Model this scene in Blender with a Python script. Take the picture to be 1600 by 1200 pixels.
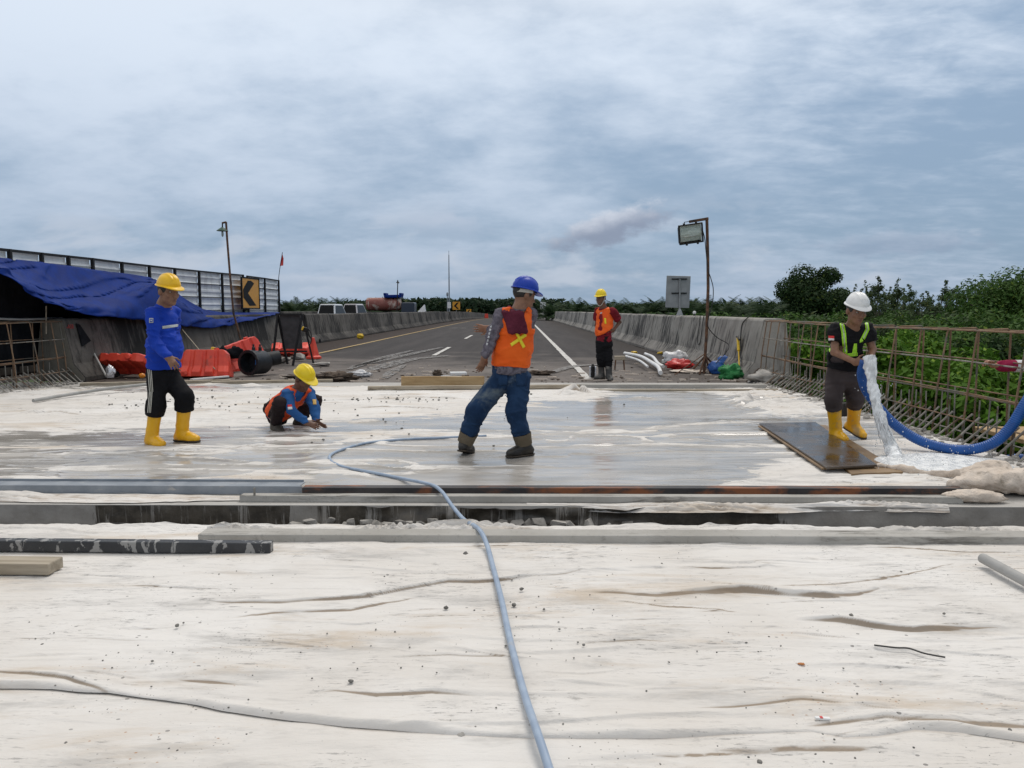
import bpy, bmesh, math, random
import numpy as np
from mathutils import Vector, Matrix, noise as mnoise
from mathutils.bvhtree import BVHTree

for _o in list(bpy.data.objects):
    bpy.data.objects.remove(_o)
SC = bpy.context.scene
COL = SC.collection
RND = random.Random(7)
NR = np.random.RandomState(11)
rad = math.radians

# ------------------------------------------------------------------ camera
CAM_H = 1.35
FPX = 1180.0                      # focal length in pixels of a 1600 px wide picture
PITCH, YAW = rad(5.61), rad(0.58)
cd = bpy.data.cameras.new('camera')
cam = bpy.data.objects.new('camera', cd)
COL.objects.link(cam)
cd.sensor_width = 36.0
cd.lens = 36.0 * FPX / 1600.0
cd.clip_start, cd.clip_end = 0.05, 6000.0
cam.location = (0, 0, CAM_H)
cam.rotation_euler = (math.pi / 2 - PITCH, 0, YAW)
SC.camera = cam
CR = np.array(cam.rotation_euler.to_matrix())

# ------------------------------------------------------------------ light and exposure
SUN_EL, SUN_AZ = rad(62), rad(25)          # azimuth from +Y (ahead) towards +X
sd = bpy.data.lights.new('sun', 'SUN')
sd.energy = 1.35
sd.angle = rad(26)
sd.color = (1.0, 0.955, 0.90)
sun = bpy.data.objects.new('sun', sd)
COL.objects.link(sun)
_sv = Vector((math.cos(SUN_EL) * math.sin(SUN_AZ), math.cos(SUN_EL) * math.cos(SUN_AZ), math.sin(SUN_EL)))
sun.rotation_euler = (-_sv).to_track_quat('-Z', 'Y').to_euler()
SC.view_settings.view_transform = 'Standard'
SC.view_settings.look = 'None'
SC.view_settings.exposure = 0.10
SC.view_settings.gamma = 1.0
SC.view_settings.use_curve_mapping = False
SC.cycles.max_bounces = 8
SC.cycles.transparent_max_bounces = 12
SC.cycles.use_denoising = True

W = bpy.data.worlds.new('World')
SC.world = W
W.use_nodes = True


class NT:
    """small node-tree writer"""
    def __init__(s, tree):
        s.t = tree
        tree.nodes.clear()

    def n(s, typ, _props=None, **ins):
        nd = s.t.nodes.new(typ)
        for k, v in (_props or {}).items():
            setattr(nd, k, v)
        for k, v in ins.items():
            key = int(k[1:]) if k[0] == 'i' and k[1:].isdigit() else k.replace('_', ' ')
            s.set(nd.inputs[key], v)
        return nd

    def set(s, sock, v):
        if isinstance(v, bpy.types.NodeSocket):
            s.t.links.new(v, sock)
        else:
            if isinstance(v, (tuple, list)) and sock.type == 'RGBA' and len(v) == 3:
                v = (*v, 1)
            sock.default_value = v

    def m(s, op, a, b=None, c=None, clamp=False):
        nd = s.t.nodes.new('ShaderNodeMath')
        nd.operation = op
        nd.use_clamp = clamp
        for i, v in enumerate((a, b, c)):
            if v is not None:
                s.set(nd.inputs[i], v)
        return nd.outputs[0]

    def mix(s, f, a, b, mode='MIX'):
        nd = s.t.nodes.new('ShaderNodeMix')
        nd.data_type = 'RGBA'
        nd.blend_type = mode
        s.set(nd.inputs[0], f)
        s.set(nd.inputs[6], a)
        s.set(nd.inputs[7], b)
        return nd.outputs[2]

    def ss(s, v, lo, hi):
        nd = s.t.nodes.new('ShaderNodeMapRange')
        nd.interpolation_type = 'SMOOTHSTEP'
        s.set(nd.inputs[0], v)
        nd.inputs[1].default_value, nd.inputs[2].default_value = lo, hi
        return nd.outputs[0]

    def noise(s, vec, scale, detail=5, rough=.55, dist=0.0):
        nd = s.n('ShaderNodeTexNoise', None, Scale=scale, Detail=detail, Roughness=rough, Distortion=dist)
        if vec is not None:
            s.set(nd.inputs['Vector'], vec)
        return nd.outputs[0]

    def xyz(s, x, y, z=0.0):
        nd = s.t.nodes.new('ShaderNodeCombineXYZ')
        for i, v in enumerate((x, y, z)):
            s.set(nd.inputs[i], v)
        return nd.outputs[0]


def build_world():
    T = NT(W.node_tree)
    tc = T.n('ShaderNodeTexCoord').outputs['Generated']
    sp = T.n('ShaderNodeSeparateXYZ', None, Vector=tc).outputs
    x, y, z = sp[0], sp[1], sp[2]
    zc = T.m('MAXIMUM', z, 0.0)
    den = T.m('ADD', zc, 0.26)
    u, v = T.m('DIVIDE', x, den), T.m('DIVIDE', y, den)
    # big soft cloud deck
    uv = T.xyz(T.m('MULTIPLY', u, 1.1), T.m('MULTIPLY', v, 1.1), 3.7)
    warp = T.noise(uv, .9, 3, .5)
    uv2 = T.xyz(T.m('ADD', T.m('MULTIPLY', u, 1.1), T.m('MULTIPLY', warp, .7)), T.m('ADD', T.m('MULTIPLY', v, 1.3), T.m('MULTIPLY', warp, .7)), 1.3)
    n1 = T.noise(uv2, .85, 9, .55)
    n2 = T.noise(T.xyz(T.m('MULTIPLY', u, 2.2), T.m('MULTIPLY', v, 2.6), 8.0), 2.6, 8, .6, .1)
    dens = T.m('ADD', T.m('MULTIPLY', n1, .78), T.m('MULTIPLY', n2, .22))
    # brighter thin veil ahead to the left, darker towards the right
    az = T.m('ARCTAN2', x, y)
    side = T.ss(az, -.75, .75)
    dens = T.m('SUBTRACT', dens, T.m('MULTIPLY', T.m('SUBTRACT', side, .5), .13))
    dens = T.m('ADD', dens, T.m('MULTIPLY', T.ss(z, .08, .42), .10))
    rip = T.noise(T.xyz(T.m('ADD', T.m('MULTIPLY', u, 5.0), T.m('MULTIPLY', v, 2.2)), T.m('MULTIPLY', v, 8.5), 2.0), 1.5, 6, .6, .3)
    dens = T.m('ADD', dens, T.m('MULTIPLY', T.m('MULTIPLY', T.m('SUBTRACT', rip, .5), .32), T.m('ADD', .25, T.m('MULTIPLY', T.ss(az, .12, .5), .75))))
    f = T.ss(dens, .36, .68)
    lo = T.mix(T.ss(z, .0, .36), (.235, .340, .470), (.285, .395, .545))
    hi = T.mix(T.ss(z, .0, .36), (.410, .500, .640), (.720, .800, .905))
    col = T.mix(f, lo, hi)
    # low cumulus puffs near the horizon
    e = T.m('DIVIDE', z, T.m('MAXIMUM', y, .15))
    a = T.m('DIVIDE', x, T.m('MAXIMUM', y, .15))
    pn = T.noise(T.xyz(T.m('MULTIPLY', a, 7.0), T.m('MULTIPLY', e, 21.0), .4), 1.0, 6, .55, .3)
    band = T.m('MULTIPLY', T.ss(e, .008, .04), T.m('SUBTRACT', 1.0, T.ss(e, .085, .17)))
    puff = T.m('MULTIPLY', T.ss(pn, .50, .68), band)
    col = T.mix(T.m('MULTIPLY', puff, .75), col, (.50, .56, .665))
    # one named cloud right of the middle and its pale neighbours
    dn = T.m('MULTIPLY', T.m('SUBTRACT', T.noise(T.xyz(T.m('MULTIPLY', a, 24), T.m('MULTIPLY', e, 40), 5.0), 1.0, 6, .6), .5), 1.7)
    for ca, ce, ra, re, slope, amp, top, low in (
            (.118, .108, .096, .029, .26, .95, (.60, .64, .73), (.225, .270, .375)),
            (-.10, .106, .080, .022, -.05, .7, (.45, .52, .64), (.33, .42, .55)),
            (.50, .086, .13, .020, .04, .40, (.45, .50, .62), (.25, .31, .44)),
            (-.29, .036, .06, .013, 0.0, .8, (.47, .54, .66), (.36, .45, .58)),
            (-.12, .030, .07, .012, 0.0, .7, (.46, .53, .65), (.36, .45, .58))):
        da = T.m('SUBTRACT', a, ca)
        de = T.m('SUBTRACT', T.m('SUBTRACT', e, ce), T.m('MULTIPLY', da, slope))
        r = T.m('SQRT', T.m('ADD', T.m('POWER', T.m('DIVIDE', da, ra), 2.0), T.m('POWER', T.m('DIVIDE', de, re), 2.0)))
        mk = T.ss(T.m('ADD', T.m('SUBTRACT', 1.0, r), dn), .0, .60)
        mk = T.m('MULTIPLY', T.m('MULTIPLY', mk, T.ss(y, .2, .4)), amp)
        lit = T.ss(T.m('ADD', T.m('DIVIDE', de, re), T.m('MULTIPLY', dn, .6)), -.35, .85)
        col = T.mix(mk, col, T.mix(lit, low, top))
    # overcast deck keeps brightening to the zenith
    up = T.m('ADD', 1.0, T.m('MULTIPLY', T.ss(z, .34, 1.0), ZENITH))
    # thick cloud overhead is neutral white-grey, the low sky bluer
    col = T.mix(T.m('MULTIPLY', T.ss(z, .30, .62), .92), col, T.mix(f, (.50, .49, .475), (.72, .70, .67)))
    colv = T.n('ShaderNodeVectorMath', {'operation': 'SCALE'}, i0=col)
    T.set(colv.inputs['Scale'], T.m('MULTIPLY', up, 10.0 * SKYGAIN))
    sky = T.n('ShaderNodeTexSky', {'sky_type': 'NISHITA', 'sun_disc': False, 'sun_elevation': SUN_EL, 'sun_rotation': SUN_AZ, 'air_density': 1.0, 'dust_density': 2.0})
    full = T.mix(.92, sky.outputs[0], colv.outputs[0])
    bg = T.n('ShaderNodeBackground', None, Color=full, Strength=0.1)
    out = T.n('ShaderNodeOutputWorld')
    T.t.links.new(bg.outputs[0], out.inputs['Surface'])


ZENITH, SKYGAIN = 0.25, 1.0
build_world()


# ------------------------------------------------------------------ pixel rays -> places in the world
def ray(px, py):
    d = CR @ np.array(((px - 800) / FPX, -(py - 600) / FPX, -1.0))
    return d


def at(px, py, Y):
    d = ray(px, py)
    t = Y / d[1]
    return Vector((d[0] * t, Y, CAM_H + d[2] * t))


def atx(px, py, X):
    d = ray(px, py)
    t = X / d[0]
    return Vector((X, d[1] * t, CAM_H + d[2] * t))


def gp(px, py, z=0.0):
    d = ray(px, py)
    t = (z - CAM_H) / d[2]
    return Vector((d[0] * t, d[1] * t, z))


# ------------------------------------------------------------------ objects
def tag(o, label=None, cat=None, group=None, kind=None):
    if label: o['label'] = label
    if cat: o['category'] = cat
    if group: o['group'] = group
    if kind: o['kind'] = kind
    return o


def thing(name, label, cat, loc=(0, 0, 0), rot=(0, 0, 0), group=None):
    o = bpy.data.objects.new(name, None)
    o.empty_display_size = .1
    o.location = loc
    o.rotation_euler = rot
    COL.objects.link(o)
    return tag(o, label, cat, group)


def link(name, me, parent=None, world=False):
    o = bpy.data.objects.new(name, me)
    COL.objects.link(o)
    if parent is not None:
        o.parent = parent
        if world and parent.parent is None:      # vertices are world coordinates
            o.matrix_parent_inverse = Matrix.LocRotScale(parent.location, parent.rotation_euler, parent.scale).inverted()
    return o


class MB:
    """collects faces of one mesh"""
    def __init__(s):
        s.v, s.f = [], []

    def add(s, vs, fs):
        b = len(s.v)
        s.v.extend([tuple(q) for q in vs])
        s.f.extend([tuple(b + i for i in f) for f in fs])
        return s

    def box(s, c, d, rz=0.0, M=None):
        hx, hy, hz = d[0] / 2, d[1] / 2, d[2] / 2
        R = M if M is not None else Matrix.Rotation(rz, 3, 'Z')
        c = Vector(c)
        vs = [c + R @ Vector((sx * hx, sy * hy, sz * hz)) for sx in (-1, 1) for sy in (-1, 1) for sz in (-1, 1)]
        return s.add(vs, [(0, 1, 3, 2), (4, 6, 7, 5), (0, 4, 5, 1), (2, 3, 7, 6), (0, 2, 6, 4), (1, 5, 7, 3)])

    def beam(s, a, b, w, h, up=(0, 0, 1)):
        a, b = Vector(a), Vector(b)
        d = (b - a).normalized()
        side = d.cross(Vector(up))
        side = side.normalized() if side.length > 1e-4 else Vector((1, 0, 0))
        u = side.cross(d)
        vs = [p + side * (sx * w / 2) + u * (sz * h / 2) for p in (a, b) for sx, sz in ((-1, -1), (1, -1), (1, 1), (-1, 1))]
        return s.add(vs, [(3, 2, 1, 0), (4, 5, 6, 7), (0, 1, 5, 4), (1, 2, 6, 5), (2, 3, 7, 6), (3, 0, 4, 7)])

    def tube(s, pts, r, n=8, caps=True):
        pts = [Vector(p) for p in pts]
        rs = r if isinstance(r, (list, tuple)) else [r] * len(pts)
        t0 = (pts[1] - pts[0]).normalized()
        ref = Vector((0, 0, 1)) if abs(t0.z) < .9 else Vector((1, 0, 0))
        nrm = (ref - t0 * ref.dot(t0)).normalized()
        vs = []
        for i, p in enumerate(pts):
            t = (pts[min(i + 1, len(pts) - 1)] - pts[max(i - 1, 0)]).normalized()
            nrm = (nrm - t * nrm.dot(t))
            nrm = nrm.normalized() if nrm.length > 1e-6 else Vector((1, 0, 0))
            bn = t.cross(nrm)
            for k in range(n):
                an = 2 * math.pi * k / n
                vs.append(p + (nrm * math.cos(an) + bn * math.sin(an)) * rs[i])
        fs = []
        for i in range(len(pts) - 1):
            for k in range(n):
                k2 = (k + 1) % n
                fs.append((i * n + k, i * n + k2, (i + 1) * n + k2, (i + 1) * n + k))
        if caps:
            fs.append(tuple(range(n - 1, -1, -1)))
            fs.append(tuple((len(pts) - 1) * n + k for k in range(n)))
        return s.add(vs, fs)

    def lathe(s, prof, c=(0, 0, 0), n=20, M=None, caps=True):
        """prof: (radius, height) rows, open ends closed by caps when the radius is > 0"""
        R = M if M is not None else Matrix.Identity(3)
        c = Vector(c)
        vs, fs = [], []
        for r, h in prof:
            for k in range(n):
                an = 2 * math.pi * k / n
                vs.append(c + R @ Vector((r * math.cos(an), r * math.sin(an), h)))
        for i in range(len(prof) - 1):
            for k in range(n):
                k2 = (k + 1) % n
                fs.append((i * n + k, i * n + k2, (i + 1) * n + k2, (i + 1) * n + k))
        if caps:
            fs.append(tuple(range(n - 1, -1, -1)))
            fs.append(tuple((len(prof) - 1) * n + k for k in range(n)))
        return s.add(vs, fs)

    def prism(s, poly, a, b, M):
        """poly in a local xy plane, extruded from z=a to z=b, placed by the 4x4 matrix M"""
        n = len(poly)
        vs = [M @ Vector((x, y, a)) for x, y in poly] + [M @ Vector((x, y, b)) for x, y in poly]
        fs = [tuple(range(n - 1, -1, -1)), tuple(range(n, 2 * n))]
        fs += [(i, (i + 1) % n, n + (i + 1) % n, n + i) for i in range(n)]
        return s.add(vs, fs)

    def ell(s, c, r, M=None, nu=12, nv=8):
        R = M if M is not None else Matrix.Identity(3)
        c = Vector(c)
        vs = [c + R @ Vector((0, 0, r[2]))]
        for i in range(1, nv):
            ph = math.pi * i / nv
            for k in range(nu):
                an = 2 * math.pi * k / nu
                vs.append(c + R @ Vector((r[0] * math.sin(ph) * math.cos(an), r[1] * math.sin(ph) * math.sin(an), r[2] * math.cos(ph))))
        vs.append(c + R @ Vector((0, 0, -r[2])))
        fs = [(0, 1 + k, 1 + (k + 1) % nu) for k in range(nu)]
        for i in range(nv - 2):
            for k in range(nu):
                k2 = (k + 1) % nu
                fs.append((1 + i * nu + k, 1 + (i + 1) * nu + k, 1 + (i + 1) * nu + k2, 1 + i * nu + k2))
        L = len(vs) - 1
        fs += [(L, 1 + (nv - 2) * nu + (k + 1) % nu, 1 + (nv - 2) * nu + k) for k in range(nu)]
        return s.add(vs, fs)

    def mesh(s, name):
        me = bpy.data.meshes.new(name)
        me.from_pydata(s.v, [], s.f)
        return me


def obj(name, mb, mat, parent=None, world=True, smooth=False, bev=0, label=None, cat=None, group=None, kind=None):
    me = mb.mesh(name) if isinstance(mb, MB) else mb
    if not me.materials:
        me.materials.append(mat)
    if smooth:
        me.polygons.foreach_set('use_smooth', [True] * len(me.polygons))
    o = link(name, me, parent, world and parent is not None)
    if bev:
        b = o.modifiers.new('bevel', 'BEVEL')
        b.width, b.segments, b.limit_method, b.angle_limit = bev, 2, 'ANGLE', rad(40)
    if smooth == 2:
        me.set_sharp_from_angle(angle=rad(40))
    return tag(o, label, cat, group, kind)


def npmesh(name, V, F, smooth=True):
    """mesh from numpy arrays: V (n,3), F (m,4) or (m,3)"""
    me = bpy.data.meshes.new(name)
    V = np.ascontiguousarray(V, np.float32)
    F = np.ascontiguousarray(F, np.int32)
    k = F.shape[1]
    me.vertices.add(len(V))
    me.vertices.foreach_set('co', V.ravel())
    me.loops.add(F.size)
    me.loops.foreach_set('vertex_index', F.ravel())
    me.polygons.add(len(F))
    me.polygons.foreach_set('loop_start', np.arange(0, F.size, k, dtype=np.int32))
    me.polygons.foreach_set('loop_total', np.full(len(F), k, np.int32))
    if smooth:
        me.polygons.foreach_set('use_smooth', np.ones(len(F), bool))
    me.update(calc_edges=True)
    return me


def grid_faces(nu, nv):
    i = np.arange(nu - 1)[:, None]
    j = np.arange(nv - 1)[None, :]
    a = i * nv + j
    return np.stack([a, a + nv, a + nv + 1, a + 1], -1).reshape(-1, 4)


def fattr(me, name, vals):
    at_ = me.attributes.new(name, 'FLOAT', 'POINT')
    at_.data.foreach_set('value', np.ascontiguousarray(vals, np.float32).ravel())


# vectorised value noise ---------------------------------------------------
_LAT = np.random.RandomState(5).rand(64, 64, 64).astype(np.float32) * 2 - 1


def vnoise(P):
    P = np.asarray(P, np.float32)
    i = np.floor(P).astype(np.int32)
    f = P - i
    f = f * f * (3 - 2 * f)
    out = 0
    for dx in (0, 1):
        for dy in (0, 1):
            for dz in (0, 1):
                w = (f[..., 0] if dx else 1 - f[..., 0]) * (f[..., 1] if dy else 1 - f[..., 1]) * (f[..., 2] if dz else 1 - f[..., 2])
                out = out + w * _LAT[(i[..., 0] + dx) & 63, (i[..., 1] + dy) & 63, (i[..., 2] + dz) & 63]
    return out


def fbm(P, oct_=4, gain=.5):
    P = np.asarray(P, np.float32)
    s, a = 0, 1.0
    for k in range(oct_):
        s = s + a * vnoise(P * (2 ** k) + 13.7 * k)
        a *= gain
    return s


def sstep(x, a, b):
    t = np.clip((x - a) / (b - a), 0, 1)
    return t * t * (3 - 2 * t)


def spline(pts, per=8):
    """Catmull-Rom through points"""
    P = [Vector(p) for p in pts]
    P = [P[0] * 2 - P[1]] + P + [P[-1] * 2 - P[-2]]
    out = []
    for i in range(1, len(P) - 2):
        a, b, c, d = P[i - 1], P[i], P[i + 1], P[i + 2]
        for k in range(per):
            t = k / per
            out.append(.5 * ((2 * b) + (c - a) * t + (2 * a - 5 * b + 4 * c - d) * t * t + (3 * b - a - 3 * c + d) * t ** 3))
    out.append(P[-2])
    return out


# ------------------------------------------------------------------ materials
def pm(name, c, c2=None, s=6.0, rough=.7, r2=None, bump=.15, bs=40.0, bd=.01, metal=0.0, spec=.5, stretch=(1, 1, 1), lo=.35, hi=.65, detail=6,
       c3=None, s3=3.0, lo3=.55, hi3=.7, st3=(1, 1, 1), coat=0.0, sheen=0.0, trans=0.0):
    """plain procedural material: noise between two colours, an optional third as stains, and a bump"""
    m = bpy.data.materials.new(name)
    m.use_nodes = True
    T = NT(m.node_tree)
    tc = T.n('ShaderNodeTexCoord').outputs['Object']
    rnd = T.n('ShaderNodeObjectInfo').outputs['Random']
    off = T.n('ShaderNodeVectorMath', {'operation': 'ADD'}, i0=tc, i1=T.xyz(T.m('MULTIPLY', rnd, 9.0), T.m('MULTIPLY', rnd, 5.0), rnd)).outputs[0]
    mp = T.n('ShaderNodeMapping', None, Vector=off, Scale=stretch).outputs[0]
    n1 = T.noise(mp, s, detail, .6)
    f = T.ss(n1, lo, hi)
    col = T.mix(f, c, c2 if c2 else tuple(min(1, q * 1.25) for q in c))
    if c3:
        mp3 = T.n('ShaderNodeMapping', None, Vector=off, Scale=st3).outputs[0]
        col = T.mix(T.ss(T.noise(mp3, s3, 7, .62, .4), lo3, hi3), col, c3)
    b = T.n('ShaderNodeBsdfPrincipled', None, Base_Color=col, Metallic=metal)
    b.inputs['Specular IOR Level'].default_value = spec
    if r2 is not None:
        T.set(b.inputs['Roughness'], T.m('ADD', rough, T.m('MULTIPLY', f, r2 - rough)))
    else:
        b.inputs['Roughness'].default_value = rough
    b.inputs['Coat Weight'].default_value = coat
    b.inputs['Sheen Weight'].default_value = sheen
    b.inputs['Transmission Weight'].default_value = trans
    if bump:
        nb = T.noise(mp, bs, 5, .6)
        bp = T.n('ShaderNodeBump', None, Strength=bump, Distance=bd, Height=nb)
        T.t.links.new(bp.outputs[0], b.inputs['Normal'])
    out = T.n('ShaderNodeOutputMaterial')
    T.t.links.new(b.outputs[0], out.inputs[0])
    return m


# ------------------------------------------------------------------ signed distance bodies (smooth unions, meshed by surface nets)
class SDF:
    def __init__(s, lo, hi, h):
        s.h = h
        s.lo = np.array(lo, np.float64)
        s.n = np.ceil((np.array(hi) - s.lo) / h).astype(int) + 2
        s.ax = [(s.lo[k] + h * np.arange(s.n[k])).astype(np.float32) for k in range(3)]
        s.d = np.full(s.n, 9.0, np.float32)

    def blk(s, lo, hi):
        sl = []
        for k in range(3):
            a = int(max(0, math.floor((lo[k] - s.lo[k]) / s.h)))
            b = int(min(s.n[k], math.ceil((hi[k] - s.lo[k]) / s.h) + 1))
            if b <= a:
                return None
            sl.append(slice(a, b))
        return tuple(sl), s.ax[0][sl[0]][:, None, None], s.ax[1][sl[1]][None, :, None], s.ax[2][sl[2]][None, None, :]

    def _put(s, sl, v, k, sub):
        cur = s.d[sl]
        if sub:
            s.d[sl] = np.maximum(cur, -v)
            return
        if k > 0:
            hh = np.maximum(k - np.abs(cur - v), 0) / k
            s.d[sl] = np.minimum(cur, v) - hh * hh * k * .25
        else:
            s.d[sl] = np.minimum(cur, v)

    def cone(s, a, b, ra, rb, k=.03, ax=None, sc=1.0, sub=False):
        a, b = np.array(a, np.float32), np.array(b, np.float32)
        pad = max(ra, rb) * max(1, sc) + k + 3 * s.h
        q = s.blk(np.minimum(a, b) - pad, np.maximum(a, b) + pad)
        if q is None:
            return s
        sl, X, Y, Z = q
        dx, dy, dz = X - a[0], Y - a[1], Z - a[2]
        ab = b - a
        if ax is not None:
            w = np.array(ax, np.float32)
            w = w / np.linalg.norm(w)
            g = 1 - 1 / sc
            cc = (dx * w[0] + dy * w[1] + dz * w[2]) * g
            dx, dy, dz = dx - cc * w[0], dy - cc * w[1], dz - cc * w[2]
            ab = ab - w * float(ab @ w) * g
        L = max(float(ab @ ab), 1e-9)
        t = np.clip((dx * ab[0] + dy * ab[1] + dz * ab[2]) / L, 0, 1)
        v = np.sqrt((dx - t * ab[0]) ** 2 + (dy - t * ab[1]) ** 2 + (dz - t * ab[2]) ** 2) - (ra + (rb - ra) * t)
        s._put(sl, v, k, sub)
        return s

    def ell(s, c, r, R=None, k=.03, sub=False):
        c = np.array(c, np.float32)
        R = np.eye(3, dtype=np.float32) if R is None else np.array(R, np.float32)
        pad = max(r) + k + 3 * s.h
        q = s.blk(c - pad, c + pad)
        if q is None:
            return s
        sl, X, Y, Z = q
        dx, dy, dz = X - c[0], Y - c[1], Z - c[2]
        k0 = k1 = 0
        for i in range(3):
            t = (dx * R[i][0] + dy * R[i][1] + dz * R[i][2]) / r[i]
            k0 = k0 + t * t
            k1 = k1 + (t / r[i]) ** 2
        k0 = np.sqrt(k0)
        v = k0 * (k0 - 1) / np.maximum(np.sqrt(k1), 1e-6)
        s._put(sl, v.astype(np.float32), k, sub)
        return s

    def cut(s, p, n, rad_=None, c=None):
        """removes what lies on the side of the plane that n points to (optionally only within rad_ of c)"""
        n = np.array(n, np.float32)
        n = n / np.linalg.norm(n)
        X, Y, Z = s.ax[0][:, None, None], s.ax[1][None, :, None], s.ax[2][None, None, :]
        if rad_ is not None:
            q = s.blk(np.array(c) - rad_, np.array(c) + rad_)
            if q is None:
                return s
            sl, X, Y, Z = q
        else:
            sl = (slice(None),) * 3
        v = (X - p[0]) * n[0] + (Y - p[1]) * n[1] + (Z - p[2]) * n[2]
        s.d[sl] = np.maximum(s.d[sl], v)
        return s

    def mesh(s, name, iso=0.0, relax=1):
        d = s.d - iso
        for k in range(3):                      # closed at the border
            ix = [slice(None)] * 3
            for e in (0, -1):
                ix[k] = e
                d[tuple(ix)] = np.maximum(d[tuple(ix)], s.h * .5)
        neg = d < 0
        c = [neg[i:s.n[0] - 1 + i, j:s.n[1] - 1 + j, k:s.n[2] - 1 + k] for i in (0, 1) for j in (0, 1) for k in (0, 1)]
        cnt = sum(q.astype(np.int8) for q in c)
        act = np.argwhere((cnt > 0) & (cnt < 8))
        idx = np.full(s.n - 1, -1, np.int32)
        idx[act[:, 0], act[:, 1], act[:, 2]] = np.arange(len(act))
        cor = [(i, j, k) for i in (0, 1) for j in (0, 1) for k in (0, 1)]
        val = np.stack([d[act[:, 0] + i, act[:, 1] + j, act[:, 2] + k] for i, j, k in cor], 1)
        P = np.zeros((len(act), 3), np.float64)
        W_ = np.zeros(len(act))
        for p in range(8):
            for q in range(p + 1, 8):
                df = [abs(cor[p][m] - cor[q][m]) for m in range(3)]
                if sum(df) != 1:
                    continue
                a, b = val[:, p], val[:, q]
                hit = (a < 0) != (b < 0)
                t = np.where(hit, a / np.where(hit, a - b, 1), 0)
                pt = np.array(cor[p])[None] + t[:, None] * (np.array(cor[q]) - np.array(cor[p]))[None]
                P += np.where(hit[:, None], pt, 0)
                W_ += hit
        V = s.lo + s.h * (act + P / W_[:, None])
        F = []
        for ax in range(3):
            o1, o2 = (ax + 1) % 3, (ax + 2) % 3
            n0 = [slice(1, s.n[m] - 1) for m in range(3)]
            n0[ax] = slice(0, s.n[ax] - 1)
            n1 = list(n0)
            n1[ax] = slice(1, s.n[ax])
            A, B = neg[tuple(n0)], neg[tuple(n1)]
            e = np.argwhere(A != B)
            if not len(e):
                continue
            sgn = A[e[:, 0], e[:, 1], e[:, 2]]
            e = e + np.array([0 if m == ax else 1 for m in range(3)])
            u, w = np.zeros(3, int), np.zeros(3, int)
            u[o1], w[o2] = 1, 1
            q = [idx[tuple((e - u * i - w * j).T)] for i, j in ((1, 1), (0, 1), (0, 0), (1, 0))]
            q = np.stack(q, 1)
            q[~sgn] = q[~sgn][:, ::-1]
            F.append(q)
        F = np.concatenate(F)
        for _ in range(relax):
            acc, n_ = np.zeros_like(V), np.zeros(len(V))
            for i in range(4):
                a, b = F[:, i], F[:, (i + 1) % 4]
                np.add.at(acc, a, V[b]); np.add.at(acc, b, V[a])
                np.add.at(n_, a, 1); np.add.at(n_, b, 1)
            V = V * .5 + .5 * acc / np.maximum(n_, 1)[:, None]
        return V, F


def vnormals(V, F):
    n = np.cross(V[F[:, 2]] - V[F[:, 0]], V[F[:, 3]] - V[F[:, 1]])
    N = np.zeros_like(V)
    for i in range(F.shape[1]):
        np.add.at(N, F[:, i], n)
    return N / np.maximum(np.linalg.norm(N, axis=1, keepdims=True), 1e-9)

# =================================================================== THE SETTING
def elev(Y):
    Y = np.asarray(Y, float)
    return -np.maximum(Y - 60, 0) ** 2 / 22600.0


def project(P):
    q = (np.asarray(P) - np.array([0, 0, CAM_H])) @ CR
    return 800 + FPX * q[:, 0] / -q[:, 2], 600 - FPX * q[:, 1] / -q[:, 2]


GROUND_Z = -3.4
m_ground = pm('undergrowth_soil', (.030, .050, .014), (.055, .085, .022), s=.4, rough=.95, bump=.6, bs=3, bd=.2)
g = MB()
NG = 48
ring = [0, 12, 30, 70, 160, 400, 1000, 2600]
gv = [(0, 60, GROUND_Z)]
for r in ring[1:]:
    for k in range(NG):
        a = 2 * math.pi * k / NG
        gv.append((r * math.cos(a), 60 + r * math.sin(a), GROUND_Z + (0 if r > 900 else .35 * math.sin(k * 2.3 + r))))
gf = [(0, 1 + k, 1 + (k + 1) % NG) for k in range(NG)]
for i in range(len(ring) - 2):
    for k in range(NG):
        k2 = (k + 1) % NG
        gf.append((1 + i * NG + k, 1 + (i + 1) * NG + k, 1 + (i + 1) * NG + k2, 1 + i * NG + k2))
g.add(gv, gf)
obj('ground', g, m_ground, smooth=True, kind='structure')


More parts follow.
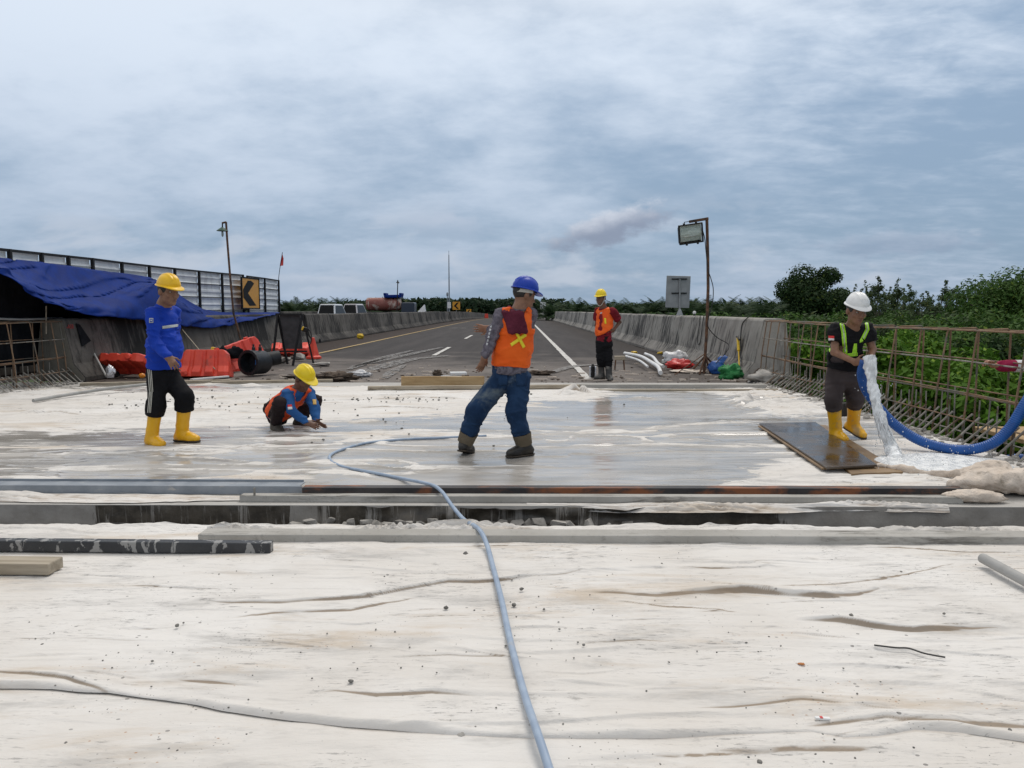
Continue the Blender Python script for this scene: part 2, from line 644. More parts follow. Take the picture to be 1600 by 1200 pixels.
# ------------------------------------------------------------------ road
def road_material():
    m = bpy.data.materials.new('asphalt')
    m.use_nodes = True
    T = NT(m.node_tree)
    tc = T.n('ShaderNodeTexCoord').outputs['Object']
    sp = T.n('ShaderNodeSeparateXYZ', None, Vector=tc).outputs
    n1 = T.noise(tc, .55, 6, .6)
    n2 = T.noise(T.n('ShaderNodeMapping', None, Vector=tc, Scale=(1.6, .12, 1)).outputs[0], 1.2, 6, .6)
    fine = T.noise(tc, 60, 3, .7)
    col = T.mix(T.ss(n2, .3, .7), (.038, .035, .035), (.060, .054, .053))
    col = T.mix(T.m('MULTIPLY', fine, .35), col, (.115, .105, .10))
    # dust and spilled cement carried out from the works
    far = T.m('DIVIDE', T.m('SUBTRACT', 22.5, sp[1]), 8.0)
    dust = T.ss(T.m('ADD', far, T.m('MULTIPLY', T.m('SUBTRACT', n1, .5), 2.6)), -.25, 1.05)
    col = T.mix(T.m('MULTIPLY', dust, .85), col, (.205, .182, .165))
    grit = T.noise(tc, 7, 7, .7)
    col = T.mix(T.m('MULTIPLY', T.ss(grit, .53, .66), T.m('MULTIPLY', dust, .6)), col, (.050, .042, .037))
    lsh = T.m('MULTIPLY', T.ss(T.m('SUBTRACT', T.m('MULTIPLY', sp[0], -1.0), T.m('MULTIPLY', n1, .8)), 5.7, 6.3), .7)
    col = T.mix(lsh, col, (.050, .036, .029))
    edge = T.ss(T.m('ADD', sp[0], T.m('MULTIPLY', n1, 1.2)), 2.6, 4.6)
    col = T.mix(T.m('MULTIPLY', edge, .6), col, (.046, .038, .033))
    b = T.n('ShaderNodeBsdfPrincipled', None, Base_Color=col, Roughness=.92)
    b.inputs['Specular IOR Level'].default_value = .15
    bp = T.n('ShaderNodeBump', None, Strength=.35, Distance=.01, Height=T.m('ADD', fine, T.m('MULTIPLY', grit, .8)))
    T.t.links.new(bp.outputs[0], b.inputs['Normal'])
    T.t.links.new(b.outputs[0], T.n('ShaderNodeOutputMaterial').inputs[0])
    return m


def strip(x0, x1, ys, dz, nx=2, jit=0.0, seed=1):
    ys = np.asarray(ys, float)
    xs = np.linspace(x0, x1, nx)
    XX, YY = np.meshgrid(xs, ys, indexing='ij')
    if jit:
        r = np.random.RandomState(seed)
        XX = XX + jit * (vnoise(np.stack([YY * 5, XX * 9, 0 * XX + seed], -1)))
    ZZ = elev(YY) + dz
    return np.stack([XX, YY, ZZ], -1).reshape(-1, 3), grid_faces(nx, len(ys))


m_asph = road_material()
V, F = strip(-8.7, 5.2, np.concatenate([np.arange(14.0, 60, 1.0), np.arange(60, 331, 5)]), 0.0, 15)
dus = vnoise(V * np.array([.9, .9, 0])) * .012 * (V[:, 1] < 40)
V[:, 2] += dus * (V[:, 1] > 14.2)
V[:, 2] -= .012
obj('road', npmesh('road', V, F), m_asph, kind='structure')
rb = MB()
rb.box((-1.75, 172, -.75), (13.9, 316, .5))
obj('bridge_deck', rb, pm('deck_concrete', (.2, .19, .18)), kind='structure').location.z = -1.6
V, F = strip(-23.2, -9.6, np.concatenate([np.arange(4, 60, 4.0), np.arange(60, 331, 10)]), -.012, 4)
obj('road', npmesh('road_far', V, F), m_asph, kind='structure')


def paint_material(name, c, wear):
    m = bpy.data.materials.new(name)
    m.use_nodes = True
    T = NT(m.node_tree)
    tc = T.n('ShaderNodeTexCoord').outputs['Object']
    n = T.noise(tc, 5, 7, .7)
    col = T.mix(T.ss(n, .35, .7), c, tuple(q * .62 for q in c))
    b = T.n('ShaderNodeBsdfPrincipled', None, Base_Color=col, Roughness=.7)
    tr = T.n('ShaderNodeBsdfTransparent')
    mx = T.n('ShaderNodeMixShader')
    T.set(mx.inputs[0], T.ss(T.noise(tc, 9, 8, .75), wear, wear + .1))
    T.t.links.new(b.outputs[0], mx.inputs[1])
    T.t.links.new(tr.outputs[0], mx.inputs[2])
    T.t.links.new(mx.outputs[0], T.n('ShaderNodeOutputMaterial').inputs[0])
    return m


m_white = paint_material('white_road_paint', (.62, .60, .56), .57)
m_yellow = paint_material('yellow_road_paint', (.46, .32, .12), .57)
m_chalk = paint_material('dried_cement_tracks', (.24, .228, .215), .46)
yy = np.concatenate([np.arange(14.6, 60, .4), np.arange(60, 300, 4)])
V, F = strip(1.27, 1.42, yy, -.004 + .006, 2, .012)
obj('road_marking', npmesh('edge_line', V, F), m_white, kind='structure')
yy = np.concatenate([np.arange(22.5, 60, .5), np.arange(60, 300, 4)])
V, F = strip(-6.33, -6.19, yy, .004, 2, .01)
obj('road_marking', npmesh('yellow_line', V, F), m_yellow, kind='structure')
for k in range(11):
    y0 = 22.4 + 13 * k
    V, F = strip(-2.62, -2.48, np.linspace(y0, y0 + 5, 14), .004, 2, .008, k)
    obj('road_marking', npmesh('lane_dash', V, F), m_white, kind='structure')
tm = MB()
for pts, w in (([(545, 577), (600, 559), (643, 548)], .30), ([(551, 573), (620, 558), (690, 543)], .34), ([(540, 585), (590, 575), (640, 562), (700, 556)], .5), ([(600, 592), (612, 582), (632, 570)], .25),
               ([(705, 513), (716, 512.5), (728, 513)], .8), ([(860, 583), (900, 572), (960, 569)], .3)):
    c = spline([gp(x, y) for x, y in pts], 6)
    vs = []
    for i, p in enumerate(c):
        d = (c[min(i + 1, len(c) - 1)] - c[max(0, i - 1)]).normalized()
        sd_ = Vector((-d.y, d.x, 0)) * (w * (.4 + .6 * math.sin(math.pi * (i + .5) / len(c))) / 2)
        vs += [p + sd_ + Vector((0, 0, .009)), p - sd_ + Vector((0, 0, .009))]
    tm.add(vs, [(2 * i, 2 * i + 1, 2 * i + 3, 2 * i + 2) for i in range(len(c) - 1)])
obj('road_marking', tm, m_chalk, kind='structure')


# ------------------------------------------------------------------ concrete
def concrete(name, c, c2, stain, s_lo, s_hi, st=(2.2, 2.2, .32), sscale=3.0, rough=.85, damp=None, foot=None):
    m = bpy.data.materials.new(name)
    m.use_nodes = True
    T = NT(m.node_tree)
    tc = T.n('ShaderNodeTexCoord').outputs['Object']
    col = T.mix(T.ss(T.noise(tc, 1.7, 7, .62), .3, .7), c, c2)
    streak = T.noise(T.n('ShaderNodeMapping', None, Vector=tc, Scale=st).outputs[0], sscale, 7, .68, .25)
    broad = T.noise(tc, .5, 3, .5)
    col = T.mix(T.ss(T.m('ADD', streak, T.m('MULTIPLY', T.m('SUBTRACT', broad, .5), .9)), s_lo, s_hi), col, stain)
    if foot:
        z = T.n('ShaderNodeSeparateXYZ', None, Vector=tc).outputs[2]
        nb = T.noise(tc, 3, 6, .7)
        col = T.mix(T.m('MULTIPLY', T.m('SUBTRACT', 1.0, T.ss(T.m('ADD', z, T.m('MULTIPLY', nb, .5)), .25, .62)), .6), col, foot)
    fine = T.noise(tc, 26, 6, .7)
    col = T.mix(T.m('MULTIPLY', T.ss(fine, .56, .7), .35), col, tuple(q * .35 for q in c))
    b = T.n('ShaderNodeBsdfPrincipled', None, Base_Color=col, Roughness=rough)
    b.inputs['Specular IOR Level'].default_value = .2
    bp = T.n('ShaderNodeBump', None, Strength=.5, Distance=.012, Height=T.m('ADD', fine, T.m('MULTIPLY', streak, .6)))
    T.t.links.new(bp.outputs[0], b.inputs['Normal'])
    T.t.links.new(b.outputs[0], T.n('ShaderNodeOutputMaterial').inputs[0])
    return m


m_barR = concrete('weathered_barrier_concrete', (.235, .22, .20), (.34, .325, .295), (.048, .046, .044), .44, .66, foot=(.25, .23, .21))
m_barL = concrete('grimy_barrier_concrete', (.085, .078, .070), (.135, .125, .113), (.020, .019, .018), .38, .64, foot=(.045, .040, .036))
m_endR = concrete('pale_end_concrete', (.36, .33, .295), (.44, .41, .37), (.20, .18, .16), .52, .72)
m_endL = concrete('dull_end_concrete', (.16, .15, .125), (.22, .205, .175), (.075, .07, .06), .5, .72)
m_slab = concrete('new_concrete', (.40, .385, .36), (.47, .455, .43), (.20, .185, .17), .58, .74, st=(1, 2, 1), sscale=1.4)
m_lath = concrete('cement_crusted_lath', (.34, .325, .295), (.45, .435, .405), (.13, .12, .105), .52, .70, st=(.6, 4, 4), sscale=3)
m_wetface = None

m_barE = m_barR
PROF = [(.0, 0), (.0, .07), (.20, .33), (.36, 1.13), (.38, 1.16), (.42, 1.18), (.76, 1.18), (.80, 1.15), (.92, .3), (.95, 0)]


def barrier(name, x0, sgn, y_start, label, mat, y_end=330, rot=0.0):
    root = thing(name, label, 'barrier', (x0, y_start, 0))
    y = y_start
    r = random.Random(3 if sgn > 0 else 5)
    i = 0
    while y < y_end:
        L = (4.0 if y < 60 else (10.0 if y < 140 else 24.0))
        b = MB()
        dx, dz = (r.uniform(-.012, .012), r.uniform(-.012, .012)) if sgn > 0 else (r.uniform(-.03, .03), r.uniform(-.022, .022))
        n = 3 if y < 60 else 2
        ys = np.linspace(y + .008, y + L - .008, n)
        vs = []
        for q in ys:
            for px_, pz in PROF:
                jx = .004 * math.sin(q * 3.1 + pz * 7)
                vs.append((x0 + sgn * (px_ + jx) + dx, q, pz + float(elev(q)) + dz * (pz > .01)))
        m_ = len(PROF)
        fs = []
        for a in range(n - 1):
            for k in range(m_ - 1):
                f = (a * m_ + k, a * m_ + k + 1, (a + 1) * m_ + k + 1, (a + 1) * m_ + k)
                fs.append(f if sgn < 0 else f[::-1])
        c0, c1 = tuple(range(m_)), tuple((n - 1) * m_ + k for k in range(m_))
        fs += [c0[::-1], c1] if sgn < 0 else [c0, c1[::-1]]
        b.add(vs, fs)
        obj('barrier_segment', b, mat, root, bev=.02 if y < 60 else 0)
        y += L
        i += 1
    M = Matrix(((sgn, 0, 0, x0), (0, 0, 1, y_start + .004), (0, 1, 0, 0), (0, 0, 0, 1)))
    cap = [(a + (.012 if k < 5 else -.012), max(.01, z - .012 * (z > .2))) for k, (a, z) in enumerate(PROF)]
    obj('end_face', MB().prism(cap, 0, .012, M), m_endR if sgn > 0 else m_endL, root)
    return root


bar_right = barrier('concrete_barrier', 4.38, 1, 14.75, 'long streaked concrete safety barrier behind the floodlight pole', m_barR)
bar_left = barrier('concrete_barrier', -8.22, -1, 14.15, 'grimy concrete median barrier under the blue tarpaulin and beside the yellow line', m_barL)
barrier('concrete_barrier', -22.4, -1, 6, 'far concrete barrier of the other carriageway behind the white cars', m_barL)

# ------------------------------------------------------------------ slabs and the open joint between them
Y_NEAR, Y_FAR, Z_TR = 4.62, 5.12, -.15
b = MB().box((-2.43, (Y_FAR + 14.0) / 2, -.35), (13.94, 14.0 - Y_FAR, .70))
obj('floor_slab', b, m_slab, kind='structure')
b = MB().box((-2.43, (Y_NEAR - 4) / 2, -.36), (13.94, Y_NEAR + 4, .68))
obj('floor_slab', b, m_slab, kind='structure')
tr_v, tr_f = [], grid_faces(180, 14)
xx, yv = np.meshgrid(np.linspace(-6, 4.5, 180), np.linspace(Y_NEAR - .02, Y_FAR + .02, 14), indexing='ij')
zz = Z_TR + .02 * fbm(np.stack([xx * 5, yv * 7, 0 * xx], -1)) + .03 * np.maximum(0, fbm(np.stack([xx * 1.2, yv * 9, 0 * xx + 4], -1)))
m_soil = pm('wet_rubble_soil', (.045, .040, .036), (.15, .14, .13), s=5, rough=.8, bump=.9, bs=30, bd=.03)
obj('trench_floor', npmesh('trench_floor', np.stack([xx, yv, zz], -1).reshape(-1, 3), tr_f), m_soil, kind='structure')


def face_material():
    """vertical face of the joint: grey render with wet dark runs where the attribute says so"""
    m = bpy.data.materials.new('joint_face')
    m.use_nodes = True
    T = NT(m.node_tree)
    tc = T.n('ShaderNodeTexCoord').outputs['Object']
    dark = T.n('ShaderNodeAttribute', {'attribute_name': 'dark'}).outputs['Fac']
    drip = T.noise(T.n('ShaderNodeMapping', None, Vector=tc, Scale=(17, 1, 1.1)).outputs[0], 1, 8, .78, 1.2)
    blk = T.noise(T.n('ShaderNodeMapping', None, Vector=tc, Scale=(3.4, 1, .8)).outputs[0], 1.6, 3, .5)
    f = T.ss(T.m('ADD', T.m('ADD', dark, T.m('MULTIPLY', T.m('SUBTRACT', drip, .5), 1.9)), T.m('MULTIPLY', T.m('SUBTRACT', blk, .5), .9)), .44, .60)
    base = T.mix(T.ss(T.noise(tc, 6, 7, .65), .3, .7), (.27, .25, .225), (.36, .34, .315))
    wet = T.mix(T.ss(T.noise(tc, 9, 6, .6), .3, .7), (.040, .034, .027), (.100, .086, .068))
    b = T.n('ShaderNodeBsdfPrincipled', None, Base_Color=T.mix(f, base, wet), Roughness=T.m('SUBTRACT', .85, T.m('MULTIPLY', f, .5)))
    bp = T.n('ShaderNodeBump', None, Strength=.5, Distance=.01, Height=T.noise(tc, 22, 6, .7))
    T.t.links.new(bp.outputs[0], b.inputs['Normal'])
    T.t.links.new(b.outputs[0], T.n('ShaderNodeOutputMaterial').inputs[0])
    return m


xs, zs = np.linspace(-6, 4.5, 400), np.linspace(Z_TR - .02, -.002, 6)
xx, zv = np.meshgrid(xs, zs, indexing='ij')
rough_ = .010 * fbm(np.stack([xx * 6, zv * 20, 0 * xx], -1))
brk = sstep(xx, -1.55, -1.35) * (1 - sstep(xx, .7, .95))          # broken stretch in the middle
yv = Y_FAR - .004 - np.abs(rough_) - brk * .09 * np.maximum(0, fbm(np.stack([xx * 4, zv * 14, 0 * xx + 3], -1), 5))
me = npmesh('joint_face', np.stack([xx, yv, zv], -1).reshape(-1, 3), grid_faces(400, 6))
dk = .05 + .62 * sstep(xx, -3.05, -2.9) * (1 - sstep(xx, -1.62, -1.5)) + .75 * sstep(xx, .55, .75) * (1 - sstep(xx + .12 * vnoise(np.stack([xx * 0, zv * 18, xx * 3], -1)), 1.70, 1.92)) + .60 * brk
fattr(me, 'dark', dk.ravel())
obj('joint_face', me, face_material(), kind='structure')
b = MB()
for i in range(40):                                                # the near inner ledge
    pass
b.box((1.4, Y_NEAR + .045, -.085), (6.2, .09, .10))
obj('joint_ledge', b, m_lath, kind='structure', bev=.008)


# ------------------------------------------------------------------ the cloth: thin white geotextile sheets
def cloth_material(name, wetness=False):
    m = bpy.data.materials.new(name)
    m.use_nodes = True
    T = NT(m.node_tree)
    tc = T.n('ShaderNodeTexCoord').outputs['Object']
    st = T.n('ShaderNodeMapping', None, Vector=tc, Scale=(.55, 2.0, 1)).outputs[0]
    big = T.noise(tc, .8, 5, .6)
    col = T.mix(T.ss(big, .32, .68), (.640, .605, .560), (.735, .712, .680))
    # dust film dragged along the sheet
    grey = T.noise(st, 2.3, 9, .72, .3)
    col = T.mix(T.m('MULTIPLY', T.ss(grey, .49, .68), .62), col, (.40, .385, .365))
    brown = T.noise(st, 1.15, 7, .66, .5)
    col = T.mix(T.m('MULTIPLY', T.ss(brown, .53, .70), .66), col, (.50, .40, .29))
    fold = T.n('ShaderNodeAttribute', {'attribute_name': 'grime_shade'}).outputs['Fac']  # fold darkening: brown dirt plus shade put into the colour
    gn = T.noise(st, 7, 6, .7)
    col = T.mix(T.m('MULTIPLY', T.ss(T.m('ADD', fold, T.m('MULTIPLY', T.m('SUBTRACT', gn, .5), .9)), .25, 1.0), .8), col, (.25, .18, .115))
    zone = T.noise(T.n('ShaderNodeMapping', None, Vector=tc, Scale=(.8, 1.2, 1)).outputs[0], 1.6, 4, .7)
    for sc_, rr_, th, z0, z1, cc in ((34, .20, .86, .46, .60, (.17, .16, .15)), (95, .24, .80, .50, .62, (.15, .14, .13)), (60, .22, .90, .44, .58, (.40, .20, .09))):
        vo = T.n('ShaderNodeTexVoronoi', None, Scale=sc_, Vector=T.n('ShaderNodeMapping', None, Vector=tc, Scale=(.75, 1.0, 1)).outputs[0])
        pick = T.n('ShaderNodeSeparateColor', None, Color=vo.outputs['Color']).outputs[0]
        dot = T.m('MULTIPLY', T.m('LESS_THAN', vo.outputs['Distance'], T.m('MULTIPLY', pick, rr_)), T.m('GREATER_THAN', pick, th))
        zn = T.ss(T.noise(tc, .9 + sc_ * .004, 4, .7), z0, z1)
        if cc[0] > .3:
            zn = T.m('MULTIPLY', zn, T.ss(brown, .52, .60))
        col = T.mix(T.m('MULTIPLY', dot, T.m('MULTIPLY', zn, .8)), col, cc)
    smear = T.noise(T.n('ShaderNodeMapping', None, Vector=tc, Scale=(6, 34, 1)).outputs[0], 2.0, 6, .75)
    col = T.mix(T.m('MULTIPLY', T.m('MULTIPLY', T.ss(smear, .53, .63), T.ss(zone, .47, .60)), .75), col, (.22, .21, .20))
    rough = .88
    fiber = T.noise(tc, 240, 3, .7)
    wr = T.noise(T.n('ShaderNodeMapping', None, Vector=tc, Scale=(1.1, 6.5, 1)).outputs[0], 2.2, 7, .62, .6)
    b = T.n('ShaderNodeBsdfPrincipled', None, Base_Color=col, Roughness=rough)
    hgt = T.m('ADD', T.m('MULTIPLY', fiber, .10), wr)
    bp = T.n('ShaderNodeBump', None, Strength=.45, Distance=.03, Height=hgt)
    T.t.links.new(bp.outputs[0], b.inputs['Normal'])
    if wetness:
        w = T.n('ShaderNodeAttribute', {'attribute_name': 'wet'}).outputs['Fac']
        wn = T.noise(T.n('ShaderNodeMapping', None, Vector=tc, Scale=(.9, 3.2, 1)).outputs[0], 1.5, 8, .66, .5)
        wf = T.ss(T.m('ADD', w, T.m('MULTIPLY', T.m('SUBTRACT', wn, .5), 2.0)), .40, .58)
        wcol = T.mix(T.ss(T.noise(st, 1.4, 7, .62), .3, .7), (.290, .272, .246), (.475, .450, .418))
        mud = T.noise(T.n('ShaderNodeMapping', None, Vector=tc, Scale=(.9, 5, 1)).outputs[0], 1.7, 8, .72, .4)
        wcol = T.mix(T.m('MULTIPLY', T.ss(mud, .56, .74), .38), wcol, (.20, .165, .125))
        b.inputs['Base Color'].default_value = (1, 1, 1, 1)
        T.set(b.inputs['Base Color'], T.mix(wf, col, wcol))
        pud = T.ss(T.noise(T.n('ShaderNodeMapping', None, Vector=tc, Scale=(.7, 1.6, 1)).outputs[0], .9, 5, .6), .40, .58)
        T.set(b.inputs['Roughness'], T.m('SUBTRACT', .85, T.m('MULTIPLY', wf, T.m('ADD', .52, T.m('MULTIPLY', pud, .26)))))
        T.set(bp.inputs['Strength'], T.m('SUBTRACT', .45, T.m('MULTIPLY', wf, .38)))
    T.t.links.new(b.outputs[0], T.n('ShaderNodeOutputMaterial').inputs[0])
    return m


m_cloth = cloth_material('geotextile')
m_wetcloth = cloth_material('wet_geotextile', True)


def folds(X, Y, lst, crease=1.0):
    """raised folds given as lists of picture points of the photograph laid on the floor (or as floor points), height, width"""
    Z, G = np.zeros_like(X), np.zeros_like(X)
    x1d = X[:, 0]
    for pts, h, w in lst:
        P = [p if isinstance(p, Vector) else gp(*p) for p in pts]
        fx, fy = [p.x for p in P], [p.y for p in P]
        i0, i1 = np.searchsorted(x1d, fx[0]), np.searchsorted(x1d, fx[-1])
        if i1 - i0 < 2:
            continue
        x = x1d[i0:i1]
        z0 = 0 * x
        yf = np.interp(x, fx, fy) + .35 * w * vnoise(np.stack([x * 5, z0 + h * 900, z0], -1))
        t = (x - fx[0]) / (fx[-1] - fx[0])
        tp = np.sin(np.pi * t) ** .6
        hh = .72 * h * tp * np.clip(1 + .7 * vnoise(np.stack([x * 3.1, z0 + w * 700, z0], -1)) + .12 * vnoise(np.stack([x * 7, z0 + w * 70, z0], -1)), .15, 2)
        ww = w * np.clip(1 + .5 * vnoise(np.stack([x * 2.7, z0 + h * 300, z0], -1)), .5, 1.6)
        d = Y[i0:i1] - yf[:, None]
        W_ = ww[:, None]
        Z[i0:i1] += hh[:, None] * np.where(d < 0, np.exp(-(d / (W_ * .32)) ** 2), np.exp(-(np.abs(d) / (W_ * 1.2)) ** 1.3))
        d2 = d - W_ * 1.9
        Z[i0:i1] += .25 * hh[:, None] * np.exp(-(d2 / (W_ * .45)) ** 2)
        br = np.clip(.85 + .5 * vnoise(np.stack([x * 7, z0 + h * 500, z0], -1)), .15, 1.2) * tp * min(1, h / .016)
        G[i0:i1] += crease * br[:, None] * (1.7 * np.exp(-((d + W_ * .38) / (W_ * .15)) ** 2) + .20 * np.exp(-((d + W_ * .1) / (W_ * .8)) ** 2))  # crease line: undercut shade painted in, mixed with brown dirt
    return Z, G


def small_folds(n, x0, x1, y0, y1, seed, hmax=.010):
    r = np.random.RandomState(seed)
    out = []
    for _ in range(n):
        L = r.uniform(.08, .5)
        cx, cy, sl = r.uniform(x0, x1), r.uniform(y0, y1), r.normal(0, .16)
        bow = r.normal(0, .03)
        pts = [Vector((cx + L * (q - .5), cy + sl * L * (q - .5) + bow * math.sin(math.pi * q), 0)) for q in (0, .25, .5, .75, 1)]
        h = hmax * r.uniform(.25, 1) ** 1.5
        out.append((pts, h, r.uniform(.008, .020)))
    return out


NEAR_FOLDS = [
    ([(80, 887), (165, 885), (250, 887)], .006, .02), ([(185, 917), (250, 920), (350, 924)], .012, .025),
    ([(310, 937), (360, 943), (440, 945), (505, 940), (575, 935), (640, 922), (700, 912), (800, 910), (860, 901), (930, 891)], .030, .035),
    ([(350, 967), (425, 959), (550, 955), (620, 942), (680, 930)], .012, .025), ([(275, 1063), (350, 1069), (425, 1075)], .012, .025),
    ([(460, 1085), (525, 1081), (590, 1089), (675, 1085), (760, 1091)], .014, .022),
    ([(-120, 1057), (0, 1054), (50, 1055), (90, 1060), (120, 1070), (175, 1080)], .024, .03),
    ([(900, 925), (945, 927), (1025, 932), (1100, 929), (1160, 926), (1225, 932), (1290, 937), (1340, 932), (1390, 918)], .034, .040),
    ([(1200, 919), (1300, 915), (1375, 907), (1425, 897), (1500, 880)], .016, .03), ([(960, 940), (1040, 950), (1080, 951), (1165, 960)], .018, .03),
    ([(1240, 968), (1310, 974), (1360, 982), (1430, 988), (1500, 985), (1570, 983)], .036, .045), ([(1040, 889), (1140, 891), (1240, 888)], .012, .02),
    ([(1200, 990), (1280, 997), (1340, 1001)], .008, .02), ([(1310, 858), (1400, 857), (1500, 865), (1620, 866)], .012, .02),
    ([(700, 858), (850, 855), (980, 855)], .010, .018), ([(880, 1010), (1000, 1003), (1100, 1010)], .008, .03), ([(0, 1002), (120, 1000), (260, 1003)], .006, .025),
    ([(350, 995), (460, 992), (570, 996)], .005, .02), ([(600, 1032), (700, 1025), (820, 1030)], .007, .03), ([(1050, 1108), (1250, 1098), (1420, 1112)], .010, .04),
    ([(1250, 1135), (1380, 1122), (1500, 1130), (1640, 1140)], .020, .04),
]
SEAM = [(-500, 1060), (-200, 1068), (0, 1077), (80, 1077), (170, 1083), (290, 1100), (400, 1118), (540, 1137), (700, 1148), (860, 1154), (1000, 1154), (1120, 1150), (1210, 1146), (1270, 1145), (1320, 1155),
        (1370, 1152), (1430, 1142), (1500, 1146), (1600, 1160), (1900, 1165), (2300, 1160)]
SP = [gp(x, y) for x, y in SEAM]
SPx, SPy = np.array([p.x for p in SP]), np.array([p.y for p in SP])


def soft(X, Y):
    q = np.stack([X, Y, 0 * X], -1)
    z = .006 * fbm(q * np.array([.9, 2.0, 1]), 3)
    r = 1 - np.abs(vnoise(q * np.array([1.0, 7.5, 1]) + 5 + .5 * vnoise(q * 2)[..., None]))
    z += .0095 * sstep(r, .80, 1.0) * sstep(vnoise(q * np.array([.7, 1.5, 1]) + 9), -.25, .4)
    r = 1 - np.abs(vnoise(q * np.array([2.2, 16, 1]) + 21))
    z += .0035 * sstep(r, .8, 1.0) * (.4 + .6 * sstep(vnoise(q * np.array([1.1, 2.5, 1]) + 29), -.3, .4))
    r = 1 - np.abs(vnoise(q * np.array([4.5, 11, 1]) + 61 + .6 * vnoise(q * 5)[..., None]))
    z += .0028 * sstep(r, .75, 1.0) * sstep(vnoise(q * np.array([1.6, 2.2, 1]) + 71), -.05, .45)
    return z


nx, ny = 840, 560
xs = np.linspace(-3.75, 3.75, nx)
tt = np.linspace(0, 1, ny) ** 1.08
ys0 = np.interp(xs, SPx, SPy) + .006 * vnoise(np.stack([xs * 9, 0 * xs, 0 * xs], -1))
X = np.repeat(xs[:, None], ny, 1)
Y = ys0[:, None] + (4.60 + .03 * fbm(np.stack([xs * 2, 0 * xs, 0 * xs], -1))[:, None] - ys0[:, None]) * tt[None]
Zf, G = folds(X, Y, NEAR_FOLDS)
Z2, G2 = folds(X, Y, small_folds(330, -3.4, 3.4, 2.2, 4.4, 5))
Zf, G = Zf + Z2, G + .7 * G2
Z = .009 + Zf + soft(X, Y)
de = Y - ys0[:, None]
Z += .007 * np.clip(1 + 1.6 * vnoise(np.stack([X * 2.2, 0 * X, 0 * X + 2], -1)), 0, 3) * np.exp(-((de - .018) / .020) ** 2)
Z *= np.sqrt(np.clip(1 - (1 - np.clip(de / .016, 0, 1)) ** 2, 0, 1))
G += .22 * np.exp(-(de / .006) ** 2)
back = sstep(Y, 4.40, 4.62)
crump = fbm(np.stack([X * 4.0, Y * 14, 0 * X + 3], -1), 4)
Z += back * .018 * np.abs(crump)
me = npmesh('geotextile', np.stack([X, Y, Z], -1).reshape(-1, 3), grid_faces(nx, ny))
fattr(me, 'grime_shade', G.ravel())
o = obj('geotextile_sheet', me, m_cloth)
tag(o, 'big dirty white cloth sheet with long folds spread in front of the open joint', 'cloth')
nx, ny = 400, 260
X, Y = np.meshgrid(np.linspace(-4.6, 4.6, nx), np.linspace(.6, 2.75, ny), indexing='ij')
Zf, G = folds(X, Y, [([(900, 1185), (1050, 1180), (1250, 1165), (1420, 1166)], .012, .03), ([(1100, 1172), (1250, 1168), (1400, 1172)], .01, .02)] + small_folds(60, -2.6, 2.6, 1.3, 2.5, 8, .007))
Z = -.004 + Zf + .6 * soft(X + 40, Y)
dd = np.interp(X, SPx, SPy) - Y
G += .55 * np.exp(-((dd) / .012) ** 2)  # shadow line of the seam edge, painted on the lower sheet
Z -= .03 * sstep(dd, -.01, -.12)
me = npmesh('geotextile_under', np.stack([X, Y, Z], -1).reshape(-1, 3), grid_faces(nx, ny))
fattr(me, 'grime_shade', G.ravel())
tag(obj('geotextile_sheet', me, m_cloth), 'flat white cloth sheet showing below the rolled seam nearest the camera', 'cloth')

# the wet sheet on the far slab
FAR_FOLDS = [
    ([(600, 686), (700, 682), (800, 684), (900, 678)], .020, .05), ([(800, 683), (930, 678), (1010, 672), (1100, 664), (1200, 662)], .030, .07), ([(1030, 690), (1090, 688), (1130, 692)], .02, .05),
    ([(540, 745), (640, 740), (720, 735), (800, 733), (870, 732)], .018, .04), ([(540, 690), (600, 688), (660, 686)], .02, .04), ([(540, 663), (590, 660), (630, 662)], .03, .08),
    ([(30, 648), (90, 645), (150, 650)], .05, .12), ([(-60, 676), (100, 672), (220, 676)], .02, .05), ([(180, 712), (260, 704), (330, 707), (420, 700), (560, 700)], .025, .05), ([(300, 688), (420, 684), (520, 690)], .015, .04),
    ([(520, 640), (600, 636), (680, 640), (760, 636)], .03, .09), ([(540, 626), (640, 622), (760, 624)], .03, .10), ([(0, 738), (80, 733), (190, 738)], .014, .03), ([(60, 720), (180, 716), (300, 722)], .012, .03),
    ([(1060, 668), (1130, 660), (1200, 668)], .015, .05), ([(1100, 645), (1180, 640), (1260, 652)], .02, .08), ([(880, 652), (960, 648), (1060, 650)], .012, .06), ([(860, 700), (980, 697), (1100, 700)], .01, .04),
    ([(560, 607), (600, 594), (640, 586), (680, 596), (720, 608)], .16, .30), ([(860, 622), (880, 616), (905, 613), (925, 616), (945, 624)], .09, .16), ([(970, 626), (1000, 623), (1030, 626)], .05, .12),
    ([(1130, 622), (1150, 618), (1190, 616), (1215, 620)], .08, .16), ([(1140, 640), (1180, 628), (1230, 632), (1275, 648)], .07, .20), ([(200, 612), (260, 604), (330, 603), (420, 604)], .05, .22),
    ([(1040, 757), (1150, 750), (1300, 756), (1440, 760)], .012, .03), ([(1390, 750), (1440, 748), (1500, 757)], .02, .04), ([(1420, 735), (1480, 738), (1530, 745)], .025, .05),
]
nx, ny = 600, 380
X, Yq = np.meshgrid(np.linspace(-9.1, 4.50, nx), np.linspace(0, 1, ny) ** 1.35, indexing='ij')
yb = 13.15 + .45 * fbm(np.stack([X[:, :1] * .8, 0 * X[:, :1], 0 * X[:, :1]], -1))
yf0 = 5.56 + 0 * X[:, :1]
Y = yf0 + (yb - yf0) * Yq
Zf, G = folds(X, Y, FAR_FOLDS + small_folds(240, -8, 4.8, 5.7, 11.5, 12, .016))
q = np.stack([X, Y, 0 * X], -1)
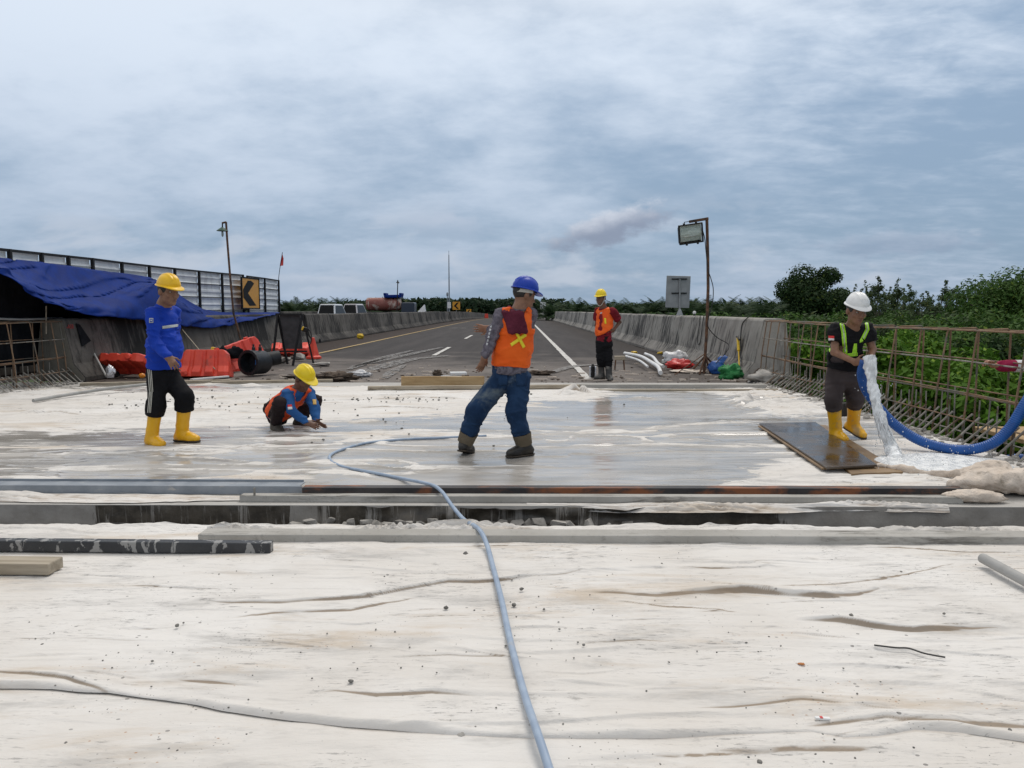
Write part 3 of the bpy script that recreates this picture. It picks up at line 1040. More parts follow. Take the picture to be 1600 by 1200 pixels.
px, py = project(np.stack([X, Y, 0 * X], -1).reshape(-1, 3))
px, py = px.reshape(X.shape), py.reshape(X.shape)
dry = np.zeros_like(X)
for cx, cy, rx, ry, a in ((180, 642, 430, 30, 1.25), (-200, 645, 300, 45, 1.0), (600, 622, 200, 17, 1.1), (660, 640, 150, 10, .8), (240, 702, 260, 6, .65), (560, 690, 110, 5, .6), (1235, 742, 75, 22, 1.0), (1290, 762, 160, 9, .8), (1480, 720, 160, 40, 1.3), (1165, 612, 110, 9, .9),
                          (1235, 640, 60, 16, .9), (830, 612, 90, 9, .7), (900, 618, 60, 10, .9), (420, 640, 140, 24, .5), (760, 680, 260, 6, .35), (640, 742, 240, 3, .35), (1100, 664, 110, 6, .4), (60, 770, 420, 8, .8), (60, 735, 220, 3, .45), (600, 604, 90, 14, .9)):
    dry += a * np.exp(-((px - cx) / rx) ** 2 - ((py - cy) / ry) ** 2)
wet = np.clip(1.04 - .95 * dry, 0, 1.2)
wet -= .35 * np.clip(Zf / .03, 0, 1)
r1 = 1 - np.abs(vnoise(q * np.array([.85, 4.2, 1]) + .6 * vnoise(q * 1.3)[..., None]))
r2 = 1 - np.abs(vnoise(q * np.array([1.7, 9.5, 1]) + 31 + .5 * vnoise(q * 2.2)[..., None]))
zone = sstep(vnoise(q * np.array([.45, .9, 1]) + 17), -.35, .45)
rid = .020 * sstep(r1, .82, 1.0) * zone + .008 * sstep(r2, .8, 1.0) * (.35 + .65 * zone)
smooth_c = np.exp(-((px - 760) / 260) ** 2 - ((py - 660) / 60) ** 2) * .55 + np.exp(-((px - 1010) / 200) ** 2 - ((py - 730) / 22) ** 2) * .8
rid *= 1 - np.clip(smooth_c, 0, .92)
wet -= .75 * np.clip(rid / .016, 0, 1) * .8
Z = .010 + Zf * (.75 + .5 * vnoise(q * np.array([4, 9, 1]))) + rid + .004 * fbm(q * np.array([.8, 1.6, 1]), 2)
lump = np.exp(-((px - 1205) / 80) ** 2 - ((py - 634) / 14) ** 2) + np.exp(-((px - 900) / 50) ** 2 - ((py - 617) / 8) ** 2) + .7 * np.exp(-((px - 640) / 70) ** 2 - ((py - 598) / 9) ** 2) + .4 * np.exp(-((px - 120) / 200) ** 2 - ((py - 612) / 6) ** 2)
Z += lump * .07 * np.abs(fbm(q * np.array([2.5, 3.5, 1]) + 7, 4))
Z = np.maximum(Z, .004)
me = npmesh('wet_geotextile', np.stack([X, Y, Z], -1).reshape(-1, 3), grid_faces(nx, ny))
fattr(me, 'grime_shade', G.ravel() * .5)
fattr(me, 'wet', wet.ravel())
tag(obj('geotextile_sheet', me, m_wetcloth), 'wet wrinkled sheet with puddles under the boots of the workers', 'cloth')


def rag_strip(name, x0, x1, yc, wid, z, hgt, seed, label, hang=0.0):
    n, k = max(60, int((x1 - x0) * 110)), 26
    xs = np.linspace(x0, x1, n)
    X, S = np.meshgrid(xs, np.linspace(-1, 1, k), indexing='ij')
    wv = wid * (.55 + .45 * sstep(fbm(np.stack([X[:, :1] * 2.3, 0 * X[:, :1] + seed, 0 * X[:, :1]], -1)), -.8, .9))
    wv = wv * (np.sin(np.pi * np.linspace(0.02, .98, n)) ** .25)[:, None]
    Y = yc + .03 * fbm(np.stack([X * 1.7, 0 * X + seed, 0 * X + 1], -1)) + S * wv
    cr = .6 * np.abs(fbm(np.stack([X * 4.0, S * 2.2 + seed, 0 * X], -1), 5)) + .55 * sstep(1 - np.abs(vnoise(np.stack([X * 5 + 3 * S, S * 3 + seed, 0 * X], -1))), .6, 1)
    Z = z + hgt * cr * (1 - .75 * np.abs(S) ** 3) * (.35 + 1.0 * sstep(vnoise(np.stack([X * 1.6, 0 * X + seed, 0 * X], -1)), -.4, .5))
    if hang:
        Z -= hang * sstep(-S, .0, 1.0)
    me = npmesh(name, np.stack([X, Y, Z], -1).reshape(-1, 3), grid_faces(n, k))
    fattr(me, 'grime_shade', (.75 - 1.1 * np.clip(cr, 0, .6)).ravel())  # hollows of the crumple coloured darker
    o = obj(name, me, m_cloth)
    return tag(o, label, 'cloth')


rag_strip('cloth_strip', -1.9, 4.4, 4.50, .085, .004, .040, 3, 'crumpled white cloth edge bunched between the grey lath and the open joint')
rag_strip('cloth_strip', -4.4, -1.45, 5.27, .13, .006, .03, 8, 'rumpled grey white cloth between the steel channel and the stained joint face', hang=.0)
rag_strip('cloth_strip', .05, 2.95, 5.14, .075, .004, .025, 15, 'torn cloth hanging over the dark wet face of the joint', hang=.035)

# =================================================================== VEGETATION
def leaf_material(name, c1, c2, rough=.7, hue=.3):
    m = bpy.data.materials.new(name)
    m.use_nodes = True
    T = NT(m.node_tree)
    ge = T.n('ShaderNodeNewGeometry')
    tc = T.n('ShaderNodeTexCoord').outputs['Object']
    r = ge.outputs['Random Per Island']
    f = T.m('ADD', T.m('MULTIPLY', r, .55), T.m('MULTIPLY', T.noise(tc, .9, 4, .6), .55))
    col = T.mix(T.ss(f, .2, .9), c1, c2)
    oi = T.n('ShaderNodeObjectInfo').outputs['Random']
    col = T.mix(T.m('MULTIPLY', oi, .55), col, (c1[0] * 1.1, c1[1] * .9, c1[2] * 1.2))
    col = T.mix(T.ss(r, .93, .97), col, (c2[0] * 1.5, c2[1] * 1.15, c2[2] * .8))
    b = T.n('ShaderNodeBsdfPrincipled', None, Base_Color=col, Roughness=rough)
    b.inputs['Specular IOR Level'].default_value = .12
    tl = T.n('ShaderNodeBsdfTranslucent', None, Color=col)
    mx = T.n('ShaderNodeMixShader')
    mx.inputs[0].default_value = .22
    T.t.links.new(b.outputs[0], mx.inputs[1])
    T.t.links.new(tl.outputs[0], mx.inputs[2])
    T.t.links.new(mx.outputs[0], T.n('ShaderNodeOutputMaterial').inputs[0])
    return m


m_leaf_dark = leaf_material('dark_tree_leaf', (.018, .042, .014), (.045, .085, .022))
m_leaf_mid = leaf_material('mid_tree_leaf', (.032, .080, .015), (.085, .160, .032))
m_leaf_grey = leaf_material('rubber_tree_leaf', (.048, .080, .034), (.100, .145, .062))
m_leaf_bright = leaf_material('bright_shrub_leaf', (.045, .118, .010), (.120, .245, .026))
m_leaf_shade = leaf_material('far_forest_leaf', (.018, .040, .018), (.040, .070, .028))
m_palm = leaf_material('oil_palm_frond', (.014, .034, .013), (.038, .070, .024))
m_bark = pm('bark', (.06, .05, .04), (.13, .11, .085), s=8, rough=.9, bump=.7, bs=20, stretch=(1, 1, .25))


def leaf_quads(P, N, size, rs, aspect=1.7):
    """one leaf quad per point: P centres, N facing directions"""
    n = len(P)
    N = N / np.maximum(np.linalg.norm(N, axis=1, keepdims=True), 1e-6)
    t = rs.normal(size=(n, 3))
    t -= N * (t * N).sum(1, keepdims=True)
    t /= np.maximum(np.linalg.norm(t, axis=1, keepdims=True), 1e-6)
    b = np.cross(N, t)
    s = size * (.6 + .8 * rs.rand(n))[:, None]
    V = np.stack([P - t * s * aspect * .5, P + b * s * .42 - N * s * .10, P + t * s * aspect * .5, P - b * s * .42 - N * s * .10], 1).reshape(-1, 3)
    F = np.arange(4 * n).reshape(n, 4)
    return V, F


def crown_points(n, blobs, rs, shell=.55, up=.35):
    """points in the outer shell of a set of blobs (centre, radii)"""
    C = np.array([b[0] for b in blobs], float)
    R = np.array([b[1] for b in blobs], float)
    w = (R[:, 0] * R[:, 2])
    k = rs.choice(len(blobs), n, p=w / w.sum())
    d = rs.normal(size=(n, 3))
    d /= np.linalg.norm(d, axis=1, keepdims=True)
    rr = (shell + (1 - shell) * rs.rand(n)) * (1 + .10 * rs.normal(size=n))
    P = C[k] + d * R[k] * rr[:, None]
    N = d + rs.normal(size=(n, 3)) * .55 + np.array([0, 0, up])
    return P, N


def leaf_mesh(name, n, blobs, size, seed, shell=.55, mat=None):
    rs = np.random.RandomState(seed)
    P, N = crown_points(n, blobs, rs, shell)
    V, F = leaf_quads(P, N, size, rs)
    me = npmesh(name, V, F, False)
    me.materials.append(mat)
    return me


def blob_set(n, w, h, z0, rs, lump=.34, flat=1.0):
    """lumpy crown: n blobs in an ellipsoid of half width w, height h standing on z0"""
    out = []
    for i in range(n):
        d = rs.normal(size=3)
        d /= np.linalg.norm(d)
        r = rs.rand() ** .45
        c = np.array([d[0] * w * r * .72, d[1] * w * r * .72, z0 + h * .5 + d[2] * h * .5 * r * .72])
        s = lump * w * (.65 + .7 * rs.rand())
        out.append((c, (s, s, s * .8 * flat)))
    return out


def trunk_mb(h, r, blobs, rs, lean=0.0):
    b = MB()
    top = Vector((lean, 0, h))
    pts = spline([(0, 0, -.3), (lean * .3 + .05 * r, 0, h * .45), top], 4)
    b.tube(pts, [r * (1.15 - .6 * i / (len(pts) - 1)) for i in range(len(pts))], 8)
    for c, s in blobs[:9]:
        c = Vector(c)
        a = pts[int(len(pts) * (.45 + .4 * rs.rand()))]
        mid = a.lerp(c, .5) + Vector((0, 0, .12 * h * (rs.rand() - .2)))
        b.tube(spline([a, mid, c], 3), [r * .45 * (1 - .7 * i / 6) for i in range(7)], 5)
    return b


def copy_tree(o, loc, rz=0.0, sc=1.0, label=None, group=None):
    c = o.copy()
    COL.objects.link(c)
    c.location, c.rotation_euler, c.scale = loc, (0, 0, rz), (sc, sc, sc)
    if label: c['label'] = label
    if group: c['group'] = group
    for ch in o.children:
        d = ch.copy()
        COL.objects.link(d)
        d.parent = c
        for gch in ch.children:
            e = gch.copy()
            COL.objects.link(e)
            e.parent = d
    return c


def tree(name, label, loc, w, h, trunk, nblob, nleaf, size, mat, seed, cat='tree', lump=.34, shell=.5, group=None, flat=1.0, lean=0.0):
    rs = np.random.RandomState(seed)
    root = thing(name, label, cat, loc, group=group)
    bl = blob_set(nblob, w, h, trunk, rs, lump, flat)
    obj('crown', leaf_mesh('crown', nleaf, bl, size, seed, shell, mat), mat, root, world=False)
    obj('trunk', trunk_mb(trunk + h * .5, max(.05, .035 * h), bl, rs, lean), m_bark, root, world=False, smooth=True)
    return root


GZ = GROUND_Z
# the two big round trees and the dark one beside the barrier end
p = at(1272, 484, 62)
tree('broad_tree', 'tall dark broad tree with a knobbly crown just right of the barrier end', (p.x, 62, GZ), 3.5, 7.6, 1.4, 34, 22000, .14, m_leaf_dark, 21, lump=.30, shell=.65)
p = at(1320, 484, 66)
tree('broad_tree', 'lower dark tree leaning out beside the tall knobbly tree', (p.x, 66, GZ), 2.8, 5.8, 1.3, 18, 9000, .15, m_leaf_dark, 22, lump=.32)
p = at(1598, 484, 40)
tree('broad_tree', 'wide rounded green tree above the person whose arm grips the rebar', (p.x, 40, GZ), 4.0, 7.0, 1.0, 64, 40000, .11, m_leaf_mid, 23, lump=.33, shell=.78)
p = at(1705, 484, 42)
tree('broad_tree', 'rounded green tree at the far right edge of the picture', (p.x, 42, GZ), 3.4, 6.8, 1.3, 34, 14000, .13, m_leaf_mid, 24, lump=.32)
# slender rubber trees with sparse tops
rs = np.random.RandomState(9)
RUB = []
for v in range(3):
    r_ = np.random.RandomState(60 + v)
    root = thing('rubber_tree', 'x', 'tree', (0, 0, -60))
    bl = []
    for i in range(26):
        zz = 1.6 + 5.6 * r_.rand()
        a = r_.rand() * 6.28
        q = (.2 + 1.5 * r_.rand()) * (1.2 - .11 * zz)
        bl.append((np.array([q * math.cos(a), q * math.sin(a), zz]), (.55, .55, .40)))
    bl += [(np.array([.1 * i - .3, .1, 7.0 + .25 * i]), (.22, .22, .2)) for i in range(5)]
    obj('crown', leaf_mesh('rubber_crown', 2300, bl, .13, 60 + v, .05, m_leaf_grey), m_leaf_grey, root, world=False)
    b = MB().tube([(0, 0, -.3), (.05, 0, 3), (.0, .05, 7.4)], [.09, .07, .025], 6)
    for c, s in bl[:26]:
        c = Vector(c)
        b.tube([(0, 0, max(1.5, c.z - .9)), c], [.03, .012], 4)
    obj('trunk', b, m_bark, root, world=False)
    RUB.append(root)
RT = [(1335, 60, 446), (1352, 64, 440), (1370, 58, 434), (1388, 66, 450), (1402, 60, 436), (1420, 70, 446), (1440, 62, 460), (1455, 66, 462), (1478, 58, 440), (1494, 64, 448), (1512, 60, 458), (1345, 74, 452), (1412, 76, 452), (1465, 76, 468), (1530, 70, 462), (1340, 68, 462), (1360, 80, 456), (1380, 72, 458), (1396, 82, 450), (1428, 84, 458), (1448, 74, 456), (1470, 84, 452), (1488, 72, 460), (1505, 82, 455), (1326, 70, 455), (1436, 58, 462), (1458, 56, 470), (1375, 54, 466), (1410, 54, 464), (1500, 54, 468)]
used = set()
names = 3 * ['thin', 'spindly', 'wispy', 'slight', 'lanky', 'slender', 'short thin', 'sparse', 'tall thin', 'bare topped', 'airy', 'pale', 'feathery', 'faint', 'scraggly']
for i, (px_, D, py_) in enumerate(RT):
    p, t = at(px_, 484, D), at(px_, py_, D)
    sc_ = (t.z - GZ) / 8.0
    lab = names[i] + ' rubber tree in the open row between the two round trees behind the white helmet'
    v = RUB[i % 3]
    if i % 3 not in used:
        used.add(i % 3)
        v.location, v.scale, v.rotation_euler = (p.x, D, GZ), (sc_,) * 3, (0, 0, i * 1.7)
        v['label'] = 'slender rubber tree with sparse airy top in the row behind the white helmet'
        v['group'] = 'rubber trees between the two round trees'
    else:
        copy_tree(v, (p.x, D, GZ), i * 1.7, sc_, 'slender rubber tree with sparse airy top in the row behind the white helmet', 'rubber trees between the two round trees')
# darker shrubs filling the foot of the trees
DK = []
for v in range(3):
    DK.append(tree('dark_shrub', 'x', (0, 0, -60), 2.2, 3.2, .3, 13, 8500, .10, (m_leaf_mid, m_leaf_dark, m_leaf_grey)[v], 80 + v, 'shrub', lump=.36))
spots = []
for i in range(34):
    px_ = 1236 + 14.5 * i + rs.uniform(-6, 6)
    D = rs.uniform(28, 50)
    spots.append((px_, D, rs.uniform(482, 500)))
first = set()
for i, (px_, D, py_) in enumerate(spots):
    p, t = at(px_, 484, D), at(px_, py_, D)
    sc_ = (t.z - GZ) / 3.5
    v = DK[i % 3]
    lab = ('mid green', 'dark green', 'grey green')[i % 3] + ' shrub in the thicket at the foot of the trees behind the rebar'
    gr = 'shrubs at the foot of the trees'
    if i % 3 not in first:
        first.add(i % 3)
        v.location, v.scale = (p.x, D, GZ), (sc_,) * 3
        tag(v, lab, 'shrub', gr)
    else:
        copy_tree(v, (p.x, D, GZ), i * 1.1, sc_, lab, gr)
# bright leafy shrubs right behind the rebar
BR = []
for v in range(3):
    r_ = np.random.RandomState(40 + v)
    root = thing('leafy_shrub', 'x', 'shrub', (0, 0, -60))
    bl = blob_set(30, 1.35, 3.1, .7, r_, .25)
    obj('foliage', leaf_mesh('foliage', 15000, bl, .068, 40 + v, .72, m_leaf_bright), m_leaf_bright, root, world=False)
    obj('stem', trunk_mb(2.2, .05, bl, r_), m_bark, root, world=False)
    BR.append(root)
first = set()
SH = [(1243, 17, 512), (1262, 21, 516), (1285, 18, 508), (1312, 23, 520), (1322, 16, 548), (1362, 20, 512), (1395, 15, 506), (1425, 18, 510), (1437, 13, 530), (1470, 15.5, 512), (1492, 12.5, 520), (1515, 14, 514), (1545, 12.2, 548), (1575, 14.5, 545), (1602, 12.0, 552), (1480, 10.6, 575),
      (1640, 12.5, 545), (1560, 10.4, 590), (1385, 13.2, 560), (1270, 14.8, 560), (1350, 26, 500), (1420, 27, 502), (1300, 30, 506), (1620, 17, 520), (1690, 11.5, 540), (1250, 26, 512), (1400, 23, 500), (1455, 24, 506)]
for i, (px_, D, py_) in enumerate(SH):
    p, t = at(px_, 484, D), at(px_, py_, D)
    X = max(p.x, 6.6)
    sc_ = (t.z - GZ) / 3.8
    v = BR[i % 3]
    lab, gr = 'bright green leafy shrub growing just beyond the rusty rebar', 'bright shrubs beyond the rebar'
    if i % 3 not in first:
        first.add(i % 3)
        v.location, v.scale, v.rotation_euler = (X, D, GZ), (sc_,) * 3, (0, 0, i)
        tag(v, lab, 'shrub', gr)
    else:
        copy_tree(v, (X, D, GZ), i * 2.1, sc_, lab, gr)

# ------------------------------------------------------------------ oil palms
PALM = []
for v in range(3):
    r_ = np.random.RandomState(100 + v)
    vs, fs = [], []
    for k in range(24):
        az = k * 2.399 + r_.uniform(-.2, .2)
        el0 = rad(r_.uniform(12, 84))
        L = r_.uniform(2.6, 3.6)
        p = np.zeros(3)
        p[2] = 3.4
        d = np.array([math.cos(az), math.sin(az)])
        el = el0
        prev = None
        n = 13
        for i in range(n + 1):
            c = np.array([p[0], p[1], p[2]])
            side = np.array([-d[1], d[0], 0])
            w = .62 * math.sin(math.pi * min(1, (i + 1.2) / (n + 1.2))) ** .8
            if i > 1:
                fw = np.array([d[0] * math.cos(el), d[1] * math.cos(el), math.sin(el)])
                upv = np.cross(side, fw)
                for s in (-1, 1):
                    for q in (0, .5):
                        base = c - fw * L / n * q
                        tip = base + side * s * w + fw * .28 * w - np.array([0, 0, .30 * w]) - upv * .1 * w * r_.uniform(-1, 1)
                        th = fw * .055
                        b0 = len(vs)
                        vs += [base - th, base + th, tip + th * .2, tip - th * .2]
                        fs.append((b0, b0 + 1, b0 + 2, b0 + 3))
            st = L / n
            p = p + np.array([d[0] * math.cos(el) * st, d[1] * math.cos(el) * st, math.sin(el) * st])
            el -= rad(r_.uniform(3.6, 6.6))
    root = thing('oil_palm', 'x', 'palm tree', (0, 0, -60))
    me = npmesh('crown', np.array(vs), np.array(fs), False)
    me.materials.append(m_palm)
    obj('crown', me, m_palm, root, world=False)
    obj('trunk', MB().tube([(0, 0, -.3), (0, 0, 1.8), (0, 0, 3.5)], [.36, .33, .28], 7), m_bark, root, world=False)
    PALM.append(root)
first = set()


def palms(lst, label, group):
    for i, (px_, D, py_) in enumerate(lst):
        p, t = at(px_, 484, D), at(px_, py_, D)
        gz = GZ - (1.6 if D > 140 else 0)
        sc_ = (t.z - gz) / 6.1
        k = RND.randrange(3)
        v = PALM[k]
        if k not in first:
            first.add(k)
            v.location, v.scale = (p.x, D, gz), (sc_,) * 3
            tag(v, label if isinstance(label, str) else label[i], 'palm tree', group)
        else:
            copy_tree(v, (p.x, D, gz), RND.uniform(0, 6), sc_, label if isinstance(label, str) else label[i], group)


r_ = random.Random(4)
palms([(858 + 11.5 * i + r_.uniform(-5, 5), r_.uniform(100, 150) - i * .9, r_.uniform(461, 471) - .14 * i) for i in range(33)], 'oil palm in the dark line of palms behind the right barrier', 'oil palms behind the right barrier')
palms([(1082, 70, 458), (1130, 66, 464), (1187, 58, 455), (1205, 64, 462), (1150, 78, 463), (1106, 84, 466), (1222, 72, 458), (1000, 95, 466), (955, 100, 466)], ['tall oil palm just right of the grey sign on the barrier', 'oil palm standing alone right of the floodlight pole', 'oil palm with the widest fronds left of the tall dark tree', 'oil palm touching the left side of the tall dark tree', 'smaller oil palm midway between the floodlight pole and tall dark tree', 'oil palm directly behind the floodlight pole', 'oil palm half hidden behind the tall dark tree', 'oil palm left of the grey sign', 'oil palm just right of the helmet of the man in maroon'], 'taller oil palms right of the sign')
palms([(444 + 8.6 * i + r_.uniform(-3, 3), r_.uniform(115, 150), r_.uniform(459, 470)) for i in range(20)], 'oil palm in the tree line behind the white cars', 'oil palms behind the white cars')


def forest(name, pts, size, n, seed, mat, label):
    """pts: (px, D, py of the top) along the wood"""
    rs = np.random.RandomState(seed)
    bl = []
    for px_, D, py_ in pts:
        p, t = at(px_, 484, D), at(px_, py_, D)
        hw = D * .012
        for k in range(3):
            zc = GZ - 2 + (t.z - GZ + 2) * (.35 + .25 * k)
            s = (t.z - GZ + 2) * (.30 if k < 2 else .22) * rs.uniform(.8, 1.2)
            zc = min(zc, t.z - s * .8)
            bl.append((np.array([p.x + rs.uniform(-hw, hw), D + rs.uniform(-2, 4) + 2 * (2 - k), zc]), (max(hw * 1.3, s), s, s)))
    me = leaf_mesh(name, n, bl, size, seed, .8, mat)
    o = obj(name, me, mat, kind='stuff')
    return tag(o, label, 'forest')


forest('forest', [(562 + 3.6 * i, 330 + 25 * math.sin(i), 468.5 + 2.2 * math.sin(i * .35) + .012 * abs(i - 35) * 4) for i in range(86)], 1.5, 20000, 31, m_leaf_shade, 'distant dark wood closing the road beyond its crest')
forest('forest', [(870 + 6.5 * i, 165 - .8 * i, 478 + 2 * math.sin(i * .9)) for i in range(62)], .75, 22000, 32, m_leaf_shade, 'dark wood filling in behind the oil palms on the right')
forest('forest', [(-60 + 7 * i, 150, 477 + 2 * math.sin(i * .7)) for i in range(92)], .75, 20000, 33, m_leaf_shade, 'dark wood filling in behind the oil palms on the left')
# low bright brush along the outer side of the right barrier
LB = tree('low_bush', 'low yellow green bush peeping over the right barrier below the grey sign', (0, 0, GZ), 1.7, 2.6, .9, 18, 9000, .07, m_leaf_mid, 55, 'bush', lump=.36)
lst = [(1100, 36, 481), (1065, 40, 483), (1135, 32, 480), (1020, 48, 483), (1175, 27, 481), (1080, 32, 484)]
for i, (px_, D, py_) in enumerate(lst):
    p, t = at(px_, 484, D), at(px_, py_, D)
    lab, gr = 'low yellow green bush peeping over the right barrier near the grey sign', 'low bushes along the right barrier'
    if i == 0:
        LB.location, LB.scale = (p.x, D, GZ), ((t.z - GZ) / 3.4,) * 3
        tag(LB, lab, 'bush', gr)
    else:
        copy_tree(LB, (p.x, D, GZ), i, (t.z - GZ) / 3.4, lab, gr)

# =================================================================== THINGS
m_zinc = pm('galvanised_sheet', (.66, .69, .72), (.78, .80, .82), s=3, rough=.5, r2=.6, bump=.05, bs=12, metal=0, c3=(.36, .36, .37), s3=2.0, lo3=.6, hi3=.8, st3=(1, 1, .3))
m_blackm = pm('black_painted_steel', (.010, .010, .011), (.022, .021, .021), s=6, rough=.55, bump=.1, spec=.25)
m_rust = pm('rusty_steel', (.085, .045, .028), (.17, .085, .045), s=9, rough=.85, bump=.4, bs=60, c3=(.05, .038, .034), s3=4, lo3=.5, hi3=.65)
m_rebar = pm('rusty_rebar', (.16, .095, .058), (.27, .17, .10), s=5, rough=.85, bump=.4, bs=90, c3=(.13, .125, .105), s3=2.2, lo3=.48, hi3=.62)
m_rebar_c = pm('cement_splashed_rebar', (.20, .185, .160), (.32, .30, .265), s=7, rough=.9, bump=.5, bs=80, c3=(.13, .085, .055), s3=4, lo3=.52, hi3=.62)
m_tarp = pm('blue_tarpaulin', (.003, .020, .145), (.004, .029, .200), s=3, rough=.6, r2=.66, bump=.12, bs=9, bd=.03, spec=.10, c3=(.009, .042, .25), s3=2.2, lo3=.62, hi3=.8)
m_redpl = pm('red_orange_plastic', (.66, .050, .028), (.76, .075, .038), s=4, rough=.45, bump=.05, c3=(.40, .06, .04), s3=3.4, lo3=.58, hi3=.74)
m_blackpl = pm('black_plastic_pipe', (.008, .009, .011), (.022, .024, .028), s=5, rough=.45, bump=.08, spec=.3, c3=(.07, .068, .065), s3=4, lo3=.62, hi3=.78)
m_wood = pm('grey_timber', (.27, .225, .165), (.40, .345, .265), s=3, rough=.85, bump=.4, bs=14, stretch=(.5, 7, 7), c3=(.16, .13, .10), s3=3, lo3=.6, hi3=.75)
m_tan = pm('tan_plank', (.36, .235, .110), (.48, .335, .175), s=3, rough=.8, bump=.3, bs=14, stretch=(.6, 6, 6), c3=(.17, .115, .065), s3=3.2, lo3=.58, hi3=.74)
m_brownb = pm('brown_board', (.16, .098, .046), (.25, .16, .078), s=4, rough=.55, bump=.3, bs=20, c3=(.09, .06, .035), s3=3, lo3=.55, hi3=.7)
m_wetply = pm('wet_plywood', (.040, .031, .025), (.085, .066, .052), s=2.6, rough=.10, r2=.38, bump=.10, bs=14, bd=.006, c3=(.20, .175, .150), s3=3.6, lo3=.58, hi3=.72)
m_plyedge = pm('plywood_edge', (.15, .105, .065), (.24, .18, .12), s=8, rough=.8, bump=.4, bs=30, stretch=(1, 1, 14))
m_steel = pm('painted_grey_steel', (.19, .215, .245), (.28, .305, .335), s=4, rough=.45, r2=.6, bump=.15, bs=30, c3=(.40, .39, .37), s3=5, lo3=.6, hi3=.7, st3=(1, 6, 4))
m_scalebk = pm('black_steel_with_cement', (.016, .018, .022), (.030, .032, .036), s=5, rough=.45, bump=.3, bs=30, c3=(.26, .255, .245), s3=7, lo3=.535, hi3=.57, st3=(2.2, 2, 1.1))
m_rustbeam = pm('rust_and_black_steel', (.022, .020, .022), (.055, .048, .046), s=3, rough=.6, bump=.3, bs=30, c3=(.22, .075, .026), s3=1.9, lo3=.50, hi3=.62, st3=(1, 3, 2))
m_whitepl = pm('white_plastic', (.66, .66, .65), (.78, .78, .77), s=4, rough=.45, bump=.05, c3=(.5, .47, .43), s3=4, lo3=.6, hi3=.75)
m_yellow_s = pm('sign_yellow', (.60, .265, .012), (.66, .31, .02), s=4, rough=.4, bump=0)
m_blk_flat = pm('sign_black', (.008, .008, .009), (.012, .012, .012), s=4, rough=.6, bump=0, spec=.15)
m_signback = pm('grey_sign_back', (.24, .25, .255), (.31, .32, .325), s=3, rough=.5, bump=.05, metal=.1)
m_stone = pm('broken_concrete', (.24, .225, .205), (.40, .38, .35), s=7, rough=.9, bump=.6, bs=40)
m_hoseL = pm('pale_blue_hose', (.27, .345, .455), (.34, .42, .525), s=12, rough=.42, bump=.05, c3=(.40, .41, .42), s3=9, lo3=.6, hi3=.75)
m_hoseB = pm('blue_suction_hose', (.002, .065, .270), (.004, .085, .340), s=8, rough=.42, bump=.05)
m_pipe = pm('grey_plastic_pipe', (.28, .275, .26), (.36, .355, .34), s=5, rough=.6, bump=.15, c3=(.45, .43, .40), s3=6, lo3=.58, hi3=.72)
m_cable = pm('black_rubber_cable', (.012, .012, .012), (.03, .03, .03), rough=.6, bump=0)
m_green = pm('green_net', (.012, .16, .035), (.03, .26, .07), s=22, rough=.6, bump=.8, bs=60, bd=.02)
m_bluebag = pm('blue_plastic_bag', (.012, .07, .30), (.03, .13, .42), s=5, rough=.35, bump=.5, bs=12, bd=.03)
m_redbag = pm('red_plastic_bag', (.50, .02, .02), (.62, .05, .04), s=5, rough=.4, bump=.5, bs=12, bd=.03)
m_cloud = pm('clear_plastic_film', (.50, .50, .51), (.68, .68, .69), s=5, rough=.25, bump=.6, bs=14, bd=.03)
m_brown = pm('brown_rag', (.055, .040, .030), (.13, .095, .070), s=8, rough=.95, bump=.8, bs=20, bd=.03)
m_mud = pm('muddy_boot', (.035, .030, .024), (.085, .072, .056), s=8, rough=.7, bump=.3)
m_text = pm('red_marker', (.30, .03, .03), (.36, .06, .05), s=20, rough=.8, bump=0)
m_glass = pm('lamp_glass', (.30, .36, .32), (.42, .48, .44), s=6, rough=.06, bump=.05, spec=.8)
m_pane = bpy.data.materials.new('clear_glass')
m_pane.use_nodes = True
T = NT(m_pane.node_tree)
mx = T.n('ShaderNodeMixShader')
T.set(mx.inputs[0], T.m('MULTIPLY', T.n('ShaderNodeLayerWeight', None, Blend=.35).outputs['Fresnel'], .6))
T.t.links.new(T.n('ShaderNodeBsdfTransparent', None, Color=(.97, .99, .98)).outputs[0], mx.inputs[1])
T.t.links.new(T.n('ShaderNodeBsdfGlossy', None, Roughness=.05).outputs[0], mx.inputs[2])
T.t.links.new(mx.outputs[0], T.n('ShaderNodeOutputMaterial').inputs[0])
m_mirror = pm('lamp_reflector', (.66, .70, .67), (.82, .85, .83), s=7, rough=.4, bump=0, metal=0)
m_yel = pm('yellow_plastic', (.68, .42, .01), (.74, .5, .03), rough=.45, bump=0)
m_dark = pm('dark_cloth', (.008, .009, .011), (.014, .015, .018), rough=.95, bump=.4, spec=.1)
m_foil = pm('silver_foil', (.5, .5, .52), (.75, .75, .77), s=9, rough=.25, bump=.6, bs=20, bd=.03, metal=.5)


def quad_slab(name, pts, th, mat, parent=None, bev=.003, **kw):
    """flat board from its four top corners"""
    b = MB()
    P = [Vector(p) for p in pts]
    n = (P[1] - P[0]).cross(P[2] - P[0]).normalized()
    if n.z < 0:
        P = P[::-1]
        n = -n
    vs = P + [p - n * th for p in P]
    b.add(vs, [(0, 1, 2, 3), (7, 6, 5, 4)] + [(i, 4 + i, 4 + (i + 1) % 4, (i + 1) % 4) for i in range(4)])
    return obj(name, b, mat, parent, bev=bev, **kw)


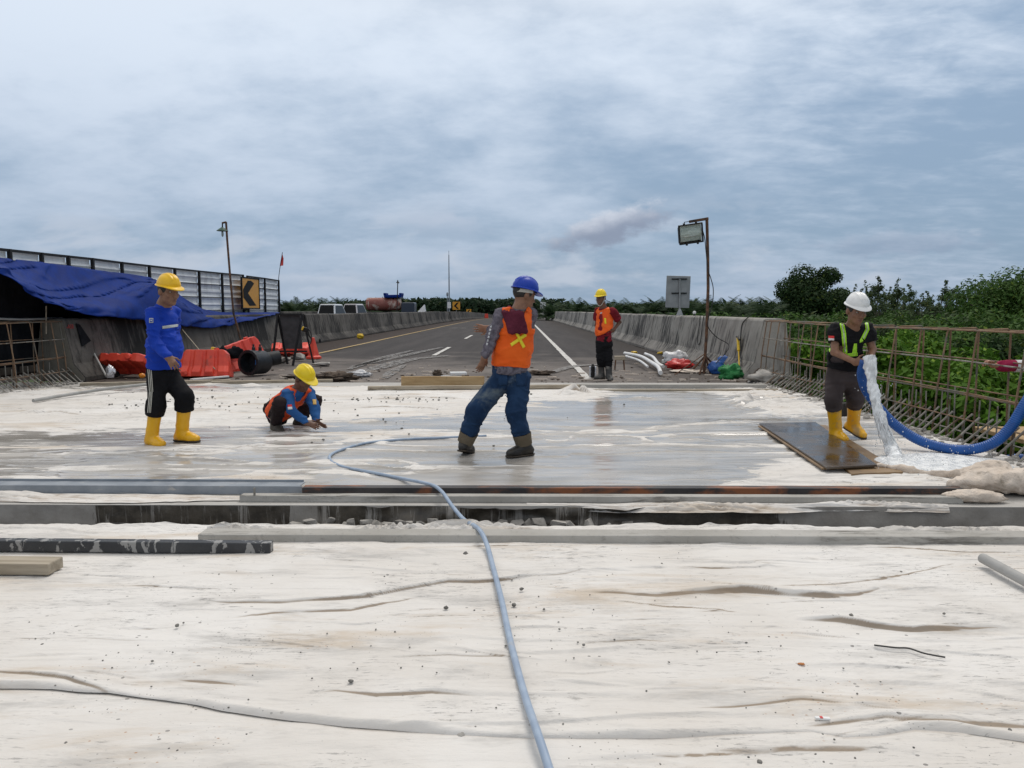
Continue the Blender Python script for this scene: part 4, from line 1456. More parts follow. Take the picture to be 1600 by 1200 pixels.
def lump(name, c, r, seed, mat, amp=.25, fr=2.0, parent=None, nu=28, nv=18, flat=True, rz=0.0, **kw):
    """crumpled or stony lump with its own outline"""
    b = MB().ell((0, 0, 0), (1, 1, 1), None, nu, nv)
    V = np.array(b.v)
    d = fbm(V * fr + seed * 3.7, 4)
    d2 = np.abs(vnoise(V * fr * 2.3 + seed)) * .5
    V = V * (1 + amp * (d - d2))[:, None]
    V = V * np.array(r)
    ca, sa = math.cos(rz), math.sin(rz)
    V[:, :2] = V[:, :2] @ np.array([[ca, sa], [-sa, ca]])
    V = V + np.array(c)
    if flat:
        zb = c[2] - r[2] * .78
        V[:, 2] = np.maximum(V[:, 2], zb)
    b.v = [tuple(q) for q in V]
    return obj(name, b, mat, parent, smooth=True, **kw)


def shard(name, c, r, seed, mat, n=13, parent=None, rz=0.0, **kw):
    """angular broken stone: hull of random points"""
    q = np.random.RandomState(seed)
    bm = bmesh.new()
    for _ in range(n):
        v = q.uniform(-1, 1, 3)
        v = v / max(1e-3, np.abs(v).max()) * q.uniform(.7, 1.0)
        x, y, z = v * np.array(r)
        bm.verts.new((c[0] + x * math.cos(rz) - y * math.sin(rz), c[1] + x * math.sin(rz) + y * math.cos(rz), c[2] + z))
    h_ = bmesh.ops.convex_hull(bm, input=bm.verts)
    bmesh.ops.delete(bm, geom=[g_ for g_ in set(h_['geom_interior'] + h_['geom_unused']) if isinstance(g_, bmesh.types.BMVert)], context='VERTS')
    me = bpy.data.meshes.new(name)
    bm.to_mesh(me)
    bm.free()
    return obj(name, me, mat, parent, bev=min(r) * .12, **kw)


# ------------------------------------------------------------------ the laths, beams and tubes along the joint
def X0(px_, Y, z=.03):
    a, b = project(np.array([[-1.0, Y, z], [1.0, Y, z]]))[0]
    return -1 + 2 * (px_ - a) / (b - a)
b = MB().box(((X0(313, 4.3) + 4.5) / 2, 4.315, .0275), (4.5 - X0(313, 4.3), .13, .055))
tag(obj('concrete_lath', b, m_lath, bev=.006), 'long grey cement crusted lath along the near side of the open joint', 'lath')
b = MB().beam((X0(376, 5.24), 5.24, .0235), (X0(1497, 5.24), 5.24, .0235), .08, .047)
tag(obj('concrete_lath', b, m_lath, bev=.005), 'thinner grey lath in front of the rusty steel beam', 'lath')
b = MB().beam((X0(474, 5.40), 5.40, .035), (X0(1497, 5.42), 5.42, .035), .085, .066)
tag(obj('steel_beam', b, m_rustbeam, bev=.004), 'black and rust stained steel beam lying along the far side of the joint', 'steel beam')
root = thing('steel_channel', 'blue grey steel channel at the left end of the joint, its tip splashed dark', 'steel channel', (-2.9, 5.5, 0))
xa, xb = -4.9, X0(474, 5.46)
obj('web', MB().beam((xa, 5.44, .033), (xb, 5.42, .033), .012, .062), m_steel, root, bev=.002)
obj('flange', MB().beam((xa, 5.52, .058), (xb - .02, 5.50, .058), .13, .008), m_steel, root, bev=.002)
obj('flange', MB().beam((xa, 5.59, .066), (xb - .03, 5.57, .066), .010, .024), m_steel, root, bev=.002)
b = MB().beam((-4.2, 4.12, .042), (X0(424, 4.06), 4.06, .042), .062, .062)
tag(obj('steel_tube', b, m_scalebk, bev=.006), 'black square steel tube with flaking cement on the left cloth', 'steel tube')
root = thing('timber_block', 'short pale timber block ending beside the black tube at the left edge', 'timber', (-2.9, 3.72, 0))
obj('block', MB().beam((-3.8, 3.78, .043), (X0(80, 3.72), 3.74, .043), .125, .06), m_wood, root, bev=.006)
b = MB().tube([gp(398, 806, -.10) + Vector((0, 0, -.05)), gp(398, 806, -.10) + Vector((.003, .004, .20))], .008, 7)
tag(obj('rebar_stub', b, m_rebar_c), 'single upright rebar stub with a scrap of tape in the stained joint', 'rebar')
# broken crumbs standing in the joint
rr = random.Random(12)
k = 0
for i in range(30):
    x = -1.52 + .078 * i + rr.uniform(-.02, .02)
    if rr.random() < .12 or x > .85:
        continue
    r = (rr.uniform(.035, .075), rr.uniform(.025, .045), rr.uniform(.022, .042))
    o = shard('concrete_chunk', (x, 5.03 + rr.uniform(-.03, .02), Z_TR + .015 + r[2]), r, i + 5, m_stone, rz=rr.uniform(-.4, .4))
    tag(o, 'pale broken concrete chunk among others in the middle of the open joint', 'concrete chunk', 'broken chunks in the joint')

# ------------------------------------------------------------------ right side: boards, bundle, pipe, hoses
q = [gp(1283, 745, .0), gp(1411, 742, .0), gp(1300, 668, .0), gp(1262, 668, 0)]
quad_slab('plank', [p + Vector((0, 0, .032)) for p in (gp(1330, 746), gp(1411, 743), gp(1290, 668), gp(1240, 668))], .022, m_brownb, label='brown plank sticking out from under the wet plywood sheet', cat='plank')
quad_slab('plywood_sheet', [p + Vector((0, 0, .046)) for p in (gp(1284, 740), gp(1366, 737), gp(1268, 668), gp(1184, 671))], .014, m_brownb, label='lower rough plywood sheet with splintered edge under the wet one', cat='plywood sheet')
quad_slab('plywood_sheet', [p + Vector((0, 0, .066)) for p in (gp(1291, 742), gp(1370, 738), gp(1274, 668), gp(1186, 670))], .018, m_wetply, label='dark wet plywood sheet reflecting the sky beside the yellow boots', cat='plywood sheet')


def sdf_obj(name, fn, lo, hi, h, mat, parent=None, relax=2, wr=0.0, wf=9.0, grime_shade=None, crumple=0, **kw):
    s = SDF(lo, hi, h)
    fn(s)
    V, F = s.mesh(name, relax=relax)
    if wr:
        N = vnormals(V, F)
        V = V + N * (wr * (fbm(V * wf, 3) - .8 * np.abs(vnoise(V * wf * .6 + 9))))[:, None]
    if crumple:
        N = vnormals(V, F)
        qv = np.stack([V[:, 0] * 3.0 + V[:, 1] * 1.5, V[:, 1] * 6.0 - V[:, 0] * 2.5, V[:, 2] * 5.0], -1) + .5 * np.stack([vnoise(V * 6), vnoise(V * 6 + 9), vnoise(V * 6 + 21)], -1)
        rg = 1 - np.abs(vnoise(qv))
        rg2 = 1 - np.abs(vnoise(qv * 2.3 + 11))
        V = V + N * (crumple * (sstep(rg, .55, 1) - .5) + .22 * crumple * (sstep(rg2, .6, 1) - .4))[:, None]
        V[:, 2] = np.maximum(V[:, 2], .003)
    me = npmesh(name, V, F)
    if grime_shade is not None:
        fattr(me, 'grime_shade', np.full(len(V), grime_shade))
    return obj(name, me, mat, parent, **kw)


c = gp(1548, 772)


def bundle(s):
    for dx, dy, dz, r, f in ((-.16, .0, .075, .10, 1.5), (.06, -.02, .085, .12, 1.3), (.22, .10, .08, .10, 1.4), (.05, .22, .09, .11, 1.5), (-.05, .12, .12, .10, 1.3), (.30, -.08, .05, .08, 1.5), (.12, .12, .16, .07, 1.4), (.38, .22, .06, .10, 1.4), (.28, -.24, .04, .07, 1.3)):
        s.ell((c.x + dx, c.y + dy, dz), (r * f, r, r * .85), None, .06)
    s.cone((c.x - .18, c.y + .62, .035), (c.x + .20, c.y + .30, .06), .035, .055, .05)
    s.cone((c.x - .42, c.y + .82, .03), (c.x - .18, c.y + .62, .035), .03, .03, .03)
    s.cut((0, 0, .002), (0, 0, -1))


m_bundle = pm('dirty_cream_cloth', (.56, .475, .395), (.68, .595, .51), s=5, rough=.9, bump=.8, bs=16, bd=.03, c3=(.27, .225, .175), s3=6, lo3=.56, hi3=.72)
sdf_obj('cloth_bundle', bundle, (c.x - .6, c.y - .5, -.02), (c.x + .75, c.y + 1.0, .36), .010, m_bundle, wr=.012, wf=7, crumple=.034, label='crumpled bundle of dirty cream cloth at the right end of the steel beam', cat='cloth bundle')
lump('cloth_roll', (gp(1533, 790).x, gp(1533, 790).y + .10, .04), (.21, .075, .05), 88, m_bundle, .22, 2.2, label='short flat roll of whitish cloth below the cream bundle', cat='cloth')
root = thing('grey_pipe', 'grey plastic pipe lying at the right edge on the near cloth', 'pipe', (0, 0, 0))
pa, pb = gp(1535, 878, .035), gp(1640, 935, .035)
obj('tube', MB().tube([pa + Vector((0, 0, .02)), pb + Vector((0, 0, .02))], .026, 16), m_pipe, root, smooth=2)
cpt = spline([gp(x, y, .02) for x, y in ((1366, 1008), (1400, 1012), (1420, 1013), (1445, 1021), (1477, 1027))], 5)
tag(obj('wire', MB().tube(cpt, .0035, 6), m_cable), 'bent black wire lying alone on the near cloth', 'wire')

# pale blue hose snaking over everything
hp = [gp(760, 681, .03), gp(690, 684, .025), gp(640, 686, .025), (gp(580, 691, .022)), gp(545, 699, .022), gp(519, 709, .022), gp(516, 719, .022), gp(535, 729, .022), gp(575, 737, .022), gp(625, 747, .03), gp(672, 757, .07), gp(690, 768, .085), gp(706, 790, .065),
      gp(725, 812, .04), gp(742, 822, .045), gp(752, 832, .085), gp(761, 852, .055), gp(770, 885, .03), gp(783, 935, .035), gp(797, 1000, .03), gp(818, 1080, .03), gp(838, 1140, .045), gp(856, 1195, .03), gp(872, 1250, .03), gp(890, 1330, .03)]
tag(obj('water_hose', MB().tube(spline(hp, 7), .0135, 10), m_hoseL, smooth=True), 'long pale blue garden hose winding over the joint towards the camera', 'hose')

# blue corrugated suction hose
HB = [at(1352, 564, 7.22), at(1347, 585, 7.33), at(1354, 610, 7.38), at(1376, 641, 7.36), at(1405, 669, 7.28), at(1446, 692, 7.15), at(1500, 703, 6.98), at(1546, 695, 6.86), at(1578, 669, 6.82), at(1604, 628, 6.80), at(1645, 568, 6.85), at(1700, 560, 7.0),
      at(1730, 640, 7.2), at(1690, 712, 7.45), at(1640, 722, 7.6), at(1592, 716, 7.75), at(1560, 722, 7.9)]
cp = spline(HB, 64)
acc, rsz = 0.0, []
for i, p in enumerate(cp):
    if i: acc += (p - cp[i - 1]).length
    rsz.append(.047 + .0018 * math.sin(acc * 2 * math.pi / .019))
tag(obj('suction_hose', MB().tube(cp, rsz, 14), m_hoseB, smooth=True), 'thick blue corrugated hose hanging from the hands of the man in the white helmet', 'hose')
# water
m_water = bpy.data.materials.new('white_water')
m_water.use_nodes = True
T = NT(m_water.node_tree)
tc = T.n('ShaderNodeTexCoord').outputs['Object']
b_ = T.n('ShaderNodeBsdfPrincipled', None, Base_Color=(.86, .88, .89), Roughness=.14)
T.set(b_.inputs['Transmission Weight'], T.m('MULTIPLY', T.ss(T.noise(T.n('ShaderNodeMapping', None, Vector=tc, Scale=(3, 3, 1)).outputs[0], 9, 5, .6), .42, .62), .34))
b_.inputs['IOR'].default_value = 1.33
bp = T.n('ShaderNodeBump', None, Strength=.5, Distance=.02, Height=T.noise(T.n('ShaderNodeMapping', None, Vector=tc, Scale=(1, 1, .28)).outputs[0], 38, 5, .6))
T.t.links.new(bp.outputs[0], b_.inputs['Normal'])
T.t.links.new(b_.outputs[0], T.n('ShaderNodeOutputMaterial').inputs[0])
wp = spline([at(1359, 557, 7.18), at(1361, 585, 7.12), at(1366, 615, 7.06), at(1373, 645, 7.0), at(1383, 675, 6.95), at(1393, 700, 6.92), gp(1402, 722) + Vector((0, .0, .01))], 16)
b = MB().tube(wp, [.058 * (1 - .30 * sstep(i / len(wp), 0, .35)) + .022 * sstep(i / len(wp), .60, 1.0) for i in range(len(wp))], 22)
V = np.array(b.v)
V += .018 * np.stack([vnoise(V * np.array([16, 16, 13])), vnoise(V * np.array([16, 16, 13]) + 40), 0 * V[:, 0]], -1) * sstep(len(V) * 0 + np.arange(len(V)) / len(V), .04, .2)[:, None] + .010 * np.stack([vnoise(V * 45), vnoise(V * 45 + 9), 0 * V[:, 0]], -1)
b.v = [tuple(v) for v in V]
for i in range(16):
    q_ = np.random.RandomState(300 + i)
    s0, s1 = int(q_.uniform(.1, .55) * len(wp)), int(q_.uniform(.7, 1.0) * len(wp)) - 1
    an = q_.uniform(0, 6.28)
    pts = [wp[k] + Vector((math.cos(an), math.sin(an), 0)) * (.030 + .055 * ((k - s0) / max(1, s1 - s0)) ** 1.5 * q_.uniform(.6, 1)) + Vector((0, 0, .01 * math.sin(k * .9 + i))) for k in range(s0, s1, 3)]
    if len(pts) > 3:
        b.tube(pts, [.0045 * math.sin(math.pi * (k + .6) / (len(pts) + .2)) + .001 for k in range(len(pts))], 6)
tag(obj('water_jet', b, m_water, smooth=True), 'white jet of water pouring out of the thick blue hose', 'water')
nx, ny = 200, 120
cf = gp(1478, 728)
X, Y = np.meshgrid(np.linspace(-1, 1, nx), np.linspace(-1, 1, ny), indexing='ij')
rr_ = np.sqrt(X ** 2 + Y ** 2)
Zs = (1 - sstep(rr_, .45, 1.0 + .12 * 0)) * (.020 + .014 * np.abs(fbm(np.stack([X * 5, Y * 5, 0 * X], -1), 5))) + .03 * np.exp(-(((X + .72) / .25) ** 2 + ((Y - .1) / .3) ** 2)) * (1 + np.abs(fbm(np.stack([X * 12, Y * 12, 0 * X], -1), 3)))
Zs -= .004 + .03 * sstep(rr_ + .15 * vnoise(np.stack([X * 4, Y * 4, 0 * X], -1)), .8, 1.05)
m_foam = pm('foaming_water', (.62, .64, .65), (.80, .81, .81), s=14, rough=.12, r2=.4, bump=.6, bs=60, bd=.015)
me = npmesh('foam', np.stack([cf.x + .66 * X, cf.y + .58 * Y + .06 * X, Zs + .02], -1).reshape(-1, 3), grid_faces(nx, ny))
tag(obj('water_foam', me, m_foam), 'foaming white water spreading on the slab below the jet', 'water')
rs = np.random.RandomState(3)
b = MB()
for i in range(230):
    if i < 120:
        p = Vector((cf.x + rs.normal() * .28 - .1, cf.y + rs.normal() * .22, abs(rs.normal()) * .10 + .03))
    else:
        t = wp[rs.randint(20, len(wp))]
        p = Vector((t.x + rs.normal() * .09, t.y + rs.normal() * .08, max(.02, t.z + rs.normal() * .05)))
    r = rs.uniform(.002, .0055)
    b.ell(p, (r, r, r * 1.3), None, 5, 4)
tag(obj('water_splash', b, m_foam, smooth=True, kind='stuff'), 'flying droplets round the foot of the water jet', 'water drops')


# ------------------------------------------------------------------ rebar cages where the barriers are still to be cast
def cage(sgn, xt, hoops, y0, y1, label, seed):
    r = random.Random(seed)
    root = thing('rebar_cage', label, 'rebar', (xt, y1, 0))
    X = lambda d: xt + sgn * d
    for i, y in enumerate(hoops):
        j = lambda a=.02: r.uniform(-a, a)
        ln = j(.05)
        pts = [(X(.25 + j()), y + ln, -.30), (X(.30 + j(.01)), y + ln * .5, .5), (X(.37), y, 1.10), (X(.385), y + .005, 1.13), (X(.42), y + .01, 1.14), (X(.70), y + .03, 1.14 + j(.01)), (X(.735), y + .03, 1.12), (X(.745), y + .03 + j(), .5), (X(.75), y + .02 + j(), -.32)]
        obj('hoop', MB().tube(pts, .0105, 7), m_rebar, root, smooth=True)
    def bar(d, z, rr, m, z2=None, ya=y0, yb=y1):
        ys = np.linspace(ya, yb, 14)
        pts = [(X(d + .008 * math.sin(1.7 * y + z * 9)), y, z + .010 * math.sin(.9 * y + d * 20)) for y in ys]
        obj('bar', MB().tube(pts, rr, 6), m, root, smooth=True)
    bar(.365, 1.125, .0095, m_rebar); bar(.73, 1.13, .0095, m_rebar); bar(.33, .80, .0085, m_rebar_c); bar(.32, .47, .009, m_rebar); bar(.345, .445, .009, m_rebar); bar(.735, .80, .008, m_rebar)
    bar(.74, .46, .008, m_rebar); bar(.26, .215, .008, m_rebar); bar(.50, .02, .008, m_rebar_c); bar(.70, -.2, .008, m_rebar_c)
    y = y0 + .1
    while y < y1:
        z = .20 + r.uniform(-.02, .03)
        a, bq = Vector((X(.02 + r.uniform(-.03, .03)), y + r.uniform(-.02, .02), .0)), Vector((X(.33 + r.uniform(-.02, .03)), y + .05 + r.uniform(-.02, .02), z + .05))
        obj('slanted_bar', MB().tube([a - (bq - a) * .30, bq], .0125, 6), m_rebar_c, root)
        if r.random() < .85:
            yy_ = y + .1 + r.uniform(-.03, .03)
            obj('stub_bar', MB().tube([(X(.62), yy_, -.30), (X(.62) + r.uniform(-.02, .02), yy_ + r.uniform(-.02, .02), .36 + r.uniform(-.08, .14))], .009, 6), m_rebar_c, root)
        y += .15
    return root


cage(1, 4.38, [4.3, 4.95, 5.7, 6.4, 7.12, 7.90, 8.45, 9.0, 9.6, 10.3, 10.9, 11.5, 12.1, 12.7, 13.3, 13.9, 14.35, 14.62], 3.8, 14.72, 'open rusty rebar cage running along the right edge of the slab', 2)
cage(-1, -8.22, [9.2, 9.9, 10.6, 11.3, 12.0, 12.6, 13.2, 13.8, 14.05], 8.6, 14.12, 'rusty rebar cage in front of the dark gap at the left edge', 3)
# rubble and spilled mortar at the feet of the cages
b = MB()
for sgn, xt, ya, yb in ((1, 4.38, 5.2, 14.2), (-1, -8.22, 9.5, 14)):
    for i in range(330):
        y = NR.uniform(ya, yb)
        p = (xt + sgn * (NR.uniform(-.12, .12) if sgn > 0 else NR.uniform(-.12, .5)), y, .004 + NR.uniform(0, .02))
        r = NR.uniform(.012, .04)
        b.ell(p, (r * NR.uniform(.8, 1.5), r, r * .7), Matrix.Rotation(NR.uniform(0, 6), 3, 'Z'), 6, 4)
tag(obj('mortar_rubble', b, m_stone, kind='stuff'), 'small mortar rubble along the foot of the rebar cages', 'rubble')

# ------------------------------------------------------------------ left: sheet metal fence, tarpaulin
XF = -9.32
root = thing('metal_fence', 'fence of ribbed galvanised sheets in black frames above the median barrier', 'fence', (XF, 13, 0))
fx = [-80, -36, 12, 62, 104, 142, 188, 231, 271, 309, 345, 378]
fy = [378, 384, 389, 394.5, 399, 403, 409, 414, 418.5, 422.5, 426, 429]
FP = [atx(x, y, XF) for x, y in zip(fx, fy)]
FP2 = [atx(x, y, XF - .12) for x, y in ((385, 430.5), (412, 434), (434, 437.5))]


def sheet(a, b_, za, zb, z0):
    n = 34
    ys = np.array([a.y + .03, b_.y - .03])
    mb = MB()
    vs = []
    for k, yv in enumerate(ys):
        top = (za, zb)[k] - .05
        for i in range(n):
            t = i / (n - 1)
            z = z0 + (top - z0) * t
            ph = (t * 8) % 1
            off = .028 * (1 if .12 < ph < .30 else (ph / .12 if ph <= .12 else max(0, 1 - (ph - .30) / .12)))
            vs.append((a.x - .02 + off + .004 * math.sin(yv * 9 + i), yv, z))
    mb.add(vs, [(i, n + i, n + i + 1, i + 1) for i in range(n - 1)])
    return mb


def fence_run(P, z0):
    for i in range(len(P) - 1):
        a, b_ = P[i], P[i + 1]
        o = obj('sheet', sheet(a, b_, a.z, b_.z, z0), m_zinc, root)
        o.modifiers.new('thick', 'SOLIDIFY').thickness = .004
        obj('rail', MB().beam((a.x + .02, a.y + .03, a.z - .025), (b_.x + .02, b_.y - .03, b_.z - .025), .05, .05), m_blackm, root)
        for q in (.28, .52, .76):
            if b_.y > 17:
                za, zb = z0 + (a.z - z0) * q, z0 + (b_.z - z0) * q
                obj('rail', MB().beam((a.x + .022, a.y + .03, za), (b_.x + .022, b_.y - .03, zb), .03, .018), m_blackm, root)
    for p in P:
        obj('post', MB().box((p.x + .03, p.y, (p.z + .2) / 2), (.07, .058, p.z - .2)), m_blackm, root, bev=.004)


fence_run(FP, .9)
fence_run(FP2, .9)
# chevron board
root = thing('chevron_sign', 'tall yellow sign with a black left chevron at the end of the metal fence', 'sign', atx(391, 480, XF + .25))
A, B_, C_, D_ = [atx(x, y, XF + .25) for x, y in ((378, 434), (403.5, 436), (403.5, 483), (378, 480.5))]
ctr = (A + B_ + C_ + D_) / 4
U = (B_ - A).normalized()
wv, hv = 1.75, 1.10
Rm = Matrix.LocRotScale(ctr, Matrix(((0, 0, 1), (1, 0, 0), (0, 1, 0))).to_quaternion(), None)       # local x -> +Y (right in the picture), local y -> up, local z -> +X (towards the road)
W2, H2 = (B_.y - A.y) / 2, (A.z - D_.z) / 2 * 1.0
obj('panel', MB().prism([(-W2, -H2), (W2, -H2), (W2, H2), (-W2, H2)], 0, .02, Rm), m_yellow_s, root)
fr = MB()
t_ = .045
for (x0, x1, y0, y1) in ((-W2 - t_ * 1.6, W2 + t_ * 1.6, H2, H2 + t_), (-W2 - t_ * 1.6, W2 + t_ * 1.6, -H2 - t_, -H2), (-W2 - t_ * 1.6, -W2, -H2, H2), (W2, W2 + t_ * 1.6, -H2, H2)):
    fr.prism([(x0, y0), (x1, y0), (x1, y1), (x0, y1)], -.01, .03, Rm)
obj('frame', fr, m_blk_flat, root)
obj('chevron', MB().prism([(W2 * .05, H2 * .88), (W2 * .42, H2 * .70), (-W2 * .36, 0), (W2 * .62, -H2 * .84), (-W2 * .22, -H2 * .86), (-W2 * .92, -H2 * .30), (-W2 * .92, H2 * .25), (-W2 * .35, H2 * .86)], .021, .026, Rm), m_blk_flat, root)
obj('post', MB().tube([(ctr.x - .08, ctr.y, ctr.z - H2 - .9), (ctr.x - .08, ctr.y, ctr.z + H2)], .03, 8), m_blackm, root)

# the tarpaulin slung from the fence
def polyx(pts, n):
    s = np.array(pts, float)
    t = np.linspace(0, 1, n)
    xs = s[0, 0] + t * (s[-1, 0] - s[0, 0])
    return xs, np.interp(xs, s[:, 0], s[:, 1])


NTP = 150
back = [(-70, 397), (0, 403), (60, 409), (104, 415), (150, 422), (200, 428), (231, 433), (243, 437), (268, 452), (290, 467), (318, 483), (345, 488), (390, 488), (434, 488)]
midl = [(-70, 399), (0, 416), (35, 437), (70, 456), (100, 466), (130, 472), (160, 472), (190, 464), (220, 451), (243, 440), (268, 462), (290, 478), (318, 490), (345, 492), (390, 490), (434, 488.6)]
front = [(-70, 404), (0, 426), (35, 451), (70, 472), (100, 483), (135, 490), (170, 495), (205, 499), (240, 503), (290, 509), (330, 513), (360, 507), (400, 498), (434, 489.5)]
bx, by = polyx(back, NTP)
_, my = polyx(midl, NTP)
_, fy_ = polyx(front, NTP)
ROWS = 40
Vt = np.zeros((NTP, ROWS, 3))
for i in range(NTP):
    t = sstep(bx[i], 240, 440)
    pb_, pm_, pf_ = atx(bx[i], by[i], XF + .12), atx(bx[i], my[i], -8.55 - .35 * t), atx(bx[i], fy_[i], -8.30 - .2 * t)
    for j in range(ROWS):
        s = j / (ROWS - 1)
        if s < .6:
            a = s / .6
            p = pb_.lerp(pm_, a)
            p.z -= .08 * math.sin(math.pi * a) * (1 - t)
        else:
            a = (s - .6) / .4
            p = pm_.lerp(pf_, a)
            p.x += .06 * math.sin(math.pi * a)
        Vt[i, j] = p
q = Vt.reshape(-1, 3).copy()
st = np.stack([np.repeat(np.arange(NTP), ROWS) / NTP, np.tile(np.arange(ROWS) / ROWS, NTP), np.zeros(NTP * ROWS)], -1)
w1 = vnoise(st * np.array([22, 3.0, 1])) + .5 * vnoise(st * np.array([50, 5, 1]) + 7)
diag = 1 - np.abs(vnoise(np.stack([st[:, 0] * 14 + st[:, 1] * 5, st[:, 1] * 2 - st[:, 0] * 3, 0 * st[:, 0]], -1)))
amp = .022 + .045 * sstep(st[:, 1], .5, 1.0)
q[:, 0] += amp * w1 + .05 * sstep(diag, .8, 1)
q[:, 2] += .5 * amp * w1 * sstep(st[:, 1], .02, .2) * (1 - sstep(st[:, 1], .9, 1) * .5) - .03 * sstep(diag, .85, 1)
o = obj('tarpaulin', npmesh('tarpaulin', q, grid_faces(NTP, ROWS)), m_tarp)
o.modifiers.new('thick', 'SOLIDIFY').thickness = .006
tag(o, 'big blue tarpaulin slung from the metal fence over the median barrier', 'tarpaulin')
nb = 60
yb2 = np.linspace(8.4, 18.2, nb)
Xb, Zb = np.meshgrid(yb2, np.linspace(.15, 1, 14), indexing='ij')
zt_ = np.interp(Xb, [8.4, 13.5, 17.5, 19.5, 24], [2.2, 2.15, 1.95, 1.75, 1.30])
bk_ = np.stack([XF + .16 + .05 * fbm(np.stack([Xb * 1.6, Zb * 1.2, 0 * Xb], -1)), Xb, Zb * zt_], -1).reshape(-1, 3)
o = obj('shade_sheet', npmesh('shade_sheet', bk_, grid_faces(nb, 14)), m_dark)  # added sheet, makes the shelter interior read as deep shade
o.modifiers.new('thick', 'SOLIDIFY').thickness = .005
tag(o, 'added dark sheet standing in for the shade under the blue tarpaulin', 'sheet')
b = MB().tube(spline([atx(284, 514, -8.4), at(310, 545, 15.9), at(336, 577, 14.9)], 6), .009, 6)
tag(obj('tie_rope', b, m_wood), 'straight pale tie rope from the tarpaulin down to the red plastic barriers', 'rope')
b = MB().tube(spline([atx(-40, 496, -8.9), atx(30, 499, -8.9), atx(98, 497, -8.9)], 4), .02, 6)
tag(obj('scaffold_tube', b, m_pipe), 'pale tube lying level under the tarpaulin at the left edge', 'tube')
b = MB().tube([at(72, 522, 14.0), at(72, 478, 14.0)], .014, 6)
tag(obj('prop_stick', b, m_wood), 'thin upright stick propping the tarpaulin above the barrier end', 'stick')
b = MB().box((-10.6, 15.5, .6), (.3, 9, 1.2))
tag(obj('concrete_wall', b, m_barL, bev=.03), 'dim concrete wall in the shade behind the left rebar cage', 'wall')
lump('green_sack', (atx(30, 520, -9.6).x, atx(30, 520, -9.6).y, .95), (.25, .3, .35), 4, leaf_material('green_sack_cloth', (.06, .12, .02), (.10, .18, .03)), .2, label='green sack half hidden under the tarpaulin at the left', cat='sack')
# black cloth and marks on the barrier end
P = [atx(x, y, -8.535) for x, y in ((119, 505), (124, 507), (136.5, 532.5), (122, 541.5))]
P[2].x, P[3].x = -8.47, -8.46
b = MB().add([p + Vector((.012, 0, 0)) for p in P] + [p - Vector((.006, 0, 0)) for p in P], [(0, 3, 2, 1), (4, 5, 6, 7), (0, 1, 5, 4), (1, 2, 6, 5), (2, 3, 7, 6), (3, 0, 4, 7)])
tag(obj('black_rag', b, m_dark, bev=.004), 'black triangular rag hung on the left barrier end beside the red marks', 'rag')


def text(body, size, mat, name, M, parent=None, ext=.002, **kw):
    cu = bpy.data.curves.new(name, 'FONT')
    cu.body, cu.size, cu.extrude, cu.align_x, cu.align_y = body, size, ext, 'CENTER', 'CENTER'
    tmp = bpy.data.objects.new(name + '_tmp', cu)
    COL.objects.link(tmp)
    bpy.context.view_layer.update()
    me = bpy.data.meshes.new_from_object(tmp.evaluated_get(bpy.context.evaluated_depsgraph_get()))
    bpy.data.objects.remove(tmp)
    me.transform(M)
    return obj(name, me, mat, parent, **kw)


pc = atx(109.5, 509, -8.535)
text('-A5R', .115, m_text, 'marking', Matrix.LocRotScale(pc + Vector((.0, 0, -.02)), Matrix(((0, 0, 1), (1, 0, 0), (0, 1, 0))).to_quaternion(), None), bar_left, label='faded red handwritten mark on the barrier end')
b = MB().tube([at(138.5, 537, 15.2), at(166, 588, 14.3)], .020, 10)
tag(obj('leaning_pole', b, m_pipe, smooth=2), 'grey pole leaning against the left barrier with its foot by the silver bag', 'pole')
lump('silver_bag', at(172, 582, 14.2), (.09, .06, .13), 3, m_foil, .35, label='crumpled silver bag at the foot of the leaning pole', cat='bag')


# ------------------------------------------------------------------ red plastic water barriers
def water_barrier(name, label, loc, rot, L=1.0, H=.62, mat=None):
    root = thing(name, label, 'plastic barrier', loc, rot, 'red plastic barriers left of the road')
    n = 41
    prof = [(.21, 0), (.21, .10), (.135, .24), (.10, .50), (.085, .60), (-.085, .60), (-.10, .50), (-.135, .24), (-.21, .10), (-.21, 0)]
    vs = []
    for i in range(n):
        t = i / (n - 1)
        x = (t - .5) * L
        rib = 1.0 if (t * 4.0 + .12) % 1 > .26 else .70
        ends = min(1, min(t, 1 - t) / .035)
        top = 1 - .16 * (1 - min(1, min(t, 1 - t) / .10))
        for (w, z) in prof:
            f = (rib if .05 < t < .95 and z > .02 else .9) * (.82 + .18 * ends)
            vs.append((x + (0 if z < .2 else (.5 - t) * .10 * z / H), w * f, z / .60 * H * (top if z > .4 else 1)))
    m_ = len(prof)
    fs = [(a * m_ + k, (a + 1) * m_ + k, (a + 1) * m_ + (k + 1) % m_, a * m_ + (k + 1) % m_) for a in range(n - 1) for k in range(m_)]
    fs += [tuple(range(m_)), tuple((n - 1) * m_ + k for k in range(m_ - 1, -1, -1))]
    body = MB().add(vs, fs)
    obj('body', body, mat or m_redpl, root, world=False, bev=.012)
    obj('filler_cap', MB().lathe([(.05, 0), (.05, .035), (.035, .04)], (0.2 * L, 0, H), 14), mat or m_redpl, root, world=False)
    obj('drain_plug', MB().lathe([(.035, 0), (.035, .03)], (-.30 * L, -.20, .07), 10, Matrix.Rotation(math.pi / 2, 3, 'X')), mat or m_redpl, root, world=False)
    return root


